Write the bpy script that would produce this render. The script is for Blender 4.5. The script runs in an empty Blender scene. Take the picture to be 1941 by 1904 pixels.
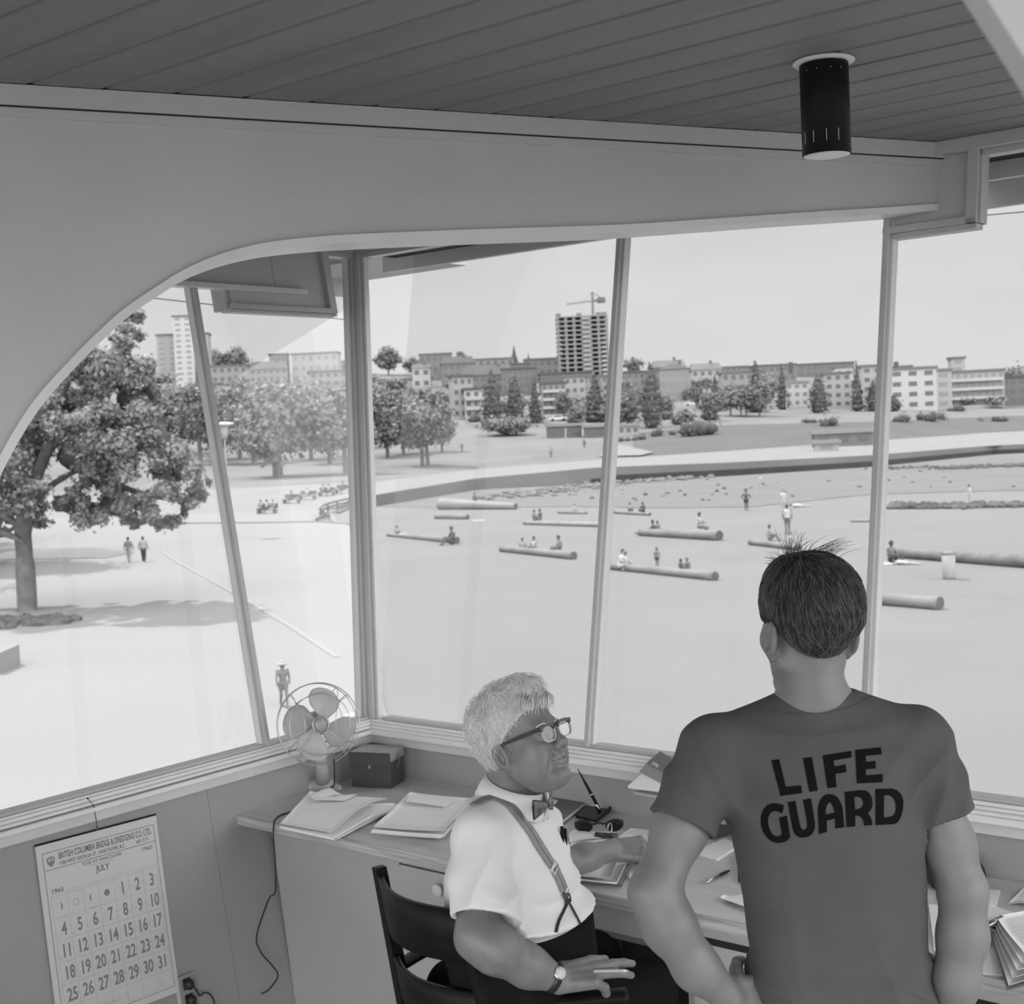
import bpy, bmesh, math, random
import numpy as np
from mathutils import Vector, Matrix
from mathutils.geometry import tessellate_polygon
from mathutils.bvhtree import BVHTree
random.seed(7); RNG = np.random.default_rng(11)
SC = bpy.context.scene; COL = SC.collection
A = np.array
# ---------------------------------------------------------------- camera geometry (1941 x 1904 frame)
PX, PY, FPX = 970.5, 952.0, 2600.0
TL, TF = .160, .186            # outward lean of the left and of the front wall
_y, _p, _r = -.6839, -.0502, -.0459
FW = A([math.cos(_p)*math.sin(_y), math.cos(_p)*math.cos(_y), math.sin(_p)])
_r0 = A([math.cos(_y), -math.sin(_y), 0.]); _u0 = np.cross(_r0, FW)
RT = math.cos(_r)*_r0 + math.sin(_r)*_u0; UP = -math.sin(_r)*_r0 + math.cos(_r)*_u0
CAM = A([0, 0, 2.05])
HR = A([math.cos(_y), -math.sin(_y), 0.]); HF = A([math.sin(_y), math.cos(_y), 0.]); HZ = A([0., 0., 1.])
def ray(x, y): return FW + RT*(x-PX)/FPX - UP*(y-PY)/FPX
def onz(x, y, z): d = ray(x, y); return CAM + d*(z-CAM[2])/d[2]
def onp(x, y, p, n): d = ray(x, y); return CAM + d*(((A(p, float)-CAM)@A(n, float))/(d@A(n, float)))
def atd(x, y, D): return CAM + ray(x, y)*D
def proj(p):
    c = A(p, float)-CAM; z = c@FW; return PX+FPX*(c@RT)/z, PY-FPX*(c@UP)/z, z
def yh(x): return 866-.0458*x
ZG = -4.75                       # level of the beach below the tower
def gnd(x, y): return onz(x, y, ZG)
def Fp(x, z, o=0.): return A([x, 3.744+TF*(z-.75)-o, z])       # front wall, o metres towards the room
def Lp(y, z, o=0.): return A([-3.849-TL*(z-.936)+o, y, z])     # left wall
def nrm(v): v = A(v, float); return v/np.linalg.norm(v)

# ---------------------------------------------------------------- materials
def srgb(v):
    v = v/255.; return v/12.92 if v <= .04045 else ((v+.055)/1.055)**2.4
MATS = {}
def mat(name, c=.5, rough=.6, noise=0., scale=8., bump=0., bscale=60., metal=0., stretch=None, detail=4., spec=.5, coat=0., emit=0.):
    if name in MATS: return MATS[name]
    m = bpy.data.materials.new(name); m.use_nodes = True; nt = m.node_tree; b = nt.nodes['Principled BSDF']
    b.inputs['Roughness'].default_value = rough; b.inputs['Metallic'].default_value = metal
    b.inputs['Specular IOR Level'].default_value = spec
    b.inputs['Base Color'].default_value = (c, c, c, 1)
    if coat: b.inputs['Coat Weight'].default_value = coat
    if emit:
        b.inputs['Emission Color'].default_value = (1, 1, 1, 1); b.inputs['Emission Strength'].default_value = emit
    tc = nt.nodes.new('ShaderNodeTexCoord'); mp = nt.nodes.new('ShaderNodeMapping')
    nt.links.new(tc.outputs['Object'], mp.inputs['Vector'])
    if stretch: mp.inputs['Scale'].default_value = stretch
    if noise:
        n = nt.nodes.new('ShaderNodeTexNoise'); n.inputs['Scale'].default_value = scale; n.inputs['Detail'].default_value = detail
        nt.links.new(mp.outputs[0], n.inputs['Vector'])
        r = nt.nodes.new('ShaderNodeMapRange'); r.inputs['From Min'].default_value = .3; r.inputs['From Max'].default_value = .7
        r.inputs['To Min'].default_value = c*(1-noise); r.inputs['To Max'].default_value = min(1, c*(1+noise))
        nt.links.new(n.outputs['Fac'], r.inputs['Value']); nt.links.new(r.outputs[0], b.inputs['Base Color'])
    if bump:
        n = nt.nodes.new('ShaderNodeTexNoise'); n.inputs['Scale'].default_value = bscale; n.inputs['Detail'].default_value = 3
        nt.links.new(mp.outputs[0], n.inputs['Vector'])
        bp = nt.nodes.new('ShaderNodeBump'); bp.inputs['Strength'].default_value = bump; bp.inputs['Distance'].default_value = .01
        nt.links.new(n.outputs['Fac'], bp.inputs['Height']); nt.links.new(bp.outputs[0], b.inputs['Normal'])
    MATS[name] = m; return m
def glass_mat(name, refl=1.0, tint=.97):
    m = bpy.data.materials.new(name); m.use_nodes = True; nt = m.node_tree
    for n in list(nt.nodes): nt.nodes.remove(n)
    o = nt.nodes.new('ShaderNodeOutputMaterial'); mx = nt.nodes.new('ShaderNodeMixShader')
    t = nt.nodes.new('ShaderNodeBsdfTransparent'); t.inputs[0].default_value = (tint, tint, tint, 1)
    g = nt.nodes.new('ShaderNodeBsdfGlossy'); g.inputs['Roughness'].default_value = .02
    f = nt.nodes.new('ShaderNodeFresnel'); f.inputs['IOR'].default_value = 1.5
    mm = nt.nodes.new('ShaderNodeMath'); mm.operation = 'MULTIPLY'; mm.inputs[1].default_value = refl
    nt.links.new(f.outputs[0], mm.inputs[0]); nt.links.new(mm.outputs[0], mx.inputs[0])
    nt.links.new(t.outputs[0], mx.inputs[1]); nt.links.new(g.outputs[0], mx.inputs[2]); nt.links.new(mx.outputs[0], o.inputs[0])
    return m

# ---------------------------------------------------------------- mesh building
ORG = {}
class MB:
    def __init__(s): s.v = []; s.f = []
    def add(s, vs, fs):
        n = len(s.v); s.v.extend([tuple(map(float, q)) for q in vs]); s.f.extend([tuple(i+n for i in q) for q in fs]); return s
    def hexa(s, c8): return s.add(c8, [(0,3,2,1),(4,5,6,7),(0,1,5,4),(1,2,6,5),(2,3,7,6),(3,0,4,7)])
    def box(s, c, X, Y, Z):      # centre and half vectors
        c, X, Y, Z = A(c, float), A(X, float), A(Y, float), A(Z, float)
        return s.hexa([c-X-Y-Z, c+X-Y-Z, c+X+Y-Z, c-X+Y-Z, c-X-Y+Z, c+X-Y+Z, c+X+Y+Z, c-X+Y+Z])
    def abox(s, x0, x1, y0, y1, z0, z1):
        return s.box(((x0+x1)/2, (y0+y1)/2, (z0+z1)/2), ((x1-x0)/2, 0, 0), (0, (y1-y0)/2, 0), (0, 0, (z1-z0)/2))
    def bar(s, a, b, W, D):      # from a to b, cross-section half vectors W and D
        a, b, W, D = A(a, float), A(b, float), A(W, float), A(D, float)
        return s.hexa([a-W-D, a+W-D, a+W+D, a-W+D, b-W-D, b+W-D, b+W+D, b-W+D])
    def prism(s, poly, off):     # planar polygon pushed by off
        poly = [A(q, float) for q in poly]; n = len(poly); off = A(off, float)
        tr = tessellate_polygon([[Vector(q) for q in poly]])
        vs = poly+[q+off for q in poly]
        fs = [tuple(t) for t in tr]+[tuple(i+n for i in reversed(t)) for t in tr]
        fs += [(i, (i+1) % n, (i+1) % n+n, i+n) for i in range(n)]
        return s.add(vs, fs)
    def tube(s, pts, r, n=8, cap=True, flat=None):
        pts = [A(p, float) for p in pts]; m = len(pts)
        rs = r if hasattr(r, '__len__') else [r]*m
        t0 = nrm(pts[1]-pts[0]); ref = A([0, 0, 1.]) if abs(t0[2]) < .9 else A([1., 0, 0])
        u = nrm(np.cross(t0, ref)); vs = []; fs = []
        for i, p in enumerate(pts):
            t = nrm(pts[min(i+1, m-1)]-pts[max(i-1, 0)]); u = nrm(u-t*(u@t)); w = np.cross(t, u)
            for k in range(n):
                a = 2*math.pi*k/n; vs.append(p+rs[i]*(math.cos(a)*u+math.sin(a)*w*(flat or 1)))
        for i in range(m-1):
            for k in range(n):
                k2 = (k+1) % n; fs.append((i*n+k, i*n+k2, (i+1)*n+k2, (i+1)*n+k))
        if cap: fs.append(tuple(range(n-1, -1, -1))); fs.append(tuple((m-1)*n+k for k in range(n)))
        return s.add(vs, fs)
    def ring(s, c, X, Y, r, n=32, m=6):   # torus-like wire loop, X,Y radius vectors
        c = A(c, float); X = A(X, float); Y = A(Y, float); N = nrm(np.cross(X, Y)); vs = []; fs = []
        for i in range(n):
            a = 2*math.pi*i/n; d = X*math.cos(a)+Y*math.sin(a); u = nrm(d)
            for k in range(m):
                b = 2*math.pi*k/m; vs.append(c+d+r*(math.cos(b)*u+math.sin(b)*N))
        for i in range(n):
            for k in range(m):
                i2 = (i+1) % n; k2 = (k+1) % m; fs.append((i*m+k, i2*m+k, i2*m+k2, i*m+k2))
        return s.add(vs, fs)
    def lathe(s, c, axis, prof, n=24, ex=None):  # prof: (radius, along)
        c = A(c, float); ax = nrm(axis); ref = A([0, 0, 1.]) if abs(ax[2]) < .9 else A([1., 0, 0])
        u = nrm(np.cross(ax, ref)) if ex is None else nrm(ex); w = np.cross(ax, u); vs = []; fs = []
        for (r, h) in prof:
            for k in range(n):
                a = 2*math.pi*k/n; vs.append(c+ax*h+r*(math.cos(a)*u+math.sin(a)*w))
        for i in range(len(prof)-1):
            for k in range(n):
                k2 = (k+1) % n; fs.append((i*n+k, i*n+k2, (i+1)*n+k2, (i+1)*n+k))
        fs.append(tuple(range(n-1, -1, -1))); fs.append(tuple((len(prof)-1)*n+k for k in range(n)))
        return s.add(vs, fs)
    def sheet(s, P, th=.0):      # grid of points (n x m x 3); optional thickness along -z
        P = A(P, float); n, m = P.shape[:2]; vs = P.reshape(-1, 3)
        fs = [(i*m+j, i*m+j+1, (i+1)*m+j+1, (i+1)*m+j) for i in range(n-1) for j in range(m-1)]
        if th:
            q = vs-A([0, 0, th]); k = n*m; b = len(fs)
            fs += [tuple(x+k for x in reversed(f)) for f in fs[:b]]
            per = [(0, j) for j in range(m-1)]+[(i, m-1) for i in range(n-1)]+[(n-1, j) for j in range(m-1, 0, -1)]+[(i, 0) for i in range(n-1, 0, -1)]
            ids = [i*m+j for i, j in per]
            fs += [(ids[i], ids[(i+1) % len(ids)], ids[(i+1) % len(ids)]+k, ids[i]+k) for i in range(len(ids))]
            vs = np.vstack([vs, q])
        return s.add(vs, fs)
    def blob(s, c, R, n=10, m=7, jit=0.):
        c = A(c, float); vs = []; fs = []
        if not hasattr(R[0], '__len__'): R = [(R[0], 0, 0), (0, R[1], 0), (0, 0, R[2])]
        R = A(R, float)
        for i in range(m+1):
            t = math.pi*i/m
            for k in range(n):
                a = 2*math.pi*k/n; q = 1+jit*random.uniform(-1, 1)
                vs.append(c+q*(R[0]*math.sin(t)*math.cos(a)+R[1]*math.sin(t)*math.sin(a)+R[2]*math.cos(t)))
        for i in range(m):
            for k in range(n):
                k2 = (k+1) % n; fs.append((i*n+k, (i+1)*n+k, (i+1)*n+k2, i*n+k2))
        return s.add(vs, fs)
    def obj(s, name, m, parent=None, smooth=False, org=None):
        return mkobj(name, A(s.v), s.f, m, parent, smooth, org)
def mkobj(name, V, F, m, parent=None, smooth=False, org=None):
    me = bpy.data.meshes.new(name); V = A(V, float)
    if parent is None:
        o0 = A([V[:, 0].mean(), V[:, 1].mean(), V[:, 2].min()]) if org is None else A(org, float)
    else: o0 = A(ORG[parent.name])
    Vl = (V-o0).astype(np.float32)
    if isinstance(F, np.ndarray):
        k = F.shape[1]; me.vertices.add(len(Vl)); me.vertices.foreach_set('co', Vl.ravel())
        me.loops.add(F.size); me.loops.foreach_set('vertex_index', F.ravel().astype(np.int32))
        me.polygons.add(len(F)); me.polygons.foreach_set('loop_start', (np.arange(len(F))*k).astype(np.int32))
        me.polygons.foreach_set('loop_total', np.full(len(F), k, np.int32)); me.update(calc_edges=True)
    else: me.from_pydata(Vl.tolist(), [], F)
    me.validate(); me.update()
    if smooth: me.polygons.foreach_set('use_smooth', np.ones(len(me.polygons), bool))
    o = bpy.data.objects.new(name, me); COL.objects.link(o)
    if m is not None: me.materials.append(m)
    if parent is None: o.location = o0
    else: o.parent = parent
    ORG[o.name] = tuple(o0); return o
def thing(name, label, cat, loc, group=None, kind=None):
    o = bpy.data.objects.new(name, None); COL.objects.link(o); o.location = tuple(map(float, loc)); o.empty_display_size = .05
    ORG[o.name] = tuple(map(float, loc)); tag(o, label, cat, group, kind); return o
def tag(o, label=None, cat=None, group=None, kind=None):
    if label: o['label'] = label
    if cat: o['category'] = cat
    if group: o['group'] = group
    if kind: o['kind'] = kind
    return o
def plabel(o, label): o['label'] = label; return o
def bevel(o, w=.003, seg=2):
    b = o.modifiers.new('bevel', 'BEVEL'); b.width = w; b.segments = seg; b.limit_method = 'ANGLE'; b.angle_limit = .6; return o

# ---------------------------------------------------------------- noise
_perm = RNG.random((32, 32, 32))
def vnoise(P):
    P = A(P, float); i = np.floor(P).astype(int); f = P-i; f = f*f*(3-2*f); i &= 31; j = (i+1) & 31
    def g(a, b, c): return _perm[a, b, c]
    x0, y0, z0 = i[..., 0], i[..., 1], i[..., 2]; x1, y1, z1 = j[..., 0], j[..., 1], j[..., 2]
    fx, fy, fz = f[..., 0], f[..., 1], f[..., 2]
    a = g(x0,y0,z0)*(1-fx)+g(x1,y0,z0)*fx; b = g(x0,y1,z0)*(1-fx)+g(x1,y1,z0)*fx
    c = g(x0,y0,z1)*(1-fx)+g(x1,y0,z1)*fx; d = g(x0,y1,z1)*(1-fx)+g(x1,y1,z1)*fx
    return (a*(1-fy)+b*fy)*(1-fz)+(c*(1-fy)+d*fy)*fz-.5

# ---------------------------------------------------------------- implicit surfaces
def smin(a, b, k):
    if k <= 0: return np.minimum(a, b)
    h = np.clip(.5+.5*(b-a)/k, 0, 1); return b*(1-h)+a*h-k*h*(1-h)
def smax(a, b, k): return -smin(-a, -b, k)
def cone(a, b, r1, r2):
    a = A(a, float); b = A(b, float); ba = b-a; l2 = ba@ba
    def f(P):
        pa = P-a; h = np.clip(pa@ba/l2, 0, 1); return np.linalg.norm(pa-h[:, None]*ba, axis=1)-(r1+(r2-r1)*h)
    return f
def chain(pts, rs, k=.01):
    fs = [cone(pts[i], pts[i+1], rs[i], rs[i+1]) for i in range(len(pts)-1)]
    def f(P):
        d = fs[0](P)
        for g in fs[1:]: d = smin(d, g(P), k)
        return d
    return f
def ell(c, R, axes=None):        # ellipsoid, axes rows = unit axes
    c = A(c, float); R = A(R, float); M = np.eye(3) if axes is None else A(axes, float)
    def f(P):
        q = (P-c)@M.T; k0 = np.linalg.norm(q/R, axis=1); k1 = np.linalg.norm(q/(R*R), axis=1)+1e-9
        return np.where(k0 < 1e-6, -R.min(), k0*(k0-1)/k1)
    return f
def U(k, *fs):
    def f(P):
        d = fs[0](P)
        for g in fs[1:]: d = smin(d, g(P), k)
        return d
    return f
def mesh_sdf(f, lo, hi, h, B=12):
    lo = A(lo, float); hi = A(hi, float); nb = np.ceil((hi-lo)/(h*B)).astype(int)
    bi = np.stack(np.meshgrid(*[np.arange(n) for n in nb], indexing='ij'), -1).reshape(-1, 3)
    cen = lo+(bi+.5)*B*h; act = np.abs(f(cen)) < B*h*.87*1.45+2*h; bi = bi[act]
    S = B+1; g = np.stack(np.meshgrid(*[np.arange(S+0)]*3, indexing='ij'), -1)
    NX, NY, NZ = (nb*B+2); VV = []; II = []; QQ = []
    def gid(c): return (c[..., 0]*NY+c[..., 1])*NZ+c[..., 2]
    for s in range(0, len(bi), 48):
        bb = bi[s:s+48]; idx = bb[:, None, None, None, :]*B+g[None]
        Pt = lo+idx*h; val = f(Pt.reshape(-1, 3)).reshape(idx.shape[:-1]); val = np.where(val == 0, 1e-9, val); ins = val < 0
        c = [(0,0,0),(1,0,0),(0,1,0),(1,1,0),(0,0,1),(1,0,1),(0,1,1),(1,1,1)]
        sub = [ins[:, a:a+B, b:b+B, d:d+B] for a, b, d in c]; cnt = sum(x.astype(int) for x in sub)
        m = (cnt > 0) & (cnt < 8); loc = np.argwhere(m)
        if len(loc) == 0: continue
        vv = [val[:, a:a+B, b:b+B, d:d+B][m] for a, b, d in c]
        acc = np.zeros((len(loc), 3)); num = np.zeros(len(loc))
        for p in range(8):
            for q in range(p+1, 8):
                dd = A(c[q])-A(c[p])
                if np.abs(dd).sum() != 1: continue
                cr = (vv[p] < 0) != (vv[q] < 0); t = np.where(cr, vv[p]/np.where(cr, vv[p]-vv[q], 1), 0)
                acc += np.where(cr[:, None], A(c[p])+t[:, None]*dd, 0); num += cr
        cell = bb[loc[:, 0]]*B+loc[:, 1:]
        VV.append(lo+(cell+acc/num[:, None])*h); II.append(gid(cell+1))
        for ax in range(3):
            e = np.zeros(3, int); e[ax] = 1
            a0 = ins[:, :B, :B, :B]; a1 = ins[:, e[0]:e[0]+B, e[1]:e[1]+B, e[2]:e[2]+B]
            mm = np.argwhere(a0 != a1)
            if len(mm) == 0: continue
            fl = a0[tuple(mm.T)]; cc = bb[mm[:, 0]]*B+mm[:, 1:]+1
            u = np.zeros(3, int); w = np.zeros(3, int); u[(ax+1) % 3] = 1; w[(ax+2) % 3] = 1
            q = np.stack([gid(cc-u-w), gid(cc-w), gid(cc), gid(cc-u)], 1)
            q[~fl] = q[~fl][:, ::-1]; QQ.append(q)
    V = np.vstack(VV); I = np.concatenate(II); Q = np.vstack(QQ)
    I, first = np.unique(I, return_index=True); V = V[first]
    pos = np.searchsorted(I, Q); pos = np.clip(pos, 0, len(I)-1); ok = (I[pos] == Q).all(1)
    return V, pos[ok]
def grad(f, P, e=.0015):
    g = np.stack([f(P+A(d)*e)-f(P-A(d)*e) for d in ((1,0,0),(0,1,0),(0,0,1))], 1); return g/(np.linalg.norm(g, axis=1)[:, None]+1e-9)
def strands(name, m, parent, paths, r0, r1=None, seed=0):   # many thin three-sided hairs, paths N x K x 3
    Pn = A(paths); N, K = Pn.shape[:2]; r1 = r0*.4 if r1 is None else r1
    T = np.gradient(Pn, axis=1); T /= np.linalg.norm(T, axis=2)[..., None]+1e-9
    rf = np.random.default_rng(seed).normal(size=(N, 1, 3)); Uv = np.cross(T, rf); Uv /= np.linalg.norm(Uv, axis=2)[..., None]+1e-9
    W = np.cross(T, Uv); rr = np.linspace(r0, r1, K)[None, :, None]
    vs = np.stack([Pn+rr*(math.cos(a)*Uv+math.sin(a)*W) for a in (0, 2.094, 4.189)], 2)  # N K 3 3
    base = (np.arange(N)[:, None, None]*K+np.arange(K-1)[None, :, None])*3; k = np.arange(3)[None, None, :]; k2 = (k+1) % 3
    F = np.stack([base+k, base+k2, base+3+k2, base+3+k], -1).reshape(-1, 4)
    return mkobj(name, vs.reshape(-1, 3), F, m, parent, True)
# ================================================================ the room shell
M_wood_ceil = mat('ceiling_boards', .185, .65, .10, 2.2, .05, 20, stretch=(.5, 5, 5), detail=6)
M_groove = mat('ceiling_groove', .03, .9)
M_ply = mat('painted_plywood', .46, .7, .05, 2.0, .04, 80)
M_trim = mat('painted_trim', .60, .45, .05, 5)
M_trimd = mat('painted_post', .44, .45, .05, 5)
M_lip = mat('beam_lip_paint', .62, .35, .04, 6)
M_wall = mat('painted_wall', .33, .6, .06, 2.5, .03, 90)
M_sill = mat('sill_paint', .72, .3, .05, 9, stretch=(1, 1, 6))
M_dark = mat('gap_shadow_black', .015, .9)
M_floor = mat('floor_linoleum', .42, .4, .15, 4)
M_glass = glass_mat('window_glass', .10)
M_soffit = mat('soffit_board', .42, .7, .05, 2)
M_fascia = mat('fascia_board', .5, .6, .05, 3)
def skind(o): o['kind'] = 'structure'; return o

# ceiling: boards along the front wall, one every 146 mm
X0, X1, Y0, Y1 = -5.05, 1.5, -1.0, 4.44
mb = MB(); k = 0; yy = 1.742-.146*25
while yy < Y1:
    y1 = min(yy+.146, Y1); jz = random.uniform(0, .0015)
    if y1-yy > .02:
        mb.prism([(X0, yy+.004, 2.880), (X0, yy+.011, 2.87+jz), (X0, y1-.007, 2.87+jz), (X0, y1-.0, 2.880), (X0, y1-.0, 2.884), (X0, yy+.004, 2.884)], (X1-X0, 0, 0))
    yy += .146
ceil = skind(mb.obj('ceiling', M_wood_ceil))
MB().abox(X0, X1, Y0, Y1, 2.8845, 3.0).obj('roof_deck', M_groove, ceil)
skind(MB().abox(-3.95, 2.3, -1.9, 3.9, -.12, 0).obj('floor', M_floor))

# walls below the windows (they lean outwards)
def slabF(mb, x0, x1, z0, z1, o0, o1):
    return mb.hexa([Fp(x0, z0, o0), Fp(x1, z0, o0), Fp(x1, z0, o1), Fp(x0, z0, o1), Fp(x0, z1, o0), Fp(x1, z1, o0), Fp(x1, z1, o1), Fp(x0, z1, o1)])
def slabL(mb, y0, y1, z0, z1, o0, o1):
    return mb.hexa([Lp(y0, z0, o0), Lp(y1, z0, o0), Lp(y1, z0, o1), Lp(y0, z0, o1), Lp(y0, z1, o0), Lp(y1, z1, o0), Lp(y1, z1, o1), Lp(y0, z1, o1)])
def cornerF(z, o): return Lp(0, z, o)[0]          # x of the left wall face at height z
YL0 = -1.9
mb = MB()
for a, b in ((-4.05, 2.3),):
    slabF(mb, a, b, 0, .9, -.10, 0)
wf = skind(mb.obj('wall_front', M_wall))
mb = MB()
ys = [YL0, -.6, .65, 1.77, 2.955, 3.78]
for i in range(len(ys)-1): slabL(mb, ys[i]+.0008, ys[i+1]-.0008, 0, .905, -.02, 0)
slabL(mb, YL0, 3.9, 0, .9, -.12, -.021)
wl = skind(mb.obj('wall_left', M_wall))


# sill mouldings
def sillF(x0, x1, z0, z1, o, mb): slabF(mb, x0, x1, z0, z1, -.05, o)
def sillL(y0, y1, z0, z1, o, mb): slabL(mb, y0, y1, z0, z1, -.05, o)
t1 = MB()
for z0, z1, o in ((.925, .935, .046), (.935, .944, .03), (.944, .955, .02), (.905, .925, .052)): sillF(-4.0, 2.3, z0, z1, o, t1)
t1 = bevel(skind(t1.obj('trim_1', M_sill)), .002)
t2 = MB(); sillF(-3.95, 2.3, .868, .9045, .02, t2); skind(t2.obj('trim_2', M_trim))
t3 = MB()
for z0, z1, o in ((.925, .935, .04), (.935, .946, .028), (.946, .9535, .018), (.906, .9215, .052)): sillL(YL0, 3.86, z0, z1, o, t3)
t3 = bevel(skind(t3.obj('trim_3', M_sill)), .002)
t4 = MB(); sillL(YL0, 3.84, .868, .9055, .02, t4); skind(t4.obj('trim_4', M_trim))

# windows ----------------------------------------------------------------
HZt = 2.82
nF = nrm((0, -1, TF)); nL = nrm((1, 0, TL)); vF = nrm((0, TF, 1)); vL = nrm((-TL, 0, 1))
def postF(mb, x, z0, z1, w, o0=-.07, o1=.03): slabF(mb, x-w/2, x+w/2, z0, z1, o0, o1)
def postL(mb, y, z0, z1, w, o0=-.07, o1=.03): slabL(mb, y-w/2, y+w/2, z0, z1, o0, o1)
def railF(mb, x0, x1, z, h, o0=-.06, o1=.02): slabF(mb, x0, x1, z, z+h, o0, o1)
def railL(mb, y0, y1, z, h, o0=-.06, o1=.02): slabL(mb, y0, y1, z, z+h, o0, o1)
# window_2: front wall
fr = MB()
railF(fr, -3.78, 2.3, .9555, .010, -.04, .012)
railF(fr, -4.12, -1.80, 2.835, .034, -.07, .02); railF(fr, -4.10, -1.80, 2.812, .022, -.05, .005)
railF(fr, -1.5, 2.3, 2.835, .034, -.07, .02); railF(fr, -1.5, 2.3, 2.812, .022, -.05, .005)
railF(fr, -1.79, -1.497, 2.612, .022, -.07, .02); railF(fr, -1.77, -1.50, 2.594, .018, -.05, .005)
postF(fr, -1.513, 2.612, 2.869, .034, -.07, .02); postF(fr, -1.496, 2.612, 2.84, .016, -.05, .005)
w2 = bevel(skind(fr.obj('window_2', M_trimd)), .002)
def mullF(x, z0, z1):
    m = MB(); postF(m, x, z0, z1, .019, -.035, .022); o = bevel(m.obj('mullion', M_trimd, w2), .002)
    s = MB(); postF(s, x-.0135, z0, z1-.02, .0085, -.033, .004); postF(s, x+.0135, z0, z1-.02, .0085, -.033, .004); s.obj('glazing_bead', M_trim, o)
mullF(-2.789, .957, 2.834); mullF(-1.777, .957, 2.869)
for x in (-.765, .247, 1.259): mullF(x, .957, 2.834)
def paneF(x0, x1, z0, z1):
    slabF(MB(), x0, x1, z0, z1, -.022, -.018).obj('glass_pane', M_glass, w2) if True else None
def mkpaneF(x0, x1, z0, z1): m = MB(); slabF(m, x0, x1, z0, z1, -.022, -.018); m.obj('glass_pane', M_glass, w2)
mkpaneF(-3.83, -2.797, .96, 2.815); mkpaneF(-2.781, -1.786, .96, 2.815)
m = MB(); m.prism([Fp(-1.768, .96, -.022), Fp(-.78, .96, -.022), Fp(-.78, 2.815, -.022), Fp(-1.5, 2.815, -.022), Fp(-1.5, 2.6, -.022), Fp(-1.768, 2.6, -.022)], (0, -.004, 0)); m.obj('glass_pane', M_glass, w2)
mkpaneF(-.75, .234, .96, 2.815); mkpaneF(.26, 1.245, .96, 2.815)
m = MB(); slabF(m, -1.762, -1.53, 2.63, 2.868, -.012, 0); m.obj('infill_panel', M_ply, w2)
# window_1: left wall
fr = MB()
railL(fr, YL0, 3.78, .9540, .010, -.04, .012)
railL(fr, 3.915, 4.13, 2.835, .034, -.07, .02); railL(fr, 3.93, 4.11, 2.812, .022, -.05, .005)
postL(fr, 3.93, 2.575, 2.869, .036, -.07, .022); postL(fr, 3.951, 2.56, 2.83, .014, -.05, .006)
railL(fr, 3.392, 3.948, 2.571, .02, -.07, .022); railL(fr, 3.40, 3.94, 2.556, .014, -.05, .006)
postL(fr, 3.392, 2.56, 2.648, .02, -.07, .01); postL(fr, 3.41, 2.59, 2.648, .02, -.07, .02)
w1 = bevel(skind(fr.obj('window_1', M_trimd)), .002)
def mullL(y, z1):
    m = MB(); postL(m, y, .955, z1, .018, -.03, .020); o = bevel(m.obj('mullion', M_trimd, w1), .002)
    s = MB(); postL(s, y-.013, .955, z1, .0085, -.028, .004); postL(s, y+.013, .955, z1, .0085, -.028, .004); s.obj('glazing_bead', M_trim, o)
for y in (3.242, 2.06, .88, -.30): mullL(y, 2.65)
def mkpaneL(y0, y1, z0, z1): m = MB(); slabL(m, y0, y1, z0, z1, -.022, -.018); m.obj('glass_pane', M_glass, w1)
m = MB(); m.prism([Lp(3.250, .96, -.022), Lp(3.80, .96, -.022), Lp(4.07, 2.815, -.022), Lp(3.95, 2.815, -.022), Lp(3.95, 2.57, -.022), Lp(3.39, 2.57, -.022), Lp(3.39, 2.65, -.022), Lp(3.250, 2.65, -.022)], (.004, 0, 0)); m.obj('glass_pane', M_glass, w1)
for a in (2.068, .888, -.292): mkpaneL(a, a+1.166, .96, 2.65)
m = MB(); slabL(m, YL0, 3.648, 2.66, 2.868, -.012, 0); slabL(m, 3.42, 3.652, 2.588, 2.665, -.012, 0); slabL(m, 3.651, 3.918, 2.59, 2.868, -.012, 0)
m.obj('infill_panel', M_ply, w1)
m = MB(); slabL(m, YL0, 3.79, 2.640, 2.662, -.02, .032); bevel(m.obj('panel_lip', M_lip, w1), .002)
# corner post
mb = MB()
def cpost(za, zb, wa, o): 
    pts = []
    for z in (za, zb):
        c = A([Lp(0, z)[0], Fp(0, z)[1], z]); pts += [c+A([-.06, -wa, 0])+A([0, 0, 0]), c+A([wa*.9, -wa*.15, 0]), c+A([wa*.9, .06, 0]), c+A([-.06, .06, 0])]
    return pts
c0 = lambda z: A([Lp(0, z)[0], Fp(0, z)[1], z])
mb.hexa([c0(z)+A(d) for z in (.955, 2.869) for d in ((-.045, -.034, 0), (.004, -.034, 0), (.004, .03, 0), (-.045, .03, 0))])
mb.hexa([c0(z)+A(d) for z in (.955, 2.869) for d in ((-.02, -.020, 0), (.034, -.020, 0), (.034, .03, 0), (-.02, .03, 0))])
cp = bevel(skind(mb.obj('trim_5', M_trimd)), .003)
mb = MB()
mb.hexa([c0(z)+A(d) for z in (.956, 2.84) for d in ((-.035, -.050, 0), (-.012, -.050, 0), (-.012, -.0335, 0), (-.035, -.0335, 0))])
mb.hexa([c0(z)+A(d) for z in (.956, 2.84) for d in ((.0345, -.005, 0), (.050, -.005, 0), (.050, .02, 0), (.0345, .02, 0))])
skind(mb.obj('trim_6', M_trim))

# ceiling-height header trims
mb = MB(); slabF(mb, -1.62, 2.3, 2.83, 2.869, .021, .05); skind(mb.obj('trim_7', M_trimd))

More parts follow.
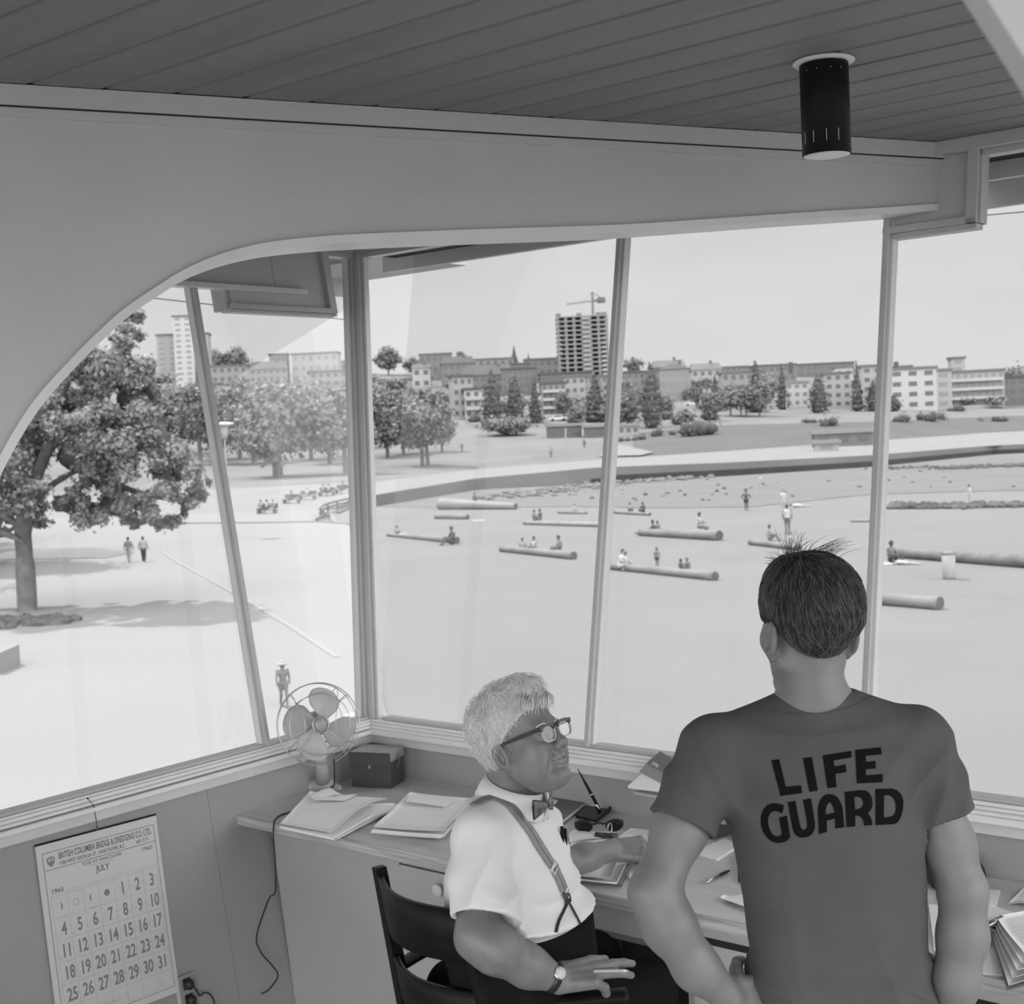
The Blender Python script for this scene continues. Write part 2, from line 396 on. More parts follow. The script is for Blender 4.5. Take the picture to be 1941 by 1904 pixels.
# ---------------------------------------------------------------- the tapered plywood beam with the curved haunch
BA = A([-2.787, 1.697, 0.]); BD = nrm((1.174, 2.447, 0)); BN = A([.902, -.433, 0.]); BN /= np.linalg.norm(BN)
curve = [(-.33, 0), (-.335, .8), (-.315, 1.25), (-.27, 1.5), (-.2, 1.73), (-.125, 1.90), (-.05, 2.045), (.024, 2.16), (.109, 2.253), (.195, 2.335), (.25, 2.38), (.32, 2.426), (.38, 2.462), (.447, 2.492),
         (.52, 2.515), (.602, 2.532), (.72, 2.546), (.845, 2.555), (1.05, 2.567), (1.283, 2.579), (1.57, 2.594), (1.85, 2.616), (2.13, 2.639), (2.43, 2.662), (2.73, 2.687), (2.80, 2.693)]
from mathutils.interpolate import poly_3d_calc
def smooth_curve(pts, n=3):
    pts = [A(p, float) for p in pts]; out = []
    for i in range(len(pts)-1):
        p0 = pts[max(i-1, 0)]; p1 = pts[i]; p2 = pts[i+1]; p3 = pts[min(i+2, len(pts)-1)]
        for k in range(n):
            t = k/n; out.append(.5*((2*p1)+(-p0+p2)*t+(2*p0-5*p1+4*p2-p3)*t*t+(-p0+3*p1-3*p2+p3)*t**3))
    out.append(pts[-1]); return out
cv = smooth_curve(curve, 3)
def bpt(s, z, o): return BA+BD*s+BN*o+HZ*z
poly = [bpt(s, z, 0) for s, z in cv]+[bpt(2.80, 2.869, 0), bpt(-1.05, 2.869, 0), bpt(-1.05, 0, 0)]
beam = skind(MB().prism(poly, -BN*.115).obj('trim_8', M_ply))
# lip along the lower edge
vs = []; fs = []
for i, (s, z) in enumerate(cv):
    a = A(cv[max(i-1, 0)]); b = A(cv[min(i+1, len(cv)-1)]); t = (b-a)/np.linalg.norm(b-a); nn = A([t[1], -t[0]])   # points to the opening
    w = .016
    taper = min(1, max(.15, (2.86-s)/.25))
    for q, o in ((0.004, .014*taper), (-w, .014*taper), (-w, -.13), (.004, -.13)):
        vs.append(bpt(s-nn[0]*q, z-nn[1]*q, o))
for i in range(len(cv)-1):
    for k in range(4): fs.append((i*4+k, i*4+(k+1) % 4, i*4+4+(k+1) % 4, i*4+4+k))
fs += [(3, 2, 1, 0), tuple(4*(len(cv)-1)+k for k in range(4))]
lip = mkobj('beam_lip', vs, fs, M_lip, beam)
# top trims along the ceiling
m = MB(); m.hexa([bpt(s, z, o) for z in (2.824, 2.8685) for s, o in ((-1.05, .001), (2.745, .001), (2.745, .02), (-1.05, .02))]); m.obj('cover_board', M_ply, beam)
m = MB(); m.hexa([bpt(s, z, o) for z in (2.8215, 2.8238) for s, o in ((-1.05, .0005), (2.70, .0005), (2.70, .012), (-1.05, .012))]); m.obj('shadow_gap', M_dark, beam)
m = MB(); m.hexa([bpt(s, z, o) for z in (2.800, 2.8212) for s, o in ((-1.05, .0005), (2.70, .0005), (2.70, .006), (-1.05, .006))]); m.obj('cover_strip', M_ply, beam)

# a second beam close above the camera (its haunch shows blurred in the upper right corner)
NA = atd(1872, 0, .85); NB = atd(1968, 150, .85)
d = nrm(A([*(NB-NA)[:2], 0])); nn = A([-d[1], d[0], 0])
q0 = NA
def nb(s, z): return A([q0[0]+d[0]*s, q0[1]+d[1]*s, z])
dx_ = float(np.linalg.norm((NB-NA)[:2])); sl_ = (NB[2]-NA[2])/dx_
poly = [nb(-(2.869-q0[2])/-sl_, 2.869), nb(0, q0[2]), nb(dx_, NB[2]), nb(dx_+.05, NB[2]-.12), nb(dx_+.075, 1.9), nb(dx_+.09, 1.5), nb(dx_+.09, 0), nb(.7, 0), nb(.7, 2.869)]
skind(MB().prism(poly, (nn if nn@FW > 0 else -nn)*.035).obj('trim_9', M_ply))

# ---------------------------------------------------------------- eaves outside
mb = MB(); mb.abox(-4.3, 2.3, 4.44, 4.47, 2.79, 3.02); skind(mb.obj('trim_10', M_fascia))
mb = MB(); mb.abox(-4.22, 2.3, 4.36, 4.437, 2.845, 2.868); skind(mb.obj('trim_11', M_dark))
mb = MB(); mb.abox(-5.1, -5.05, YL0, 5.12, 2.785, 3.02); skind(mb.obj('trim_12', M_fascia))
mb = MB(); mb.abox(-5.05, -4.3, 4.44, 5.02, 2.86, 3.0); skind(mb.obj('trim_13', M_soffit))
mb = MB(); mb.abox(-1.86, 2.3, 4.474, 5.1, 2.90, 2.93); mb.abox(-1.86, 2.3, 5.1, 5.14, 2.80, 3.0); skind(mb.obj('trim_14', M_soffit))
# outer face of the building so that the tower stands on something
mb = MB(); mb.abox(-3.6, 2.2, -1.7, 3.5, -4.7, -.13); skind(mb.obj('wall_outer', M_wall))
# ================================================================ things in the room
M_black = mat('black_enamel', .008, .5, spec=.15)
M_white = mat('white_enamel', .62, .35)
M_worktop = mat('worktop_laminate', .56, .32, .1, 5, stretch=(1, 3, 1))
M_plyedge = mat('plywood_edge', .42, .7, .35, 40, stretch=(.15, 1, 3))
M_desk = mat('desk_paint', .42, .5, .05, 3)
M_knob = mat('knob_wood', .6, .25)
M_paper = mat('paper_white', .88, .75, .03, 6)
M_paper2 = mat('paper_cream', .76, .75, .04, 6)
M_print = mat('print_ink', .1, .8)
M_lines = mat('form_print', .45, .8)
M_binder = mat('binder_cloth', .16, .6, .1, 30)
M_chrome = mat('chrome', .6, .2, metal=1)
M_fan = mat('fan_paint', .42, .3, .04, 6)
M_fanw = mat('fan_wire', .45, .25, metal=.6)
M_cord = mat('black_cord', .02, .5)

# downlight ---------------------------------------------------------------
lx, ly = -1.427, 2.954
t = thing('ceiling_light', 'black cylindrical downlight hanging under the board ceiling on a white ring', 'lamp', (lx, ly, 2.87))
MB().lathe((lx, ly, 2.869), (0, 0, -1), [(.03, 0), (.070, 0), (.0705, .004), (.066, .007), (.03, .007)], 40).obj('canopy', M_white, t, True)
MB().lathe((lx, ly, 2.861), (0, 0, -1), [(.054, 0), (.0555, .002), (.0555, .207), (.053, .207), (.053, .19), (.02, .19)], 48).obj('housing', M_black, t, True)
MB().lathe((lx, ly, 2.6555), (0, 0, -1), [(.02, -.006), (.0528, -.006), (.0548, .0005), (.0548, .0015), (.02, .0015)], 40).obj('diffuser', M_white, t, True)
M_slit = mat('vent_slot', .5, .5)
va = math.atan2(-ly, -lx)
for a in (-.98, -.52, 0.02, .52):
    c = A([lx+.0558*math.cos(va+a), ly+.0558*math.sin(va+a), 2.692]); u = A([-math.sin(va+a), math.cos(va+a), 0])
    MB().box(c, u*.0007, A([math.cos(va+a), math.sin(va+a), 0])*.0005, HZ*.0135).obj('vent_slot', M_slit, t)
for a in (-.75, -.28, .28, .75):
    c = A([lx+.0556*math.cos(va+a), ly+.0556*math.sin(va+a), 2.842]); MB().blob(c, (.0016, .0016, .0016), 8, 6).obj('screw', M_chrome, t, True)

# calendar ----------------------------------------------------------------
def wallL(px, py, o=.006): return onp(px, py, Lp(0, .9, o), A([1, 0, TL]))
cTL, cTR, cBR = wallL(66, 1606), wallL(295, 1546), wallL(331, 1847)
cu = nrm(cTR-cTL); cw = np.linalg.norm(cTR-cTL); cvv = nrm(cBR-cTR); cn = nrm(np.cross(cu, -cvv)); cn = cn if cn[0] > 0 else -cn
cvv = nrm(np.cross(cn, cu)); cvv = cvv if cvv[2] < 0 else -cvv; ch = cw*1.30
cal = thing('wall_calendar', 'white July 1965 wall calendar hanging under the left window', 'calendar', cTL+cu*cw/2)
M_cal = mat('calendar_paper', .62, .7); M_ink = mat('calendar_ink', .17, .8); M_ink2 = mat('calendar_numeral', .235, .8); M_ink3 = mat('calendar_fine_print', .36, .8)
def cp_(u, v, o=0.): return cTL+cu*(u*cw)+cvv*(v*cw)+cn*o
def curl(v): return .004*max(0, v-.9)
P = [[cp_(u, v, .0015+.012*max(0, v-.75)**2) for u in np.linspace(0, 1, 5)] for v in np.linspace(0, 1.3, 14)]
MB().sheet(P).obj('sheet', M_cal, cal)
P = [[cp_(u, v, -.0015) for u in (0, 1)] for v in (0.01, 1.28)]; MB().sheet(P).obj('backing_pages', M_paper2, cal)
MB().box(cp_(.5, -.006, .001), cu*cw/2, cvv*.0028, cn*.003).obj('top_binding', M_black, cal)
def coff(v): return .0021+.012*max(0, v-.75)**2
def cline(mb, u0, v0, u1, v1, w=.0016):
    n = max(1, int(abs(v1-v0)/.08)+1)
    for i in range(n):
        a = (u0+(u1-u0)*i/n, v0+(v1-v0)*i/n); b = (u0+(u1-u0)*(i+1)/n, v0+(v1-v0)*(i+1)/n)
        pa, pb = cp_(*a, coff(a[1])), cp_(*b, coff(b[1])); t = nrm(pb-pa); s = np.cross(cn, t)*w*cw*.5
        mb.add([pa-s, pb-s, pb+s, pa+s], [(0, 1, 2, 3)])
def text_mesh(name, s, org, ux, uy, size, m, parent, align='LEFT', bold=0., sx=1., vof=None):
    cu_ = bpy.data.curves.new(name, 'FONT'); cu_.body = s; cu_.size = 1; cu_.align_x = align; cu_.offset = bold; cu_.resolution_u = 3
    o = bpy.data.objects.new(name, cu_); COL.objects.link(o); bpy.context.view_layer.update()
    me = bpy.data.meshes.new_from_object(o.evaluated_get(bpy.context.evaluated_depsgraph_get()))
    n = len(me.vertices); co = np.empty(n*3, np.float32); me.vertices.foreach_get('co', co); co = co.reshape(-1, 3)
    V = A(org)+co[:, :1]*A(ux)*size*sx+co[:, 1:2]*A(uy)*size
    F = [tuple(p.vertices) for p in me.polygons]; bpy.data.objects.remove(o); bpy.data.curves.remove(cu_)
    return V, F
inkV = {'a': MB(), 'b': MB(), 'c': MB()}
def ctext(key, s, u, v, size, align='LEFT', bold=0., sx=1.):
    V, F = text_mesh('t', s, cp_(u, v, coff(v)), cu, -cvv, size*cw, None, None, align, bold, sx); inkV[key].add(V, F)
bl = inkV['a']
for seg in ((.045, .062, .965, .062), (.965, .062, .965, 1.25), (.965, 1.25, .045, 1.25), (.045, 1.25, .045, .062), (.045, .182, .965, .182)): cline(bl, *seg, .004)
ctext('a', 'BRITISH COLUMBIA BRIDGE & DREDGING CO. LTD.', .165, .124, .064, bold=.016, sx=.525)
ctext('a', '1500 WEST GEORGIA ST., VANCOUVER, B.C.', .165, .166, .036, bold=.014, sx=.76)
ctext('a', '683-7171', .80, .166, .036, bold=.014, sx=.8)
ctext('a', 'TIDES AT VANCOUVER', .5, .216, .032, 'CENTER', .008, 1.0)
ctext('c', 'PACIFIC STANDARD TIME', .5, .236, .014, 'CENTER', 0, 1.1)
ctext('a', 'JULY', .5, .285, .058, 'CENTER', .02, .9)
ctext('a', '1965', .075, .345, .04, 'LEFT', .02, 1.25); ctext('a', '1965', .935, .232, .04, 'RIGHT', .012, 1.25)
gx0, gx1, gy0, rh = .07, .945, .37, .150
fine = inkV['c']
for i in range(8): cline(fine, gx0+(gx1-gx0)*i/7, gy0-.02, gx0+(gx1-gx0)*i/7, gy0+rh*5.75 if i not in () else 0, .0018)
for j in range(7): cline(fine, gx0, gy0+rh*j if j < 6 else gy0+rh*5.75, gx1, gy0+rh*j if j < 6 else gy0+rh*5.75, .0018)
cline(fine, gx0, gy0-.02, gx1, gy0-.02, .0018)
n = 1
for r in range(5):
    for c in range(7):
        u = gx0+(gx1-gx0)*(c+.5)/7; v = gy0+rh*(r+.80)
        if r == 0 and c < 4:
            cc = cp_(u, v-.045, .0024)
            if c == 1: inkV['c'].ring(cc, cu*.022*cw, cvv*.022*cw, .0006, 24, 4)
            elif c == 3:
                mb_ = MB(); an = [(math.cos(a), math.sin(a)) for a in np.linspace(0, 2*math.pi, 25)[:-1]]
                inkV['b'].add([cp_(u+.023*x, v-.045+.023*y, .0024) for x, y in an], [tuple(range(24))])
            else:
                s = 1 if c == 0 else -1; a = np.linspace(-1.45, 1.45, 14)
                out = [cp_(u+s*(.024*math.cos(q)-.006), v-.045+.026*math.sin(q), .0024) for q in a]; inn = [cp_(u+s*(.013*math.cos(q)-.006), v-.045+.026*math.sin(q), .0024) for q in a]
                inkV['b'].add(out+inn, [(i, i+1, 14+i+1, 14+i) for i in range(13)])
                ctext('c', 'LAST QUARTER' if c == 2 else 'FIRST QUARTER', u, v+.03, .011, 'CENTER')
            continue
        V, F = text_mesh('t', str(n), cp_(u+.008, v, coff(v)), cu, -cvv, .125*cw, None, None, 'CENTER', .022, .68); mkobj('printed_numeral', V, F, M_ink2, cal); n += 1
        # little tide curve and its tiny figures
        pts = [(gx0+(gx1-gx0)*(c+q)/7, gy0+rh*(r+.62+.22*math.sin(6.3*q+c*.9)+.08*math.sin(12.6*q))) for q in np.linspace(0, 1, 8)]
        for (a, b), (c2, d2) in zip(pts[:-1], pts[1:]): cline(fine, a, b, c2, d2, .0016)
ctext('c', 'TIDE TABLES  HEIGHTS IN FEET\nABOVE ZERO OF CHART', .42, 1.195, .014, 'CENTER')
for q in range(3):
    ctext('c', '\n'.join('%d %d %d %d' % (3+i, 9+i, 1+i, 12-i) for i in range(5)), (.36, .56, .86)[q]-.02, 1.175, .011)
inkV['a'].obj('printed_heading', M_ink, cal); inkV['b'].obj('printed_moon_phases', M_ink2, cal); inkV['c'].obj('printed_tide_lines', M_ink3, cal)
# crest
mb = MB(); mb.prism([cp_(.103+.033*x, .128+.036*y, .0022) for x, y in ((-1, -.6), (-.5, -.95), (.5, -.95), (1, -.6), (.8, .35), (0, 1), (-.8, .35))], cn*.0004); mb.obj('printed_crest', M_ink2, cal)
V, F = text_mesh('t', 'BCB', cp_(.103, .125, .003), cu, -cvv, .03*cw, None, None, 'CENTER', 0.02, .8); mkobj('crest_letters', V, F, M_cal, cal)
hk = wallL(166, 1514, .05); s1 = wallL(178, 1528, .055); s2 = cp_(.495, -.012, .004)
MB().tube([hk, s1, s2], .0013, 5).obj('hanging_string', M_cord, cal); MB().blob(hk, (.003, .003, .003), 8, 6).obj('pin', M_black, cal)
MB().ring(s2+A([0, 0, .002]), cu*.006, cvv*.005, .0009, 16, 4).obj('hanging_ring', M_chrome, cal)

# outlet -------------------------------------------------------------------
M_plate = mat('outlet_plate', .55, .35); M_bake = mat('bakelite_brown', .03, .3)
oc = wallL(353, 1880, 0); ou = nrm((0, 1, 0)); ov = vL
t = thing('wall_outlet', 'pale double wall outlet below the lower right corner of the calendar', 'outlet', oc)
bevel(MB().box(oc+nL*.006, ou*.036, ov*.058, nL*.0035).obj('cover_plate', mat('plate_grey', .3, .4), t), .002)
MB().box(oc+nL*.003-ou*.0355, ou*.003, ov*.06, nL*.009).obj('metal_edge', M_plate, t)
def plug(dz):
    c = oc+nL*.012+ov*dz
    return c
for dz in (.026, -.026): bevel(MB().box(oc+nL*.0105+ov*dz, ou*.016, ov*.0185, nL*.002).obj('receptacle', M_bake, t), .003)
p1 = oc+nL*.024+ov*.024
pl = MB(); pl.blob(p1, (.016, .017, .018), 14, 10); pl.box(p1-nL*.006, ou*.016, ov*.012, nL*.006)
cordpts = smooth_curve([p1+ou*.012-ov*.006, p1+ou*.024-ov*.028, p1+ou*.034-ov*.048, p1+ou*.055-ov*.046, p1+ou*.075-ov*.06, p1+ou*.085-ov*.1, p1+ou*.06-ov*.2, p1+ou*.06-ov*.25], 5)
t2 = thing('plugged_cord', 'black plug with short cord in the upper socket of the wall outlet', 'cord', p1)
bevel(pl.obj('plug', M_cord, t2, True), .001); MB().tube(cordpts, .0028, 8).obj('cord', M_cord, t2, True)
p2 = oc+nL*.024-ov*.028
t3 = thing('plugged_cord', 'black plug in the lower socket of the wall outlet', 'cord', p2)
MB().blob(p2, (.015, .016, .017), 14, 10).obj('plug', M_cord, t3, True)
MB().tube(smooth_curve([p2+ou*.01, p2+ou*.02-ov*.03, p2+ou*.03-ov*.08, p2+ou*.05-ov*.2], 5), .0028, 8).obj('cord', M_cord, t3, True)

# desk ---------------------------------------------------------------------
t = thing('built_in_desk', 'long built-in grey desk with wooden worktop under the front windows', 'desk', (-2.2, 3.4, 0))
top = MB(); top.prism([(-3.835, 3.07, .715), (1.6, 3.07, .715), (1.6, Fp(0, .715, 0)[1], .715), (-3.822, Fp(0, .715, 0)[1], .715)], (0, 0, .033)); bevel(top.obj('worktop', M_worktop, t), .0015)
ed = MB(); ed.abox(-3.84, 1.6, 3.064, 3.07, .714, .7475); ed.obj('edge_band', M_plyedge, t)
def cab(mb, x0, x1, y0=3.10): mb.abox(x0, x1, y0, 3.63, .02, .714)
mb = MB(); mb.prism([(-3.79, 3.19, .714), (-3.70, 3.19, .0), (-3.115, 3.19, .0), (-3.115, 3.19, .714)], (0, .02, 0)); mb.obj('side_panel', M_desk, t)
def pedestal(x0, x1, drawers, pull=False, knobs=()):
    mb = MB(); mb.abox(x0, x1, 3.102, 3.62, .02, .7135); c = mb.obj('pedestal', M_desk, t)
    for a, b, z0, z1 in drawers:
        d = bevel(MB().abox(a, b, 3.092, 3.103, z0, z1).obj('drawer', M_desk, t), .0015)
        MB().abox(a-.002, b+.002, 3.0995, 3.1025, z0-.002, z1+.002).obj('drawer_gap', M_dark, d)
        if pull: MB().abox(a+.02, b-.02, 3.0905, 3.096, z1-.012, z1+.001).obj('finger_pull', M_dark, d)
        else:
            zk = z1-.03; xk = -2.875
            MB().lathe((xk, 3.092, (z0+z1)/2+.0), (0, -1, 0), [(.004, 0), (.007, .003), (.006, .010), (.017, .016), (.0205, .022), (.0195, .026), (.010, .0265), (.004, .024)], 24).obj('knob', M_knob, d, True)
pedestal(-3.113, -2.56, [(-3.06, -2.60, .595, .688), (-3.06, -2.60, .33, .455), (-3.06, -2.60, .06, .30)])
mb = MB(); mb.abox(-2.555, -1.992, 3.10, 3.115, .628, .7135); d = mb.obj('drawer', M_desk, t); MB().abox(-2.555, -1.992, 3.096, 3.118, .613, .6275).obj('drawer_rail', mat('desk_rail', .2, .5), d)
mb = MB(); mb.abox(-2.555, -1.992, 3.60, 3.62, .02, .712); mb.obj('modesty_panel', mat('kneehole_shade_board', .03, .8), t)  # near-black panel colour stands in for the shade under the desk
pedestal(-1.988, -1.50, [(-1.965, -1.53, .06, .672)], True)
pedestal(-1.495, -.6, [(-1.47, -.62, .42, .672), (-1.47, -.62, .06, .41)], True)
pedestal(-.4, .6, [(-.38, .58, .06, .672)], True)

# paper helpers --------------------------------------------------------------
ZD = .748
def pxd(x, y, z): return onz(x, y, z)
def sheetq(q, z, th=.0006, sag=None, n=7, curl=None):
    """thin sheet through 4 pixel corners (TL,TR,BR,BL order) lying at height z (or per-corner heights)"""
    zs = z if hasattr(z, '__len__') else [z]*4
    c = [onz(px, py, zz) for (px, py), zz in zip(q, zs)]; P = np.zeros((n, n, 3))
    for i in range(n):
        for j in range(n):
            a, b = j/(n-1), i/(n-1); p = (c[0]*(1-a)+c[1]*a)*(1-b)+(c[3]*(1-a)+c[2]*a)*b
            if curl: p = p+HZ*curl(a, b)
            P[i, j] = p
    return MB().sheet(P, th)
def lines_on(q, z, rows, name, parent, curl=None, lo=(.1, .1), hi=(.9, .9), w=.0009, m=None):
    c = [onz(px, py, z) for px, py in q]; mb = MB(); rnd = random.Random(rows*7+int(q[0][0]))
    for r in range(rows):
        b = lo[1]+(hi[1]-lo[1])*(r+.5)/rows; a0 = lo[0]; a1 = lo[0]+(hi[0]-lo[0])*rnd.uniform(.55, 1)
        K = 4
        for k in range(K):
            aa, ab = a0+(a1-a0)*k/K, a0+(a1-a0)*(k+1)/K
            f = lambda a, b: (c[0]*(1-a)+c[1]*a)*(1-b)+(c[3]*(1-a)+c[2]*a)*b+HZ*(.0009+(curl(a, b) if curl else 0))
            pa, pb = f(aa, b), f(ab, b); dv = nrm(c[3]-c[0])*w; mb.add([pa-dv, pa+dv, pb+dv, pb-dv], [(0, 1, 2, 3)])
    return mb.obj(name, m or M_lines, parent)

# stack A: folders right of the fan -------------------------------------------
QA = [(583, 1508), (738, 1527), (630, 1589), (530, 1567)]
def inset(q, d=(0, 0)): return [(x+d[0], y+d[1]) for x, y in q]
G_A = 'pile of paper folders in front of the fan'
for i, (dx, dy, hgt, nm) in enumerate(((4, 2, .004, 'lowest folder of the pile in front of the fan, overhanging the desk edge'), (10, -1, .007, 'second folder from the bottom of the pile in front of the fan'), (0, 0, .007, 'third folder of the pile in front of the fan, under the big open one'))):
    z = ZD+.004+i*.0075
    q = inset(QA, (dx, dy))
    if i == 1: q[1] = (q[1][0]+5, q[1][1]+5)
    o = sheetq(q, z, .0055).obj('paper_folder', M_paper2 if i != 2 else M_paper); tag(o, 'white ' + nm, 'folder', G_A)
def crlA(a, b): return .022*a*math.sin(math.pi*min(1, max(0, a)))*(.4+.9*(1-abs(b-.55)))+.006
q = [(588, 1500), (735, 1521), (628, 1578), (531, 1561)]
o = sheetq(q, ZD+.026, .0015, n=13, curl=lambda a, b: .03*(a**2)*math.sin(math.pi*min(1, b*.9+.15))).obj('paper_folder', M_paper, smooth=True)
tag(o, 'top white folder bulging open on the pile in front of the fan', 'folder', G_A)
o = sheetq([(655, 1537), (745, 1523), (772, 1531), (690, 1563)], [ZD+.012, ZD+.03, ZD+.014, ZD+.008], .001, n=9, curl=lambda a, b: .008*math.sin(math.pi*a)).obj('loose_paper', M_paper, smooth=True)
tag(o, 'loose white sheet sliding out to the right under the top folder by the fan', 'paper')
o = sheetq([(590, 1512), (677, 1506), (654, 1518), (595, 1516)], ZD+.040, .001, n=3).obj('envelope', M_paper); tag(o, 'small white envelope lying on the pile in front of the fan', 'envelope')
o = sheetq([(588, 1511), (626, 1494), (648, 1507), (618, 1511)], [ZD+.036, ZD+.05, ZD+.045, ZD+.04], .0008, n=5, curl=lambda a, b: .006*math.sin(math.pi*a)).obj('loose_paper', M_paper); tag(o, 'crumpled white slip behind the envelope at the foot of the fan', 'paper')

# stack B -----------------------------------------------------------------------
QB = [(772, 1511), (893, 1529), (836, 1592), (702, 1577)]
for i in range(4):
    z = ZD+.006+i*.0062; q = inset(QB, ((0, 0), (5, -2), (2, -3), (4, -5))[i])
    o = sheetq(q, z, .0052, n=5, curl=(lambda a, b: 0.008*a*a)).obj('paper_folder', (M_paper2, M_paper2, M_paper, M_paper2)[i])
    tag(o, ('bottom brown-edged folder of the pile beside the seated man', 'second folder of the pile beside the seated man', 'third folder of the pile beside the seated man', 'fourth folder of the pile beside the seated man')[i], 'folder', 'pile of folders beside the seated man')
q = inset(QB, (6, -9)); o = sheetq(q, ZD+.033, .0008, n=9, curl=lambda a, b: .012*a*a+.002*math.sin(9*b)).obj('loose_paper', M_paper, smooth=True); tag(o, 'topmost white sheet on the pile beside the seated man', 'paper')
lines_on(q, ZD+.0335, 3, 'printed_lines', o, curl=lambda a, b: .0125*a*a+.002*math.sin(9*b), lo=(.4, .35), hi=(.95, .8), w=.0005)
o = sheetq([(778, 1505), (862, 1519), (845, 1530), (770, 1519)], ZD+.045, .0008, n=3).obj('envelope', M_paper); tag(o, 'white slip at the far end of the pile beside the seated man', 'envelope')

# file box ------------------------------------------------------------------------
M_box = mat('grey_steel_box', .06, .5, .1, 20)
M_boxt = mat('grey_steel_lid', .26, .3)
b0 = onz(666, 1492, ZD); b1 = onz(743, 1496, ZD); bu = nrm(b1-b0); bw = np.linalg.norm(b1-b0); bf = A([-bu[1], bu[0], 0]); bd = .118; bh = .100
t = thing('file_box', 'dark grey metal card file box with a hinged lid in the desk corner', 'box', b0+bu*bw/2+bf*bd/2)
cb = b0+bu*bw/2+bf*bd/2
bevel(MB().box(cb+HZ*bh/2, bu*bw/2*.97, bf*bd/2, HZ*bh/2).obj('box_body', M_box, t), .002)
lidm = MB().box(cb+HZ*(bh+.017), bu*bw/2, bf*(bd/2+.003), HZ*.018); lid = bevel(lidm.obj('lid', M_boxt, t), .003)
lf = bevel(MB().box(cb+HZ*(bh+.008)-bf*(bd/2+.003), bu*bw/2, bf*.0015, HZ*.026).obj('lid_front', M_box, lid), .001)
MB().box(cb+HZ*(bh-.02)-bf*(bd/2+.006), bu*.006, bf*.002, HZ*.006).obj('latch', M_chrome, t)
MB().tube([cb+bu*(bw/2+.001)+HZ*(bh+.004), cb+bu*(bw/2+.008)+HZ*(bh-.004), cb+bu*(bw/2+.006)-bf*.02+HZ*(bh-.03)], .0016, 6).obj('lid_stay', M_chrome, t)
MB().box(cb+bu*(bw/2+.004)+HZ*(bh+.01), bu*.002, bf*.006, HZ*.01).obj('hinge_tab', M_chrome, t)

# white support strip in the corner behind the box
q = onp(752, 1425, Fp(0, .8, .003), (0, 1, -TF))
# fan ------------------------------------------------------------------------------
hub = atd(604, 1373, 4.93); fo = nrm(CAM-hub+HR*.75-HZ*.25); fo = nrm(fo); fx = nrm(np.cross(HZ, fo)); fy = np.cross(fo, fx)
fb = A([hub[0]-.035, hub[1]+.055, ZD]); fb = onz(614, 1497, ZD)
t = thing('desk_fan', 'grey four-bladed desk fan with wire guard in the corner by the windows', 'fan', fb)
def fp(a, b, c): return hub+fx*a+fy*b+fo*c
g = MB(); R = .147
g.ring(fp(0, 0, .0), fx*R, fy*R, .0021, 56, 6); g.ring(fp(0, 0, -.05), fx*R*.98, fy*R*.98, .0018, 56, 6)
g.ring(fp(0, 0, .036), fx*.109, fy*.109, .0015, 48, 6); g.ring(fp(0, 0, .052), fx*.029, fy*.029, .0026, 32, 6)
g.ring(fp(0, 0, -.07), fx*.1, fy*.1, .0015, 40, 6)
for k in range(4):
    a = math.radians(48+90*k)
    for s in (-1, 1):
        a2 = a+s*.06; a3 = a+s*.16
        pts = [fp(.029*math.cos(a), .029*math.sin(a), .052), fp(.07*math.cos(a+s*.02), .07*math.sin(a+s*.02), .046), fp(.109*math.cos(a2), .109*math.sin(a2), .037),
               fp(.14*math.cos(a3), .14*math.sin(a3), .012), fp(R*math.cos(a3), R*math.sin(a3), -.0), fp(R*.98*math.cos(a3), R*.98*math.sin(a3), -.05), fp(.1*math.cos(a3), .1*math.sin(a3), -.07), fp(.045*math.cos(a), .045*math.sin(a), -.075)]
        g.tube(smooth_curve(pts, 4), .0014, 5)
for s in (-1, 1):   # the two bowed side wires
    pts = [fp(s*.085, .085, .036), fp(s*.062, .045, .045), fp(s*.055, 0, .049), fp(s*.062, -.045, .045), fp(s*.085, -.085, .036)]; g.tube(smooth_curve(pts, 5), .0013, 5)
g.obj('wire_guard', M_fanw, t, True)
MB().lathe(fp(0, 0, .02), fo, [(.004, .034), (.015, .0335), (.024, .031), (.0265, .027), (.0255, .02), (.01, .018)][::-1], 28).obj('centre_badge', mat('fan_badge', .33, .3, .2, 60), t, True)
MB().lathe(fp(0, 0, -.1), fo, [(.006, 0), (.03, .004), (.043, .02), (.046, .04), (.043, .07), (.03, .085), (.012, .09), (.012, .12)], 28).obj('motor_housing', M_fan, t, True)
for k, a0 in enumerate((72, 165, 247, 333)):
    a0 = math.radians(a0); V = [fp(.073*math.cos(a0), .073*math.sin(a0), .008)]; nr, na = 6, 32
    er = A([math.cos(a0), math.sin(a0)]); et = A([-math.sin(a0), math.cos(a0)])
    for i in range(1, nr+1):
        for j in range(na):
            b = 2*math.pi*j/na; x, y = math.cos(b)*i/nr, math.sin(b)*i/nr; rad = .073+.056*x; tan = .056*y*(1+.28*x)*(1 if x > -.2 else 1-.45*(-x-.2))+.012*x
            q = er*rad+et*tan; V.append(fp(q[0], q[1], .008+.022*y*(.55+.3*x)+.006*x*x))
    F = [(0, 1+j, 1+(j+1) % na) for j in range(na)]+[(1+(i-1)*na+j, 1+i*na+j, 1+i*na+(j+1) % na, 1+(i-1)*na+(j+1) % na) for i in range(1, nr) for j in range(na)]
    o = mkobj('blade', V, F, M_fan, t, True); sm = o.modifiers.new('solid', 'SOLIDIFY'); sm.thickness = .0012
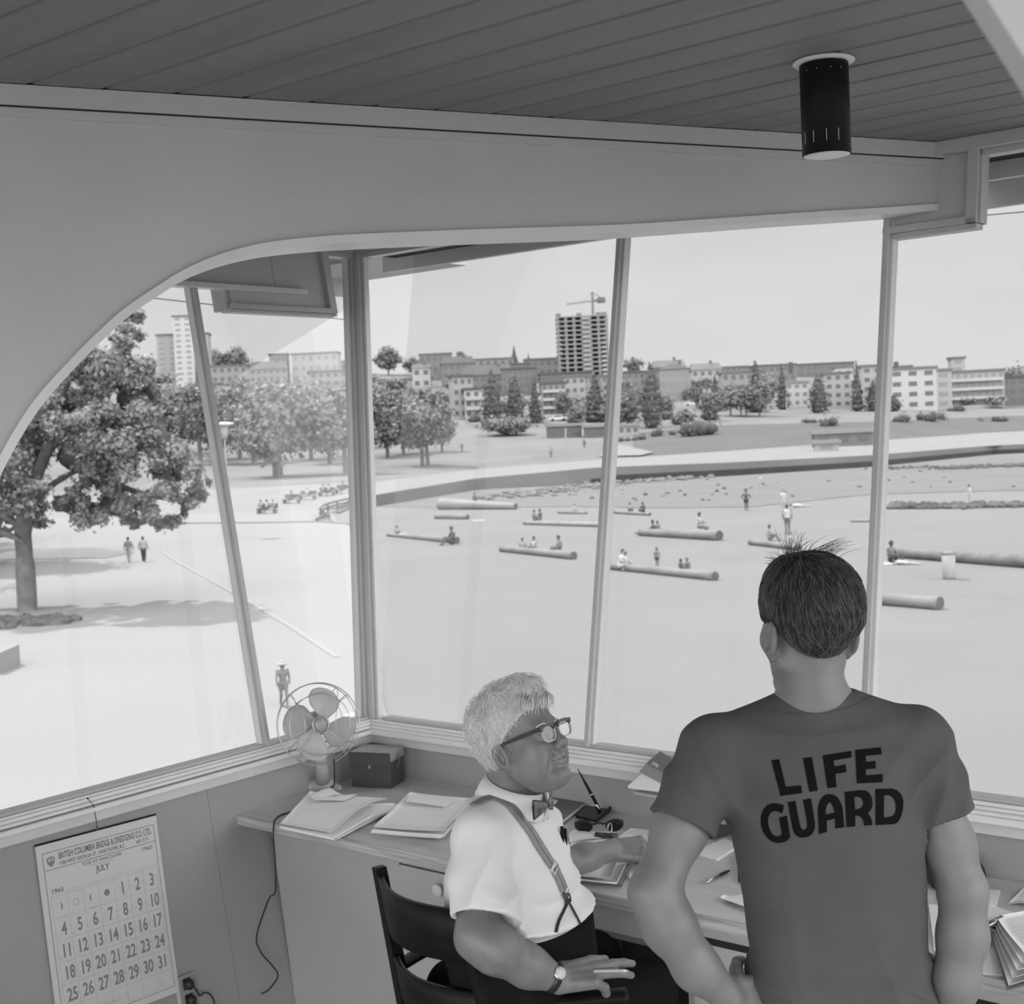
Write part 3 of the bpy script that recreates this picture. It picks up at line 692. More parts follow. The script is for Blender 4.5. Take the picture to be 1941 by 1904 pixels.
# neck and base
nk = MB(); top_ = fp(0, -.02, -.06)
nk.tube([fb+HZ*.02, fb*.62+top_*.38+HZ*.0, fb*.2+top_*.8], [.034, .024, .0175], 20)
nk.obj('neck', M_fan, t, True)
fb2 = MB()
def foot(P): return None
f = U(.02, cone(fb+HZ*.010-HR*.075-HF*.01, fb+HZ*.02, .019, .03), cone(fb+HZ*.008+HR*.055-HF*.03, fb+HZ*.014, .017, .028), cone(fb+HZ*.012+bf*.035, fb+HZ*.014, .02, .03), cone(fb+HZ*.02, fb+HZ*.05, .034, .026))
ff = lambda P: smax(f(P), -(P[:, 2]-(ZD+.0005)), .004)
V, F = mesh_sdf(ff, fb-A([.13, .13, .03]), fb+A([.13, .13, .09]), .0045); mkobj('base', V, F, M_fan, t, True)
# fan cord: runs over the papers and down in front of the desk
cp1 = [onz(633, 1440, .92), onz(634, 1485, .80), onz(626, 1494, ZD+.02), onz(606, 1506, ZD+.003), onz(575, 1524, ZD+.003), onz(552, 1539, ZD+.003), onz(531, 1546, ZD+.003), onz(521, 1555, ZD+.002)]
dn = [(519, 1562), (518, 1585), (520, 1612), (522, 1640), (522, 1690), (511, 1702), (500, 1730), (490, 1760), (486, 1785), (497, 1810), (515, 1830), (527, 1850), (513, 1873), (500, 1883), (488, 1885), (481, 1895), (484, 1915), (488, 1990)]
cp2 = [onp(x, y, (0, 3.052, 0), (0, 1, 0)) for x, y in dn]
tag(MB().tube(smooth_curve(cp1+cp2, 4), .0028, 7).obj('fan_cord', M_cord, smooth=True), 'thin black fan cord hanging over the left desk edge down to the floor', 'cord')

# binder, pen set, sunglasses, clip ------------------------------------------------
def slabq(q, z0, th, name, m, parent=None): 
    c = [onz(x, y, z0) for x, y in q]; mb = MB(); mb.hexa([*c, *[p+HZ*th for p in c]]); return mb
q = [(1035, 1525), (1048, 1504), (1110, 1520), (1066, 1554)]
cc = [onz(x, y, ZD+.02) for x, y in q]; cen = sum(cc)/4
t = thing('ring_binder', 'dark cloth ring binder behind the seated man by the pen stand', 'binder', A([cen[0], cen[1], ZD]))
for nm, z0, th, ins, m_ in (('back_cover', ZD+.0005, .003, 0, M_binder), ('pages', ZD+.0035, .013, .05, M_paper2), ('front_cover', ZD+.0165, .0035, 0, M_binder)):
    pp = [p*(1-ins)+cen*ins for p in cc]; mb = MB(); mb.hexa([*[A([p[0], p[1], z0]) for p in pp], *[A([p[0], p[1], z0+th]) for p in pp]]); bevel(mb.obj(nm, m_, t), .001)
lb = [(1042, 1513), (1058, 1518), (1052, 1526), (1036, 1522)]; MB().add([onz(x, y, ZD+.0205) for x, y in lb], [(0, 1, 2, 3)]).obj('label', M_paper, t)
q = [(1118, 1518), (1167, 1527), (1131, 1554), (1091, 1545)]
cc = [onz(x, y, ZD+.012) for x, y in q]; cen = sum(cc)/4
M_onyx = mat('black_onyx', .012, .25, spec=.25)
t = thing('pen_stand', 'black desk pen stand with a raised back edge behind the sunglasses', 'pen stand', A([cen[0], cen[1], ZD]))
mb = MB(); mb.hexa([*[A([p[0], p[1], ZD+.0004]) for p in cc], *[A([p[0], p[1], ZD+.011]) for p in cc]]); bevel(mb.obj('stand_base', M_onyx, t), .002)
MB().bar(cc[0]+HZ*.004, cc[1]+HZ*.004, HZ*.008, nrm(cc[3]-cc[0])*.003).obj('back_edge', M_onyx, t); MB().bar(cc[1]+HZ*.004, cc[2]+HZ*.0, HZ*.007, nrm(cc[0]-cc[1])*.003).obj('side_edge', M_onyx, t)
pb = onz(1137, 1536, ZD+.018); pt_ = atd(1095, 1458, (pb-CAM)@FW-.03)
MB().lathe(pb-HZ*.008, pt_-pb, [(.005, 0), (.0065, .006), (.0075, .03), (.006, .034)], 16).obj('pen_socket', M_chrome, t, True)
L_ = np.linalg.norm(pt_-pb)
tp = thing('desk_pen', 'long tapered black pen standing in the desk pen stand', 'pen', pb)
MB().lathe(pb+nrm(pt_-pb)*.006, pt_-pb, [(.003, 0), (.0055, .01), (.0058, .05), (.0048, .09), (.003, L_-.03), (.0012, L_-.006)], 14).obj('barrel', M_onyx, tp, True)
MB().lathe(pb+nrm(pt_-pb)*.06, pt_-pb, [(.0045, 0), (.0064, .0005), (.0061, .006), (.0045, .0065)], 14).obj('band', M_chrome, tp, True)

M_lens = mat('dark_lens', .012, .2, spec=.3); M_shell = mat('dark_shell_frame', .02, .35, spec=.25)
sl, sr = onz(1108, 1567, ZD+.026), onz(1163, 1565, ZD+.026); su = nrm(sr-sl); sn = nrm(np.cross(su, HZ)); sc_ = (sl+sr)/2
t = thing('sunglasses', 'pair of dark cat-eye sunglasses on the papers beside the pen stand', 'sunglasses', A([sc_[0], sc_[1], ZD]))
for s, cx in ((-1, sl), (1, sr)):
    c = cx; n = 20; rimo = []; rimi = []
    for k in range(n):
        a = 2*math.pi*k/n; e = 1+.28*max(0, math.cos(a-(.6 if s > 0 else math.pi-.6)))**3
        rimo.append(c+su*.027*e*math.cos(a)+HZ*.020*e*math.sin(a)); rimi.append(c+su*.021*math.cos(a)+HZ*.0145*math.sin(a))
    vs = rimo+rimi+[p+sn*.005 for p in rimo]+[p+sn*.005 for p in rimi]; fs = []
    for k in range(n):
        k2 = (k+1) % n; fs += [(k, k2, n+k2, n+k), (2*n+k, 3*n+k, 3*n+k2, 2*n+k2), (k, 2*n+k, 2*n+k2, k2), (n+k, n+k2, 3*n+k2, 3*n+k)]
    mkobj('rim', vs, fs, M_shell, t, True); MB().blob(c+sn*.003, (su*.0215, HZ*.015, sn*.0015), 16, 8).obj('lens', M_lens, t, True)
    MB().tube(smooth_curve([c+su*s*.03+HZ*.012, c+su*s*.026+sn*-.03+HZ*.006, c-su*s*.01-sn*.06-HZ*.006, c-su*s*.035-sn*.075-HZ*.018], 4), .0026, 8).obj('temple', M_shell, t, True)
MB().tube([sl+su*.022+HZ*.006, (sl+sr)/2+HZ*.009, sr-su*.022+HZ*.006], .003, 8).obj('bridge', M_shell, t, True)

M_steelb = mat('blue_steel_clip', .05, .25)
c0_ = onz(1149, 1586, ZD+.006); cu2 = nrm(onz(1173, 1588, ZD)-onz(1125, 1584, ZD))
cf2 = A([-cu2[1], cu2[0], 0])
t = thing('bulldog_clip', 'dark bulldog clip holding the papers beside the sunglasses', 'clip', c0_)
MB().tube([c0_-cu2*.036+HZ*.004, c0_+cu2*.036+HZ*.004], .0075, 10).obj('spring_tube', M_steelb, t, True)
bevel(MB().box(c0_-cf2*.010+HZ*.002, cu2*.036, cf2*.010, HZ*.001).obj('jaw', M_steelb, t), .001)
mb = MB(); 
for k in (-1, 1): pass
hp = [c0_+cu2*.006+HZ*.010, c0_+cu2*.003+cf2*.01+HZ*.028, c0_+cu2*.008+cf2*.016+HZ*.038, c0_+cu2*.016+cf2*.012+HZ*.034, c0_+cu2*.018+HZ*.012]
mb.tube(smooth_curve(hp, 4), .0022, 6); mb.obj('handle', M_chrome, t, True)
# papers in the middle
def pap(q, z, label, th=.0008, curl=None, lines=0, m=None, n=7, name='loose_paper', cat='paper'):
    o = sheetq(q, z, th, n=n, curl=curl).obj(name, m or M_paper, smooth=bool(curl)); tag(o, label, cat)
    if lines: lines_on(q, (z if not hasattr(z, '__len__') else max(z))+.0003, lines, 'printed_lines', o, curl=curl, w=.0005)
    return o
pap([(1086, 1578), (1232, 1574), (1225, 1606), (1078, 1612)], ZD+.003, 'broad printed white sheet under the bulldog clip', .002, None, 7)
pap([(1078, 1582), (1098, 1571), (1140, 1590), (1080, 1598)], [ZD+.006, ZD+.012, ZD+.006, ZD+.004], 'white sheet with a lifted corner left of the bulldog clip', curl=lambda a, b: .004*math.sin(3*a))
pap([(1168, 1590), (1195, 1570), (1232, 1574), (1222, 1592)], [ZD+.006, ZD+.012, ZD+.006, ZD+.006], 'folded white sheet right of the bulldog clip', lines=3)
# pad under the seated man's forearm
Q = [(1060, 1650), (1195, 1640), (1177, 1678), (1040, 1668)]
o = slabq(inset(Q, (2, 4)), ZD+.0005, .007, '', M_binder).obj('writing_folder', mat('brown_board', .17, .5)); tag(o, 'dark board folder at the bottom of the pad pile under the man\'s forearm', 'folder')
o = slabq(inset(Q, (0, 0)), ZD+.0082, .004, '', M_binder).obj('writing_folder', mat('brown_board')if 0 else mat('brown_board', .17)); tag(o, 'second dark board folder in the pad pile under the man\'s forearm', 'folder')
pap(inset(Q, (-8, -6)), ZD+.018, 'thick white writing pad under the man\'s forearm', .005, lambda a, b: .002*math.sin(5*a))
pap(inset(Q, (-20, -12)), ZD+.025, 'top curled sheet of the writing pad under the man\'s forearm', .0008, lambda a, b: .007*a*a*math.sin(3*b))
MB_ = MB(); MB_.box(onz(1196, 1662, ZD+.009), HR*.006, HF*.012, HZ*.009); tag(bevel(MB_.obj('eraser', M_white), .002), 'small white eraser at the right end of the pad pile', 'eraser')
# right of the guard's left arm
pap([(1372, 1590), (1404, 1600), (1360, 1629), (1312, 1615)], ZD+.006, 'thick white notepad between the arm and shirt of the lifeguard', .006, None, 5)
Wq = [(1345, 1577), (1396, 1564), (1392, 1582), (1352, 1592)]
for i in range(3):
    o = slabq(inset(Wq, (i*1.5, -i*4)), ZD+.0005+i*.008, .0065, '', None).obj('wallet', mat('dark_leather', .045, .4)); bevel(o, .002)
    tag(o, ('lowest dark leather wallet behind the notepad', 'middle dark leather wallet behind the notepad', 'topmost dark leather wallet behind the notepad')[i], 'wallet', 'dark leather wallets behind the notepad')
pa, pb2 = onz(1339, 1673, ZD+.006), onz(1384, 1650, ZD+.006); pm = pa*.45+pb2*.55; ax = pb2-pa; LL = np.linalg.norm(ax)
t = thing('ballpoint_pen', 'silver and black pen lying on the desk beside the lifeguard\'s left elbow', 'pen', pm-HZ*.005)
MB().lathe(pa, ax, [(.002, 0), (.0042, .003), (.005, .02), (.0052, LL*.5)], 14).obj('cap', M_chrome, t, True)
MB().lathe(pa, ax, [(.0046, LL*.5), (.0046, LL*.85), (.002, LL*.97), (.0008, LL)], 14).obj('barrel', M_onyx, t, True)
MB().box(pa+ax*.2+HZ*.005, nrm(ax)*.017, np.cross(nrm(ax), HZ)*.0015, HZ*.0008).obj('pocket_clip', M_chrome, t)
# tool beside the shirt
k0, k1 = onz(1402, 1672, ZD+.006), onz(1403, 1622, ZD+.012)
t = thing('staple_remover', 'dark metal tool partly hidden behind the lifeguard\'s shirt', 'tool', k0)
MB().tube([k0, k0*.5+k1*.5+HZ*.002, k1], [.004, .007, .009], 10, flat=.6).obj('tool_handle', M_shell, t, True); MB().blob(k1, (.012, .014, .009), 12, 8).obj('tool_head', M_onyx, t, True)
pap([(1378, 1700), (1432, 1693), (1430, 1725), (1365, 1703)], [ZD+.003, ZD+.004, ZD+.012, ZD+.008], 'white sheet with a lifted edge below the pen, partly behind the lifeguard\'s shirt', curl=lambda a, b: .006*math.sin(3*b)*(1-a))
# right-hand side papers
pap([(1855, 1686), (1896, 1688), (1888, 1717), (1850, 1716)], ZD+.004, 'white notepad right of the lifeguard\'s right elbow', .003, None, 3)
pap([(1775, 1698), (1795, 1680), (1810, 1706), (1776, 1710)], ZD+.002, 'small white slip seen between the lifeguard\'s shirt and right arm', .001)
pap([(1940, 1684), (1985, 1690), (1985, 1722), (1910, 1714)], [ZD+.01, ZD+.004, ZD+.002, ZD+.004], 'curved white sheet at the right edge of the desk', curl=lambda a, b: .008*math.sin(3.14*a))
pap([(1760, 1715), (1888, 1719), (1962, 1744), (1770, 1790)], ZD+.007, 'wide ruled white sheet beneath the dark stapler bar', .001, None, 9, n=3)
pap([(1765, 1760), (1800, 1752), (1870, 1790), (1770, 1800)], ZD+.003, 'lower white sheet between the lifeguard\'s shirt and right arm', .002, None, 4, n=3)
pap([(1770, 1800), (1885, 1796), (1915, 1850), (1790, 1840)], ZD+.0025, 'white pad half under the clipboard at the right desk edge', .002, None, 0, n=3)
# clipboard with thick curling papers
qc = [(1872, 1757), (1990, 1735), (2010, 1850), (1909, 1878)]
t0 = sheetq(qc, [ZD+.012, ZD+.012, ZD+.010, ZD+.016], .004, n=3)
t = thing('clipboard', 'clipboard holding a thick sheaf of curling forms at the right desk edge', 'clipboard', onz(1930, 1800, ZD)); t0.obj('board', mat('brown_board'), t)
for i in range(5):
    g_ = lambda a, b, i=i: .005*i+.028*b*b*(.2+.16*i)*(1 if b < .8 else 1-(b-.8)*1.5)
    sheetq([(1876+i*3, 1756-i), (1990, 1733), (2010, 1840-i*3), (1912+i*8, 1872-i*8)], ZD+.016+i*.001, .0008, n=9, curl=g_).obj('form_sheet', M_paper if i != 1 else M_paper2, t, True)
lines_on([(1888, 1752), (1990, 1733), (2005, 1825), (1944, 1838)], ZD+.048, 6, 'printed_lines', t, lo=(.15, .12), hi=(.95, .6), w=.0006)
ca, cb_ = onz(1871, 1756, ZD+.034), onz(1899, 1742, ZD+.034); MB().tube([ca, cb_], .0085, 14).obj('clip_bar', mat('dull_steel', .3, .3, metal=.8), t, True)
MB().box((ca+cb_)/2-HZ*.010+nrm(cb_-ca)*0, nrm(cb_-ca)*.024, np.cross(nrm(cb_-ca), HZ)*.012, HZ*.001).obj('clip_jaw', M_chrome, t)
# black handle behind the guard's arm
w0 = [onp(x, y, (0, 3.70, 0), (0, 1, -TF)) for x, y in ((1835, 1622), (1852, 1634), (1862, 1648), (1866, 1664))]
w0 = [atd(x, y, 3.7) for x, y in ((1820, 1640), (1838, 1628), (1853, 1634), (1863, 1648), (1867, 1668), (1866, 1690))]
hb = onz(1830, 1668, ZD)
t = thing('telephone', 'black desk telephone mostly hidden behind the lifeguard\'s right arm', 'telephone', A([hb[0], hb[1], ZD]))
hcen = A([hb[0]-.02, hb[1]-.03, ZD]); hcx = HR; hcy = HF
mb = MB(); mb.hexa([hcen+hcx*a+hcy*b+HZ*c for c, s in ((.001, 1), (.075, .6)) for a, b in ((-.08*s, -.07*s), (.05*s, -.07*s), (.05*s, .09*s), (-.08*s, .09*s))]); bevel(mb.obj('phone_body', M_onyx, t), .01)
MB().tube(smooth_curve(w0, 4), .0045, 8).obj('handset_cord', M_onyx, t, True)
# booklet on a small ledge under the window sill
lz = onp(1232, 1502, Fp(0, .8, .085), (0, 1, -TF)); 
tag(MB().box(A([lz[0]+.012, lz[1]+.03, lz[2]-.004]), (.06, 0, 0), (0, .055, 0), (0, 0, .004)).obj('wall_ledge', M_desk), 'narrow grey ledge on the wall under the window sill', 'ledge')
def wf_(px, py, o): return onp(px, py, Fp(0, .8, o), (0, 1, -TF))
b1_ = [wf_(1190, 1496, .09), wf_(1260, 1505, .09), wf_(1285, 1476, .07), wf_(1213, 1470, .07)]
t = thing('booklet', 'grey-covered booklet with curling cover leaning on the ledge under the window', 'booklet', sum(b1_)/4)
mb = MB(); lo4 = [wf_(1191, 1495, .10), wf_(1258, 1503, .11), wf_(1285, 1482, .07), wf_(1218, 1472, .065)]; mb.hexa([*lo4, *[p+A([0, -.002, .009]) for p in lo4]]); mb.obj('pages', M_paper, t)
cv4 = [wf_(1211, 1466, .10), wf_(1252, 1427, .075), wf_(1290, 1451, .08), wf_(1258, 1491, .115)]
P = [[(cv4[0]*(1-a)+cv4[1]*a)*(1-b)+(cv4[3]*(1-a)+cv4[2]*a)*b+A([0, -.012*math.sin(math.pi*a), .004]) for a in np.linspace(0, 1, 7)] for b in np.linspace(0, 1, 7)]
MB().sheet(P).obj('cover', mat('grey_cover', .28, .6), t, True)
P2 = [[(cv4[0]*(1-a)+cv4[1]*a)*(1-b)+(cv4[3]*(1-a)+cv4[2]*a)*b+A([0, -.0135*math.sin(math.pi*a)-.001, .0045]) for a in np.linspace(.45, 1, 5)] for b in np.linspace(0, 1, 5)]
MB().sheet(P2).obj('cover_band', mat('dark_cover_band', .17, .6), t, True)
dd = nrm(cv4[1]-cv4[0]); ee = nrm(cv4[3]-cv4[0]); V, F = text_mesh('t', '590', cv4[0]*.4+cv4[1]*.35+cv4[2]*.15+cv4[3]*.1+A([0, -.024, .012]), nrm(cv4[2]-cv4[1]), dd, .018, None, None); mkobj('cover_number', V, F, M_paper, t)

# chair ------------------------------------------------------------------------
M_chair = mat('black_lacquered_wood', .008, .45, .2, 20, spec=.18)
PFt, PNt = atd(719, 1652, 3.62), atd(877, 1730, 3.30); PFb, PNb = atd(768, 1904, 3.60), atd(918, 1904, 3.32)
ru = PNt-PFt; ru[2] = 0; rwid = np.linalg.norm(ru); ru /= rwid; cf = A([-ru[1], ru[0], 0.])     # chair right, chair forward
cm = (PFt+PNt)/2
t = thing('wooden_armchair', 'black wooden armchair with curved slat back under the seated man', 'chair', A([*(cm+cf*.25)[:2], 0]))
def ext(a, b, z): s = (z-a[2])/(b[2]-a[2]); return a+(b-a)*s
posts = []
for a, b in ((PFt, PFb), (PNt, PNb)):
    top_ = a+HZ*.012; seat_ = ext(a, b, .45); mb = MB(); fl = seat_-cf*.09; fl = A([fl[0], fl[1], 0])
    W = ru*.0125; Dv = cf*.021
    mb.hexa([seat_-W-Dv, seat_+W-Dv, seat_+W+Dv, seat_-W+Dv, top_-W-Dv*.8, top_+W-Dv*.8, top_+W+Dv*.8, top_-W+Dv*.8])
    mb.hexa([fl-W-Dv*.8, fl+W-Dv*.8, fl+W+Dv*.8, fl-W+Dv*.8, seat_-W-Dv, seat_+W-Dv, seat_+W+Dv, seat_-W+Dv]); bevel(mb.obj('back_post', M_chair, t), .003); posts.append((a, b))
def slat(z0, z1, bow):
    V = []; n = 15
    for zi, z in enumerate((z0, (z0+z1)/2, z1)):
        pf, pn = ext(PFt, PFb, z), ext(PNt, PNb, z)
        for k in range(n):
            a = k/(n-1); V.append(pf*(1-a)+pn*a-cf*bow*math.sin(math.pi*a))
    V = A(V); F = [(i*n+j, i*n+j+1, (i+1)*n+j+1, (i+1)*n+j) for i in range(2) for j in range(n-1)]
    o = mkobj('back_slat', V, F, M_chair, t, True); s_ = o.modifiers.new('s', 'SOLIDIFY'); s_.thickness = .016; s_.offset = 0; return o
slat(.775, PFt[2]-.005, .06); slat(.60, .70, .06)
mb = MB(); sc0 = cm+cf*.03
seat = [sc0+ru*a+cf*b for a, b in ((-.20, .02), (.20, .02), (.235, .42), (-.235, .42))]
mb.hexa([A([*p[:2], .415]) for p in seat]+[A([*p[:2], .445]) for p in seat]); bevel(mb.obj('seat', M_chair, t), .008)
for a in (-.2, .2):
    p = sc0+ru*a+cf*.38; MB().hexa([A([*(p+ru*x*.8+cf*y*.8)[:2], 0]) for x, y in ((-.018, -.018), (.018, -.018), (.018, .018), (-.018, .018))]+[A([*(p+ru*x+cf*y)[:2], .414]) for x, y in ((-.02, -.02), (.02, -.02), (.02, .02), (-.02, .02))]).obj('front_leg', M_chair, t)
ARM_END = atd(1188, 1868, 3.36); ARM_END = A([*ARM_END[:2], .675])
for s, pst in ((1, (PNt, PNb)), (-1, (PFt, PFb))):
    a0 = ext(*pst, .672)
    if s > 0: pts = [a0-cf*.0, a0+ru*.05+cf*.10, ARM_END*.6+(a0+ru*.05+cf*.1)*.4, ARM_END]
    else: pts = [a0, a0-ru*.05+cf*.12, a0-ru*.06+cf*.22, a0-ru*.05+cf*.30]
    for q_ in pts: q_[2] = .662
    mb = MB(); sp = smooth_curve(pts, 5); n = len(sp)
    mb.tube(sp, [.022+.008*(i/(n-1)) for i in range(n)], 14, flat=.6); mb.obj('armrest', M_chair, t, True)
    e = sp[-5]; g_ = sc0+ru*s*.2+cf*.3; MB().bar(A([*g_[:2], .44]), A([*e[:2], .655]), ru*.013, cf*.018).obj('arm_support', M_chair, t)
# ================================================================ the two men in the room
M_skinG = mat('skin_tanned', .18, .5, .07, 25, .08, 160)
M_skinO = mat('skin_older', .185, .45, .12, 28, .12, 130)
M_tee = mat('grey_cotton_tee', .077, .95, .07, 14, .12, 220)
M_shirt = mat('white_cotton_shirt', .72, .75, .03, 10, .05, 200)
M_trs = mat('dark_trousers', .010, .95, .15, 12, spec=.1)
M_hairD = mat('brown_hair', .040, .55, .3, 60, spec=.3)
M_hairD2 = mat('brown_hair_light', .13, .5, .3, 60, spec=.3)
M_hairW = mat('white_hair', .78, .5, .12, 40)
M_hairW2 = mat('white_hair_strand', .88, .45)
M_letter = mat('black_flock_letters', .008, .95, spec=.05)
M_strap = mat('grey_elastic', .24, .7, .15, 60)
M_eye = mat('eye_white', .5, .2); M_iris = mat('iris', .04, .2); M_lip = mat('lips', .16, .4)
BK = .018

def head_sdf(O, fa, ua, s=1., chub=0.):
    a = nrm(fa); c = nrm(np.cross(A(ua), a)); b = np.cross(a, c); R = np.stack([a, b, c])
    z3 = lambda *q: A(q, float)
    prim = [ell((-.012, .030, 0), (.098, .088, .078)), ell((.022, -.028, 0), (.068, .088, .064))]
    for sg in (-1, 1):
        prim += [cone((-.002, -.062, sg*.050), (.068, -.100, sg*.014), .022, .020), ell((.050, -.022, sg*.042), (.028, .024, .024))]
        if chub: prim += [ell((.030, -.070, sg*.046), (.046, .042, .030)), ell((.058, -.045, sg*.036), (.028, .03, .026))]
    prim += [cone((.078, .016, -.028), (.078, .016, .028), .013, .013), ell((.080, -.102, 0), (.018, .017, .022))]
    if chub: prim += [ell((.035, -.108, 0), (.055, .028, .042))]
    base = U(.022, *prim)
    nose = U(.010, cone((.087, .006, 0), (.114, -.027, 0), .0085, .0125), ell((.100, -.036, .012), (.012, .009, .009)), ell((.100, -.036, -.012), (.012, .009, .009)))
    lips = U(.004, cone((.0905, -.0595, -.016), (.0965, -.0575, 0), .0045, .0065), cone((.0905, -.0595, .016), (.0965, -.0575, 0), .0045, .0065),
             cone((.089, -.070, -.014), (.0945, -.072, 0), .0045, .0075), cone((.089, -.070, .014), (.0945, -.072, 0), .0045, .0075), ell((.088, -.062, 0), (.014, .022, .026)))
    sock = U(.005, ell((.096, -.001, .031), (.020, .013, .018)), ell((.096, -.001, -.031), (.020, .013, .018)))
    mouth = U(.002, cone((.088, -.0655, -.025), (.104, -.0640, 0), .0012, .0030), cone((.088, -.0655, .025), (.104, -.0640, 0), .0012, .0030))
    lids = U(.003, ell((.074, -.002, .031), (.0145, .0125, .0150)), ell((.074, -.002, -.031), (.0145, .0125, .0150)))
    nost = U(.001, ell((.104, -.0435, .008), (.007, .0045, .0045)), ell((.104, -.0435, -.008), (.007, .0045, .0045)))
    ears = []
    for sg in (-1, 1):
        ax = np.stack([nrm((.92, .25, 0)), nrm((-.25, .92, 0)), z3(0, 0, 1)])
        cen = z3(-.014, -.022, sg*.086)
        outer = ell(cen, (.021, .035, .0080), ax); lobe = ell((-.003, -.052, sg*.079), (.010, .012, .006)); att = ell((-.002, -.025, sg*.074), (.012, .026, .010))
        conch = ell(cen+z3(.005, -.005, sg*.006), (.010, .017, .010), ax); groove = ell(cen+z3(.000, .013, sg*.0070), (.012, .012, .0055), ax)
        ears.append((U(.006, outer, lobe, att), conch, groove))
    folds = U(.002, cone((.095, -.038, .020), (.083, -.072, .037), .0035, .0025), cone((.095, -.038, -.020), (.083, -.072, -.037), .0035, .0025)) if chub else None
    def f(P):
        q = (P-O)@R.T/s; d = base(q); d = smin(d, nose(q), .012); d = smax(d, -sock(q), .012); d = smin(d, lids(q), .003)
        d = smin(d, lips(q), .006); d = smax(d, -mouth(q), .003); d = smax(d, -nost(q), .003)
        if folds is not None: d = smax(d, -folds(q), .006)
        for o, cc, gg in ears: e = smax(smax(o(q), -cc(q), .003), -gg(q), .002); d = smin(d, e, .003)
        return d*s
    f.R = R; f.O = A(O); f.s = s; return f
def hpt(h, a, b, c): return h.O+h.s*(a*h.R[0]+b*h.R[1]+c*h.R[2])
def hair_sdf(h, la, lh, thick, bulge=None, n_amp=.004, n_sc=70., tap=.55):
    def f(P):
        q = (P-h.O)@h.R.T/h.s; hl = np.interp(q[:, 0], la, lh); t = np.clip((q[:, 1]-hl)*tap, -.02, 1)
        th = np.minimum(t, thick+(bulge(q) if bulge else 0)); th = th+n_amp*vnoise(q*n_sc)*(t > 0.004)
        earz = np.clip(1-np.linalg.norm((q-A([-.01, -.02, 0]))*A([1, 1, 0]), axis=1)/.045, 0, 1)
        # skull without ears: use plain ellipsoids so hair does not wrap the ears
        d = smin(ell((-.012, .030, 0), (.098, .088, .078))(q), ell((.022, -.020, 0), (.066, .088, .066))(q), .03)
        return (d-th+np.where(t <= 0, .012, 0))*h.s
    return f

def hand(w, d, nb, curls, spread=.12, s=1., side=1, thumb=(.6, .35, .5), thumbc=.5, fat=1.):
    """side=+1: thumb lies on cross(nb,d)*+1 side. returns list of prims, tips"""
    d = nrm(d); nb = nrm(A(nb)-d*(A(nb)@d)); sd = np.cross(nb, d)*side; pr = []; tips = []
    offs = (.030, .010, -.010, -.028); L = (.042, .047, .044, .034); kl = (.090, .094, .089, .080)
    kn = [w+d*kl[i]*s+sd*offs[i]*s for i in range(4)]
    for i in range(4): pr.append(cone(w+sd*offs[i]*.55*s, kn[i]-nb*.004, .0175*s*fat, .0118*s*fat))
    for i in range(4):
        c = curls[i]; ang = 0; p = kn[i]; dd = nrm(d+sd*spread*(1.5-i)*.6); seq = [p]; rr = [.0108*s*fat]
        for j, (l, r) in enumerate(zip((L[i], L[i]*.62, L[i]*.5), (.0098, .0088, .0074))):
            ang += c[j]; v = dd*math.cos(ang)-nb*math.sin(ang); p = p+v*l*s; seq.append(p); rr.append(r*s*fat)
        pr.append(chain(seq, rr, .003)); tips.append(p)
    t0 = w+d*.022*s+sd*.026*s-nb*.004; td = nrm(d*thumb[0]+sd*thumb[1]-nb*thumb[2]); t1 = t0+td*.040*s; td2 = nrm(td*math.cos(thumbc)+(d*.7-nb*.3-sd*.3)*math.sin(thumbc)); t2 = t1+td2*.033*s; t3 = t2+nrm(td2+d*.3-sd*.2)*.026*s
    pr.append(chain([t0, t1, t2, t3], [.0165*s*fat, .0125*s*fat, .0108*s*fat, .0085*s*fat], .004)); tips.append(t3)
    return pr, tips, kn
def bb(pts, m): p = A(pts); return p.min(0)-m, p.max(0)+m
def loft(zs, cen, w, d, fax, n=2.3):     # torso by horizontal slices; fax = forward unit vector, w side, d depth
    fax = nrm(fax); sax = np.cross(HZ, fax); cen = A(cen); zs = A(zs)
    def f(P):
        z = P[:, 2]; cx = np.interp(z, zs, cen[:, 0]); cy = np.interp(z, zs, cen[:, 1]); ww = np.interp(z, zs, w); dd = np.interp(z, zs, d)
        X = (P[:, 0]-cx)*fax[0]+(P[:, 1]-cy)*fax[1]; Y = (P[:, 0]-cx)*sax[0]+(P[:, 1]-cy)*sax[1]
        k = (np.abs(X/dd)**n+np.abs(Y/ww)**n)**(1/n); g = (k-1)*np.minimum(ww, dd)*.93
        over = np.maximum(np.maximum(zs[0]-z, z-zs[-1]), 0); return np.where(over > 0, np.sqrt(np.maximum(g, 0)**2+over**2)+np.minimum(g, 0)*(over < .001), g)
    return f
def bvh_of(V, F): return BVHTree.FromPolygons([tuple(v) for v in V.tolist()], [tuple(q) for q in F.tolist()])
def hit(bv, x, y, off=0.):
    r = ray(x, y); r = r/np.linalg.norm(r); q = bv.ray_cast(Vector(CAM), Vector(r))
    if q[0] is None: return None, None
    n = A(q[1]); n = n if n@r < 0 else -n
    return A(q[0])+n*off, n
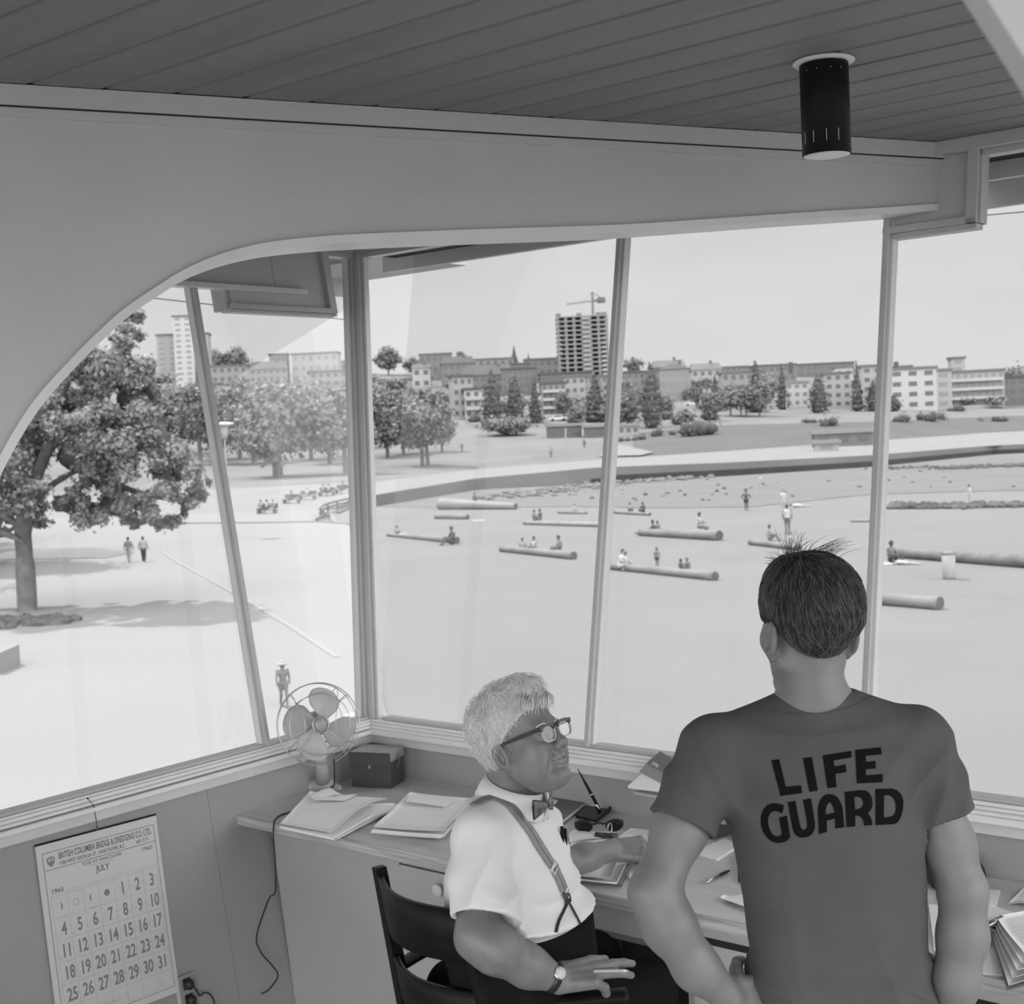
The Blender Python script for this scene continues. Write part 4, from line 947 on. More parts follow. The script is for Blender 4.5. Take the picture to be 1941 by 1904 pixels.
def ribbon(pts, nrms, w, th, name, m, parent):
    pts = A(pts); nr = A(nrms); T = np.gradient(pts, axis=0); V = []; n = len(pts)
    for i in range(n):
        t = nrm(T[i]); s = nrm(np.cross(t, nr[i])); ww = w if not hasattr(w, '__len__') else w[i]
        V += [pts[i]-s*ww/2, pts[i]+s*ww/2, pts[i]+s*ww/2+nr[i]*th, pts[i]-s*ww/2+nr[i]*th]
    F = [(i*4+k, i*4+(k+1) % 4, i*4+4+(k+1) % 4, i*4+4+k) for i in range(n-1) for k in range(4)]+[(3, 2, 1, 0), (4*n-4, 4*n-3, 4*n-2, 4*n-1)]
    return mkobj(name, V, F, m, parent, False)
def rs(path, n=8):
    return [p[:2] for p in [A([*q, 0.]) for q in smooth_curve(path, n)]] if len(path[0]) == 2 else smooth_curve(path, n)
def grow_strands(h, hs, roots, comb, K, step, lift, jit, seed, wav=0.):
    rg = np.random.default_rng(seed); P = roots.copy(); N = len(P); out = [P.copy()]; jd = rg.normal(size=(N, 3))*jit; ph = rg.random(N)*6.28
    prev = None
    for k in range(K-1):
        g = grad(hs, P); D_ = comb(P)+jd; D_ = D_-g*(D_*g).sum(1)[:, None]; D_ /= np.linalg.norm(D_, axis=1)[:, None]+1e-9
        if prev is not None: D_ = D_*.6+prev*.4; D_ /= np.linalg.norm(D_, axis=1)[:, None]+1e-9
        if wav: sx_ = np.cross(g, D_); D_ = D_+sx_*(np.sin(ph+k*1.1)*wav)[:, None]
        prev = D_; P = P+D_*step; d = hs(P); tgt = lift*(k+1)/K if np.isscalar(lift) else lift*(k+1)/K
        P = P-grad(hs, P)*(d-tgt)[:, None]*.8; out.append(P.copy())
    return np.stack(out, 1)

# ---------------------------------------------------------------- LIFEGUARD
DG = 2.5
def g3(x, y, D=DG): return atd(x, y, D)
foot0 = g3(1590, 1700); gp = thing('person', 'young man seen from behind in a dark grey tee lettered LIFE GUARD, hands on hips', 'person', A([foot0[0], foot0[1], 0]))
hG = head_sdf(g3(1530, 1188, 2.49), HF*math.cos(.34)-HR*math.sin(.34)-HZ*.16, HZ+HR*.03+HF*.10, .985)
neckf = U(.03, cone(g3(1536, 1235, 2.50), g3(1542, 1330, 2.50), .055, .060), cone(g3(1540, 1335, 2.50), g3(1440, 1392, 2.52), .048, .045), cone(g3(1545, 1335, 2.50), g3(1640, 1378, 2.52), .048, .045))
ys = [1380, 1420, 1460, 1500, 1555, 1600, 1700, 1800, 1860, 1900, 1960]
xl = [1400, 1365, 1368, 1376, 1386, 1393, 1414, 1428, 1424, 1428, 1430]; xr = [1690, 1735, 1746, 1748, 1747, 1744, 1742, 1750, 1762, 1764, 1765]
dp = [.075, .098, .110, .116, .118, .116, .108, .104, .108, .112, .118]
cen = [g3((a+b)/2, y) for a, b, y in zip(xl, xr, ys)]; wd = [(b-a)/2*DG/2600 for a, b in zip(xl, xr)]
cz = [c[2] for c in cen]; o_ = np.argsort(cz)
tors = loft(A(cz)[o_], A(cen)[o_], A(wd)[o_], A(dp)[o_], HF, 2.35)
shl = U(.035, cone(g3(1500, 1392), g3(1358, 1420, 2.5), .060, .060), cone(g3(1600, 1384), g3(1732, 1405, 2.5), .062, .063))
SL, SR = g3(1352, 1425, 2.50), g3(1735, 1408, 2.50)
HL, HRt = g3(1297, 1556, 2.46), g3(1790, 1545, 2.48)
slL = cone(SL, HL, .062, .060); slR = cone(SR, HRt, .062, .056)
tshape = U(.03, tors, U(.035, shl, slL, slR))
aL = nrm(HL-SL); aR = nrm(HRt-SR)
hemL = HL+aL*.008; hemR = HRt+aR*.006
zh = g3(1590, 1893)[2]
trapT = U(.02, cone(g3(1538, 1345, 2.50), g3(1440, 1394, 2.52), .058, .052), cone(g3(1546, 1340, 2.50), g3(1645, 1382, 2.52), .058, .052))
def ridge(x, p=3.): return (1-np.abs(((x) % 1.)*2-1))**p
def tee(P):
    d = U(.045, tors, shl)(P); d = smin(d, trapT(P), .03); d = smin(d, slL(P), .022); d = smin(d, slR(P), .022)
    # cloth folds: long verticals low on the sides, diagonals at the armpits
    q = (P-foot0); r = q@HR; z = P[:, 2]
    w = np.clip((1.30-z)/.25, 0, 1); d = d-.014*w*ridge(r*6.5+.9*vnoise(P*4)+.25*z, 2.5)*np.clip(np.abs(r+.03)/.14, .12, 1)+.014*vnoise(np.stack([r*15, z*2.6, r*0+.3], 1))*np.clip(w+.25, 0, 1)+.006*vnoise(P*9)*w
    low = np.exp(-((z-(zh+.03))/.05)**2); d = d-.009*low*ridge(z*14+r*9+vnoise(P*8), 2)*np.clip(np.abs(r)/.12, .2, 1)
    for S, e, sg in ((SL, HL, -1), (SR, HRt, 1)):
        t = nrm(e-S); u = (P-S)@t; prox = np.exp(-((u-.05)/.06)**2); side = (P-S)@HR*sg
        d = d-.012*prox*ridge(u*9+side*9+.5*vnoise(P*6), 2)*np.clip(1-np.abs(side)/.12, 0, 1)-.007*ridge(side*16+u*3+vnoise(P*7), 2)*np.exp(-(np.clip((slL if sg < 0 else slR)(P), 0, 1)/.02)**2)*np.clip(u/.06, 0, 1)
    hemd = smax((P-hemL)@aL, -1., 0); 
    tb_ = tors(P); d = np.where(((P-SL)@HR < .03) & (slL(P) < tb_+.004), smax(d, (P-hemL)@aL, .003), d); d = np.where(((P-SR)@HR > -.03) & (slR(P) < tb_+.004), smax(d, (P-hemR)@aR, .003), d)
    d = smax(d, zh-z+.004*np.sin(r*30), .004)
    nk = ell(g3(1541, 1283, 2.50)+HZ*.012, (.098, .085, .044), np.stack([HR, HF, nrm(HZ+HR*.12)])); d = smax(d, -nk(P), .004)
    cutL = smax(cone(SL, g3(1240, 1690, 2.42), .052, .050)(P), -((P-hemL)@aL+.03), .002); d = smax(d, -cutL, .002)
    cutR = smax(cone(SR, g3(1826, 1715, 2.46), .050, .049)(P), -((P-hemR)@aR+.03), .002); d = smax(d, -cutR, .002)
    return d
V, F = mesh_sdf(tee, *bb([g3(1235, 1300), g3(1850, 1910)], .16), .0045); teeo = mkobj('tee_shirt', V, F, M_tee, gp, True); bvT = bvh_of(V, F)
# hems and neck rib
def ring_band(c, ax, X, Y, h, th, name, m, parent, n=40):
    ax = nrm(ax); V = []; F = []
    for k in range(n):
        a = 2*math.pi*k/n; d = X*math.cos(a)+Y*math.sin(a); u = nrm(d)
        V += [c+d-ax*h/2, c+d-ax*h/2+u*th, c+d+ax*h/2+u*th, c+d+ax*h/2]
    for k in range(n):
        k2 = (k+1) % n
        for j in range(4): F.append((k*4+j, k2*4+j, k2*4+(j+1) % 4, k*4+(j+1) % 4))
    return mkobj(name, V, F, m, parent, True)
# body (one continuous skin)
EL, ER = g3(1240, 1692, 2.42), g3(1824, 1718, 2.46)
WL, WR = g3(1382, 1892, 2.44), g3(1803, 1925, 2.47)
hl, tl, kl_ = hand(WL, HR*.85+HF*.25-HZ*.12, -HF*.8+HZ*.35, [(.5, .5, .3)]*4, .1, 1., 1, (.3, .5, .7), .3)
hr, tr_, kr_ = hand(WR, -HR*.55+HF*.5-HZ*.65, -HF*.7+HR*.4, [(.5, .5, .3)]*4, .1, 1., -1, (.3, .5, .7), .3)
armL = chain([SL, g3(1290, 1570, 2.46), EL+HR*.0, g3(1268, 1755, 2.41), g3(1320, 1835, 2.42), WL], [.048, .0455, .0405, .0435, .037, .0285], .03)
armR = chain([SR, g3(1797, 1600, 2.48), g3(1825, 1690, 2.46), g3(1825, 1775, 2.46), g3(1812, 1860, 2.46), WR], [.048, .0435, .0385, .0405, .0375, .029], .03)
elb = ell(g3(1222, 1700, 2.40), (.020, .022, .024))
hipz = g3(1590, 1900)[2]
def leg(s):
    hp = foot0+HR*.09*s; return chain([A([*hp[:2], .92]), A([*(hp+HR*.03*s)[:2], .50]), A([*(hp+HR*.04*s-HF*.01)[:2], .09])], [.088, .055, .036], .02), cone(A([*(hp+HR*.04*s-HF*.02)[:2], .04]), A([*(hp+HR*.06*s+HF*.17)[:2], .03]), .034, .028)
l1, f1 = leg(-1); l2, f2 = leg(1)
inner = loft(A(cz)[o_], A(cen)[o_], A(wd)[o_]*.90, A(dp)[o_]*.90, HF, 2.2)
bodyf = U(.02, neckf, U(.03, shl, ), )
def gbody(P):
    core = U(.03, inner, cone(g3(1500, 1400), g3(1362, 1425, 2.5), .046, .046), cone(g3(1600, 1392), g3(1728, 1412, 2.5), .048, .048))(P)
    d = smin(core, neckf(P), .02); d = smin(d, hG(P), .012)
    d = smin(d, armL(P), .012); d = smin(d, armR(P), .012); d = smin(d, elb(P), .02)
    hh = hl[0](P)
    for q in hl[1:]+hr: hh = smin(hh, q(P), .0035)
    hh = np.minimum(hh, 9); hr_ = hh; d = smin(d, hr_, .008)
    for q in (l1, l2, f1, f2): d = smin(d, q(P), .03)
    return d
V, F = mesh_sdf(gbody, *bb([g3(1190, 1040), g3(1870, 1960), A([foot0[0], foot0[1], -.0])], .2), .0042)
body = mkobj('body', V, F, M_skinG, gp, True)
def trunks(P):
    w = U(.02, loft([.74, .80, hipz+.02], [foot0]*3, [.165, .172, .176], [.125, .128, .122], HF, 2.3), *[cone(A([*(foot0+HR*.09*s)[:2], .86]), A([*(foot0+HR*.11*s)[:2], .60]), .10, .092) for s in (-1, 1)])(P)
    w = w+.003*vnoise(P*22); return smax(w, -(P[:, 2]-.62), .003)
V, F = mesh_sdf(trunks, *bb([foot0-HZ*0+A([0, 0, .6-foot0[2]]), A([foot0[0], foot0[1], hipz])], .24), .006); mkobj('swim_trunks', V, F, mat('dark_trunks', .03, .8), gp, True)
# neck ribbing
nc = g3(1541, 1336, 2.50)
pts = []; nn_ = []
for x, y in rs([(1424, 1343), (1445, 1341), (1480, 1347), (1520, 1351), (1560, 1350), (1600, 1342), (1635, 1328), (1654, 1319)], 4):
    p, n = hit(bvT, x, y+3, .0006)
    if p is not None: pts.append(p); nn_.append(n)
if len(pts) > 4: ribbon(pts, nn_, .0016, .0016, 'neck_seam', mat('tee_seam', .07, .9), gp)
# letters --------------------------------------------------------------------
def S_(pts): return [(1420+x/6.0656, 1400+y/6.0656) for x, y in pts]
def arc(cx, cy, rx, ry, a0, a1, n=10): return [(cx+rx*math.cos(math.radians(a0+(a1-a0)*i/n)), cy+ry*math.sin(math.radians(a0+(a1-a0)*i/n))) for i in range(n+1)]
LET = {
 'letter_l': ([(255, 253), (345, 241), (420, 557), (598, 543), (607, 630), (360, 664)], []),
 'letter_i': ([(617, 228), (720, 220), (790, 602), (692, 617)], []),
 'letter_f': ([(843, 200), (1172, 147), (1176, 222), (968, 258), (980, 325), (1108, 301), (1118, 390), (990, 412), (1003, 562), (900, 576)], []),
 'letter_e': ([(1217, 135), (1512, 104), (1522, 187), (1338, 203), (1342, 271), (1451, 262), (1453, 349), (1338, 358), (1342, 427), (1534, 413), (1532, 506), (1237, 521)], []),
 'letter_g': ([(400, 772), (381, 866), (330, 840), (285, 838), (245, 860), (222, 905), (218, 960), (228, 1020), (250, 1075), (280, 1115), (320, 1128), (355, 1122), (376, 1098), (345, 912), (434, 888), (473, 1140), (430, 1180), (380, 1200), (320, 1204), (250, 1180), (195, 1130), (155, 1065), (134, 980), (136, 900), (160, 825), (205, 770), (265, 746), (330, 750)], []),
 'letter_u': ([(443, 735), (530, 719), (580, 980), (595, 1030), (625, 1055), (650, 1048), (666, 1015), (664, 960), (617, 706), (710, 691), (755, 960), (757, 1020), (735, 1085), (695, 1125), (640, 1142), (580, 1140), (530, 1110), (505, 1060), (493, 1010)], []),
 'letter_a': ([(803, 1104), (787, 850), (792, 780), (815, 710), (855, 660), (905, 641), (960, 645), (1010, 675), (1050, 735), (1075, 810), (1092, 1024), (990, 1038), (986, 922), (890, 948), (895, 1074)], [(878, 876), (880, 820), (893, 770), (918, 735), (940, 745), (965, 790), (982, 854)]),
 'letter_r': ([(1097, 616), (1280, 596), (1340, 602), (1385, 635), (1412, 690), (1418, 760), (1400, 820), (1362, 862), (1395, 905), (1412, 960), (1414, 998), (1322, 1005), (1312, 950), (1285, 905), (1245, 888), (1219, 886), (1217, 1014), (1118, 1021)], [(1207, 676), (1250, 671), (1290, 688), (1311, 735), (1302, 785), (1265, 812), (1217, 818)]),
 'letter_d': ([(1451, 583), (1640, 576), (1700, 600), (1748, 650), (1770, 720), (1766, 810), (1748, 890), (1715, 955), (1675, 985), (1610, 990), (1450, 999)], [(1548, 657), (1610, 655), (1655, 690), (1680, 740), (1685, 810), (1670, 870), (1630, 900), (1545, 910)]),
}
for nm, (outer, hole) in LET.items():
    loops = [S_(outer)]+([S_(hole)] if hole else [])
    bm = bmesh.new(); ed_ = []
    for lp in loops:
        vv = [bm.verts.new((x, y, 0)) for x, y in lp]
        for i in range(len(vv)): ed_.append(bm.edges.new((vv[i], vv[(i+1) % len(vv)])))
    bmesh.ops.triangle_fill(bm, use_beauty=True, use_dissolve=False, edges=ed_)
    for _ in range(3): bmesh.ops.subdivide_edges(bm, edges=[e for e in bm.edges if e.calc_length() > 4.5], cuts=1); bmesh.ops.triangulate(bm, faces=bm.faces[:])
    V = []; last = None
    for v in bm.verts:
        p, n = hit(bvT, v.co.x, v.co.y, .0011); p = p if p is not None else last; last = p; V.append(p)
    F = [tuple(x.index for x in f.verts) for f in bm.faces] if not bm.verts.index_update() else 0
    bm.verts.index_update(); F = [tuple(x.index for x in f.verts) for f in bm.faces]
    mkobj(nm, V, F, M_letter, teeo, True); bm.free()
# hair ------------------------------------------------------------------------
def bulgeG(q): return .006*np.clip(q[:, 1]-.03, 0, .06)/.06+.012*np.clip((q[:, 0]-.01)/.05, 0, 1)*np.clip((q[:, 1]-.02)/.04, 0, 1)
hs = hair_sdf(hG, [-.11, -.085, -.05, -.02, .0, .03, .06, .09], [-.075, -.072, -.060, -.008, .010, .012, .045, .070], .014, bulgeG, .002, 60, .20)
V, F = mesh_sdf(lambda P: smax(hs(P), hG(P)*-1-.012, .001) if False else hs(P), *bb([hG.O], .16), .0035); ho = mkobj('hair', V, F, M_hairD, gp, True)
g_ = hs(V); q = (V-hG.O)@hG.R.T/hG.s; hl_ = np.interp(q[:, 0], [-.11, -.085, -.05, -.02, .0, .03, .06, .09], [-.075, -.072, -.060, -.015, .006, .012, .045, .070]); ok = (q[:, 1] > hl_+.004)
cand = V[ok]; rg = np.random.default_rng(3)
whorl = A([-.035, .125, .028])
def combG(P):
    q = (P-hG.O)@hG.R.T/hG.s; v = q-whorl; v[:, 1] -= .02; v = v/(np.linalg.norm(v, axis=1)[:, None]+1e-6)+A([0, -.45, 0])*np.clip(1-(q[:, 1:2]-.05)/.07, 0, 1.4); return v@hG.R
def hset(cnt, K, step, lift, jit, seed, r, m, wav=0., fn=combG, cand=cand, h=hG, hsf=hs, par=None, name='hair_strands'):
    idx = np.random.default_rng(seed).integers(0, len(cand), cnt); pp = grow_strands(h, hsf, cand[idx], fn, K, step, lift, jit, seed, wav)
    return strands(name, m, par, pp, r, r*.45, seed)
hset(3800, 7, .007, .0035, .16, 5, .00075, M_hairD, par=ho); hset(1900, 7, .007, .005, .25, 6, .0007, M_hairD2, par=ho)
# cowlick and fly-aways on the crown
paths = []; rg = np.random.default_rng(9)
for i in range(95):
    t = rg.random(); x0, y0 = (1500+rg.normal()*9, 1068+rg.normal()*4) if t < .45 else (1512+rg.random()*66, 1062+rg.normal()*4)
    D = 2.46+rg.normal()*.015; base = atd(x0, y0, D); L_ = .035+.035*rg.random() if t < .45 else .026+.042*rg.random()
    up = nrm(HZ*1.0+HR*(-.25+.5*rg.random() if t < .45 else .1+.9*rg.random())+HF*rg.normal()*.3); bend = HR*(.9 if t >= .45 else -.3+1.2*rg.random())
    P = [base]; v = up.copy()
    for k in range(6): P.append(P[-1]+v*L_/6); v = nrm(v+bend*.26-HZ*.08)
    paths.append(P)
for i in range(14):
    x0, y0 = 1500+rg.normal()*4, 1070+rg.normal()*3; base = atd(x0, y0, 2.46); v = nrm(-HR*1+HZ*(.1+.5*rg.random())); P = [base]
    for k in range(6): P.append(P[-1]+v*.0075); v = nrm(v+HZ*.1*rg.normal()-HR*.1)
    paths.append(P)
strands('flyaway_hair', M_hairD, ho, paths, .0006, .0002, 4)

# ---------------------------------------------------------------- SEATED MAN
DM = 3.5
def o3(x, y, D=DM): return atd(x, y, D)
PSI = .52; tf = HR*math.cos(PSI)-HF*math.sin(PSI); ts = np.cross(HZ, tf)
seatp = sc0+cf*.2
op = thing('person', 'seated white-haired man in white shirt, suspenders, bow tie and glasses, looking up at the lifeguard', 'person', A([*seatp[:2], .447]))
HO = o3(992, 1402, 3.45)
yawm = .64; hf_ = HR*math.cos(yawm)-HF*math.sin(yawm)+HZ*.30; hO = head_sdf(HO, hf_, HZ-(HR*math.cos(yawm)-HF*math.sin(yawm))*.3, 1.03, 1.)
zs = [.50, .60, .70, .787, .846, .935, .995, 1.05, 1.09, 1.12]; xc = [1000, 998, 992, 984, 978, 967, 965, 961, 958, 957]
yy_ = lambda z: 821.6+(2.05-z)/(DM/2600)
cenO = [o3(x, yy_(z)) for x, z in zip(xc, zs)]; wO = [.19, .195, .195, .19, .187, .183, .178, .165, .13, .10]; dO = [.16, .165, .168, .166, .172, .149, .134, .116, .095, .08]
torO = loft(zs, cenO, wO, dO, tf, 2.25)
ROs = o3(908, 1592, 3.36); LOs = o3(1012, 1572, 3.64)
neckO = U(.02, cone(HO-HZ*.05-hO.R[0]*.03, o3(962, 1520, 3.49), .064, .060), cone(o3(962, 1520, 3.49), o3(958, 1560, 3.5), .060, .065))
shO = U(.03, cone(o3(952, 1545, 3.48), ROs, .068, .073), ell(o3(928, 1565, 3.46), (.075, .075, .075)), cone(o3(965, 1545, 3.52), LOs, .060, .066))
EO = o3(905, 1778, 3.26); WO = o3(1056, 1857, 3.30); sleeveEnd = o3(922, 1744, 3.255)
slO = cone(ROs, sleeveEnd, .071, .080); aO = nrm(sleeveEnd-ROs+HF*.0); aOh = nrm(aO-HR*.22)
LE = o3(1052, 1632, 3.92); LW = o3(1158, 1608, 4.08); LE[2] = .80; LW[2] = .795
slO2 = cone(LOs, LOs*.35+LE*.65, .065, .062); aO2 = nrm(LE-LOs); hem2 = LOs*.35+LE*.65
WZ = .806
def shirtO(P):
    d = smin(U(.05, torO, shO)(P), slO(P), .025); d = smin(d, slO2(P), .02); z = P[:, 2]
    q = P-cenO[5]; x = q@tf; y = q@ts
    # blousing over the waistband
    d = d-.012*np.exp(-((z-(WZ+.040))/.020)**2)*np.clip(.4+x/.2, 0, 1.2)
    w = np.clip(1-(z-.8)/.3, 0, 1); d = d-.014*w*ridge(z*13+x*5+1.2*vnoise(P*5), 2.5)*np.clip(.35+x*3, .15, 1)+.013*vnoise(np.stack([x*10+z*9, z*15-x*12, y*6], 1))
    u = (P-ROs)@aO; sd = (P-ROs)@HR; on = np.exp(-(np.clip(slO(P), 0, 1)/.03)**2)
    d = d-on*(.013*ridge(sd*10+u*3.5+.8*vnoise(P*6), 2.2)*np.clip(u/.1, .25, 1)-.012*vnoise(np.stack([sd*19, u*6, sd*0], 1)))
    d = np.where(u > .02, smax(d, np.where(torO(P) < slO(P)+.004, -.05, (P-sleeveEnd)@aOh), .002), d)
    d = np.where((P-LOs)@aO2 > .05, smax(d, np.where(slO2(P) < torO(P), (P-hem2)@aO2, -.05), .003), d)
    d = smax(d, WZ-.01-z, .006); nk = neckO(P)-.004; d = smax(d, -smax(nk, -(z-1.085), .003), .003)
    cut = smax(cone(sleeveEnd-aO*.04, sleeveEnd+aOh*.05, .068, .072)(P), -((P-sleeveEnd)@aOh+.03), .002); d = smax(d, -cut, .002)
    return d
V, F = mesh_sdf(shirtO, *bb([o3(845, 1480, 3.35), o3(1130, 1800, 3.5), LOs, hem2, ROs], .13), .0048); sho = mkobj('dress_shirt', V, F, M_shirt, op, True); bvS = bvh_of(V, F)
# trousers
hipR = A([*(seatp-ru*-.10-cf*.06)[:2], .56]); hipL = A([*(seatp-ru*.10-cf*.06)[:2], .56])
kR = hipR+cf*.43+ru*.07; kL = hipL+cf*.44+ru*.02; kR[2] = .545; kL[2] = .555
aRk = kR+cf*.06; aLk = kL+cf*.10; aRk[2] = aLk[2] = .09
pelO = loft([.46, .55, .65, .72, .787, .83], [cenO[0]*.5+A([*seatp[:2], .5])*.5, cenO[1]*.7+A([*seatp[:2], .5])*.3, cenO[1], cenO[2], cenO[3], cenO[4]], [.15, .19, .200, .203, .202, .200], [.14, .165, .174, .180, .182, .184], tf, 2.3)
def trO(P):
    d = pelO(P)
    for h_, k_, a_ in ((hipR, kR, aRk), (hipL, kL, aLk)): d = smin(d, chain([h_, k_, a_], [.098, .073, .062], .02)(P), .04)
    z = P[:, 2]; d = d+.006*vnoise(P*14)+.003*np.sin(P@tf*60+z*20); d = smax(d, z-WZ-.012, .003); return smax(d, .075-z, .003)
V, F = mesh_sdf(trO, *bb([cenO[0], hipR, hipL, kR, kL, A([*aRk[:2], .08]), A([0, 0, .9])*0+cenO[3]], .22), .007); tro = mkobj('trousers', V, F, M_trs, op, True); bvTr = bvh_of(V, F)
# body
hR, tipR, knR = hand(WO, HR*.93+HF*.34+HZ*.02, HZ*.82-HF*.5, [(.35, .95, .8), (.08, .16, .15), (.12, .2, .2), (.75, .5, .3)], .10, 1.10, 1, (.8, .25, .30), .2, 1.12)
hLh, tipL, knL = hand(LW, HR*.95+HF*.20-HZ*.02, HZ*.8-HF*.55, [(.95, 1.2, .8), (.9, 1.3, .8), (.9, 1.3, .8), (.85, 1.2, .8)], .08, 1.08, 1, (.7, .3, .4), .8, 1.12)
armRO = chain([ROs+HF*.01, o3(908, 1700, 3.325), EO, o3(940, 1800, 3.25), o3(1000, 1832, 3.28), WO], [.054, .054, .0500, .0545, .0470, .0335], .03)
armLO = chain([LOs, LE, LE*.5+LW*.5, LW], [.052, .045, .044, .033], .03)
innO = loft(zs, cenO, A(wO)*.9, A(dO)*.88, tf, 2.2)
shoeR, shoeL = [cone(A([*(k-cf*.03)[:2], .05]), A([*(k+cf*.16)[:2], .04]), .045, .038) for k in (aRk, aLk)]
inl = [chain([h_, k_, a_], [.08, .058, .045], .02) for h_, k_, a_ in ((hipR, kR, aRk), (hipL, kL, aLk))]
def obody(P):
    d = smin(innO(P), U(.03, cone(o3(955, 1550, 3.48), ROs, .05, .05), cone(o3(965, 1550, 3.52), LOs, .05, .05))(P), .03)
    d = smin(d, neckO(P), .02); d = smin(d, hO(P), .014); d = smin(d, armRO(P), .012); d = smin(d, armLO(P), .012)
    hh = hR[0](P)
    for q in hR[1:]+hLh: hh = smin(hh, q(P), .0035)
    d = smin(d, hh, .008)
    for q in inl+[shoeR, shoeL]: d = smin(d, q(P), .02)
    return d+.0009*vnoise(P*55)
V, F = mesh_sdf(obody, *bb([HO, EO, WO, tipR[1], tipL[1], A([*aRk[:2], 0.03]), A([*aLk[:2], .03]), hipL, LE], .16), .0029); bo = mkobj('body', V, F, M_skinO, op, True); bvB = bvh_of(V, F)
mkshoe = lambda P: np.minimum(smax(shoeR(P)-.006, P[:, 2]-.11, .004), smax(shoeL(P)-.006, P[:, 2]-.11, .004))
V, F = mesh_sdf(mkshoe, *bb([A([*aRk[:2], .05]), A([*aLk[:2], .05])], .24), .008); mkobj('shoes', V, F, M_black, op, True)
# eyes
for h, par in ((hO, op), (hG, gp)):
    for sg in (-1, 1):
        e = MB().blob(hpt(h, .0765, -.002, sg*.031), tuple(tuple(v*.0122*h.s) for v in h.R), 16, 12).obj('eye', M_eye, par, True)
        MB().blob(hpt(h, .0855, -.001, sg*.031), tuple(tuple(v*x) for v, x in zip(h.R, (.0040, .0052, .0052))), 14, 10).obj('iris', M_iris, e, True)
# eyebrows and lips
br = [];
for sg in (-1, 1):
    pts = [hpt(hO, .094, .021, sg*.014), hpt(hO, .093, .026, sg*.030), hpt(hO, .084, .022, sg*.046)]; MB().tube(smooth_curve(pts, 4), .0017, 6, flat=1.3).obj('eyebrow', M_hairW, op, True)
# hair
def bulgeO(q):
    a, b, c = q.T; return .026*np.exp(-((a-.045)/.045)**2-((b-.105)/.045)**2)+.008*np.clip(b, 0, .1)/.1+.010*np.exp(-((a+.08)/.04)**2-((b-.06)/.05)**2)
laO = [-.11, -.085, -.05, -.022, .0, .02, .045, .065, .09]; lhO = [-.090, -.088, -.075, -.02, .012, .030, .050, .066, .078]
hsO = hair_sdf(hO, laO, lhO, .016, bulgeO, .009, 45)
V, F = mesh_sdf(hsO, *bb([hO.O], .18), .0035); hoO = mkobj('hair', V, F, M_hairW, op, True)
q = (V-hO.O)@hO.R.T/hO.s; ok = q[:, 1] > np.interp(q[:, 0], laO, lhO)+.004; candO = V[ok]
def combO(P):
    q = (P-hO.O)@hO.R.T/hO.s; a, b, c = q.T; top = np.clip((b-.05)/.05, 0, 1)[:, None]
    v = A([.15, -1, 0])*(1-top)+A([.8, .25, -.55])*top; fr = np.clip((a-.03)/.03, 0, 1)[:, None]; v = v*(1-fr*.7)+A([.1, -.6, -.9])*fr*.7*1.0
    v = v+.7*np.stack([vnoise(q*38), vnoise(q*38+7), vnoise(q*38+13)], 1); return v@hO.R
hw0 = lambda a, b, c: hpt(hO, a, b, c)
def hsetO(cnt, K, step, lift, jit, seed, r, m, wav): 
    idx = np.random.default_rng(seed).integers(0, len(candO), cnt); pp = grow_strands(hO, hsO, candO[idx], combO, K, step, lift, jit, seed, wav); return strands('hair_strands', m, hoO, pp, r, r*.5, seed)
hsetO(3600, 9, .006, .008, .35, 15, .0009, M_hairW2, .6); hsetO(1400, 9, .008, .020, .8, 16, .0007, M_hairW2, .9)
paths = []; rg = np.random.default_rng(31)
for i in range(420):
    c_ = rg.uniform(-.055, .055); k_ = rg.random(); base = hw0(.045+.045*k_-.25*abs(c_)*.3, .112-.030*k_, c_*.95); P = [base]
    v = nrm(hO.R[0]*(.9+.3*rg.normal())+hO.R[1]*(.5+.3*rg.normal())-hO.R[2]*(.5+.5*rg.random())); bendv = -hO.R[1]*.34-hO.R[2]*.16; L_ = .030+.030*rg.random()
    for k in range(8): P.append(P[-1]+v*L_/8); v = nrm(v+bendv+hO.R[2]*.12*math.sin(i+k))
    paths.append(P)
strands('forelock', M_hairW2, hoO, paths, .0010, .0005, 5)
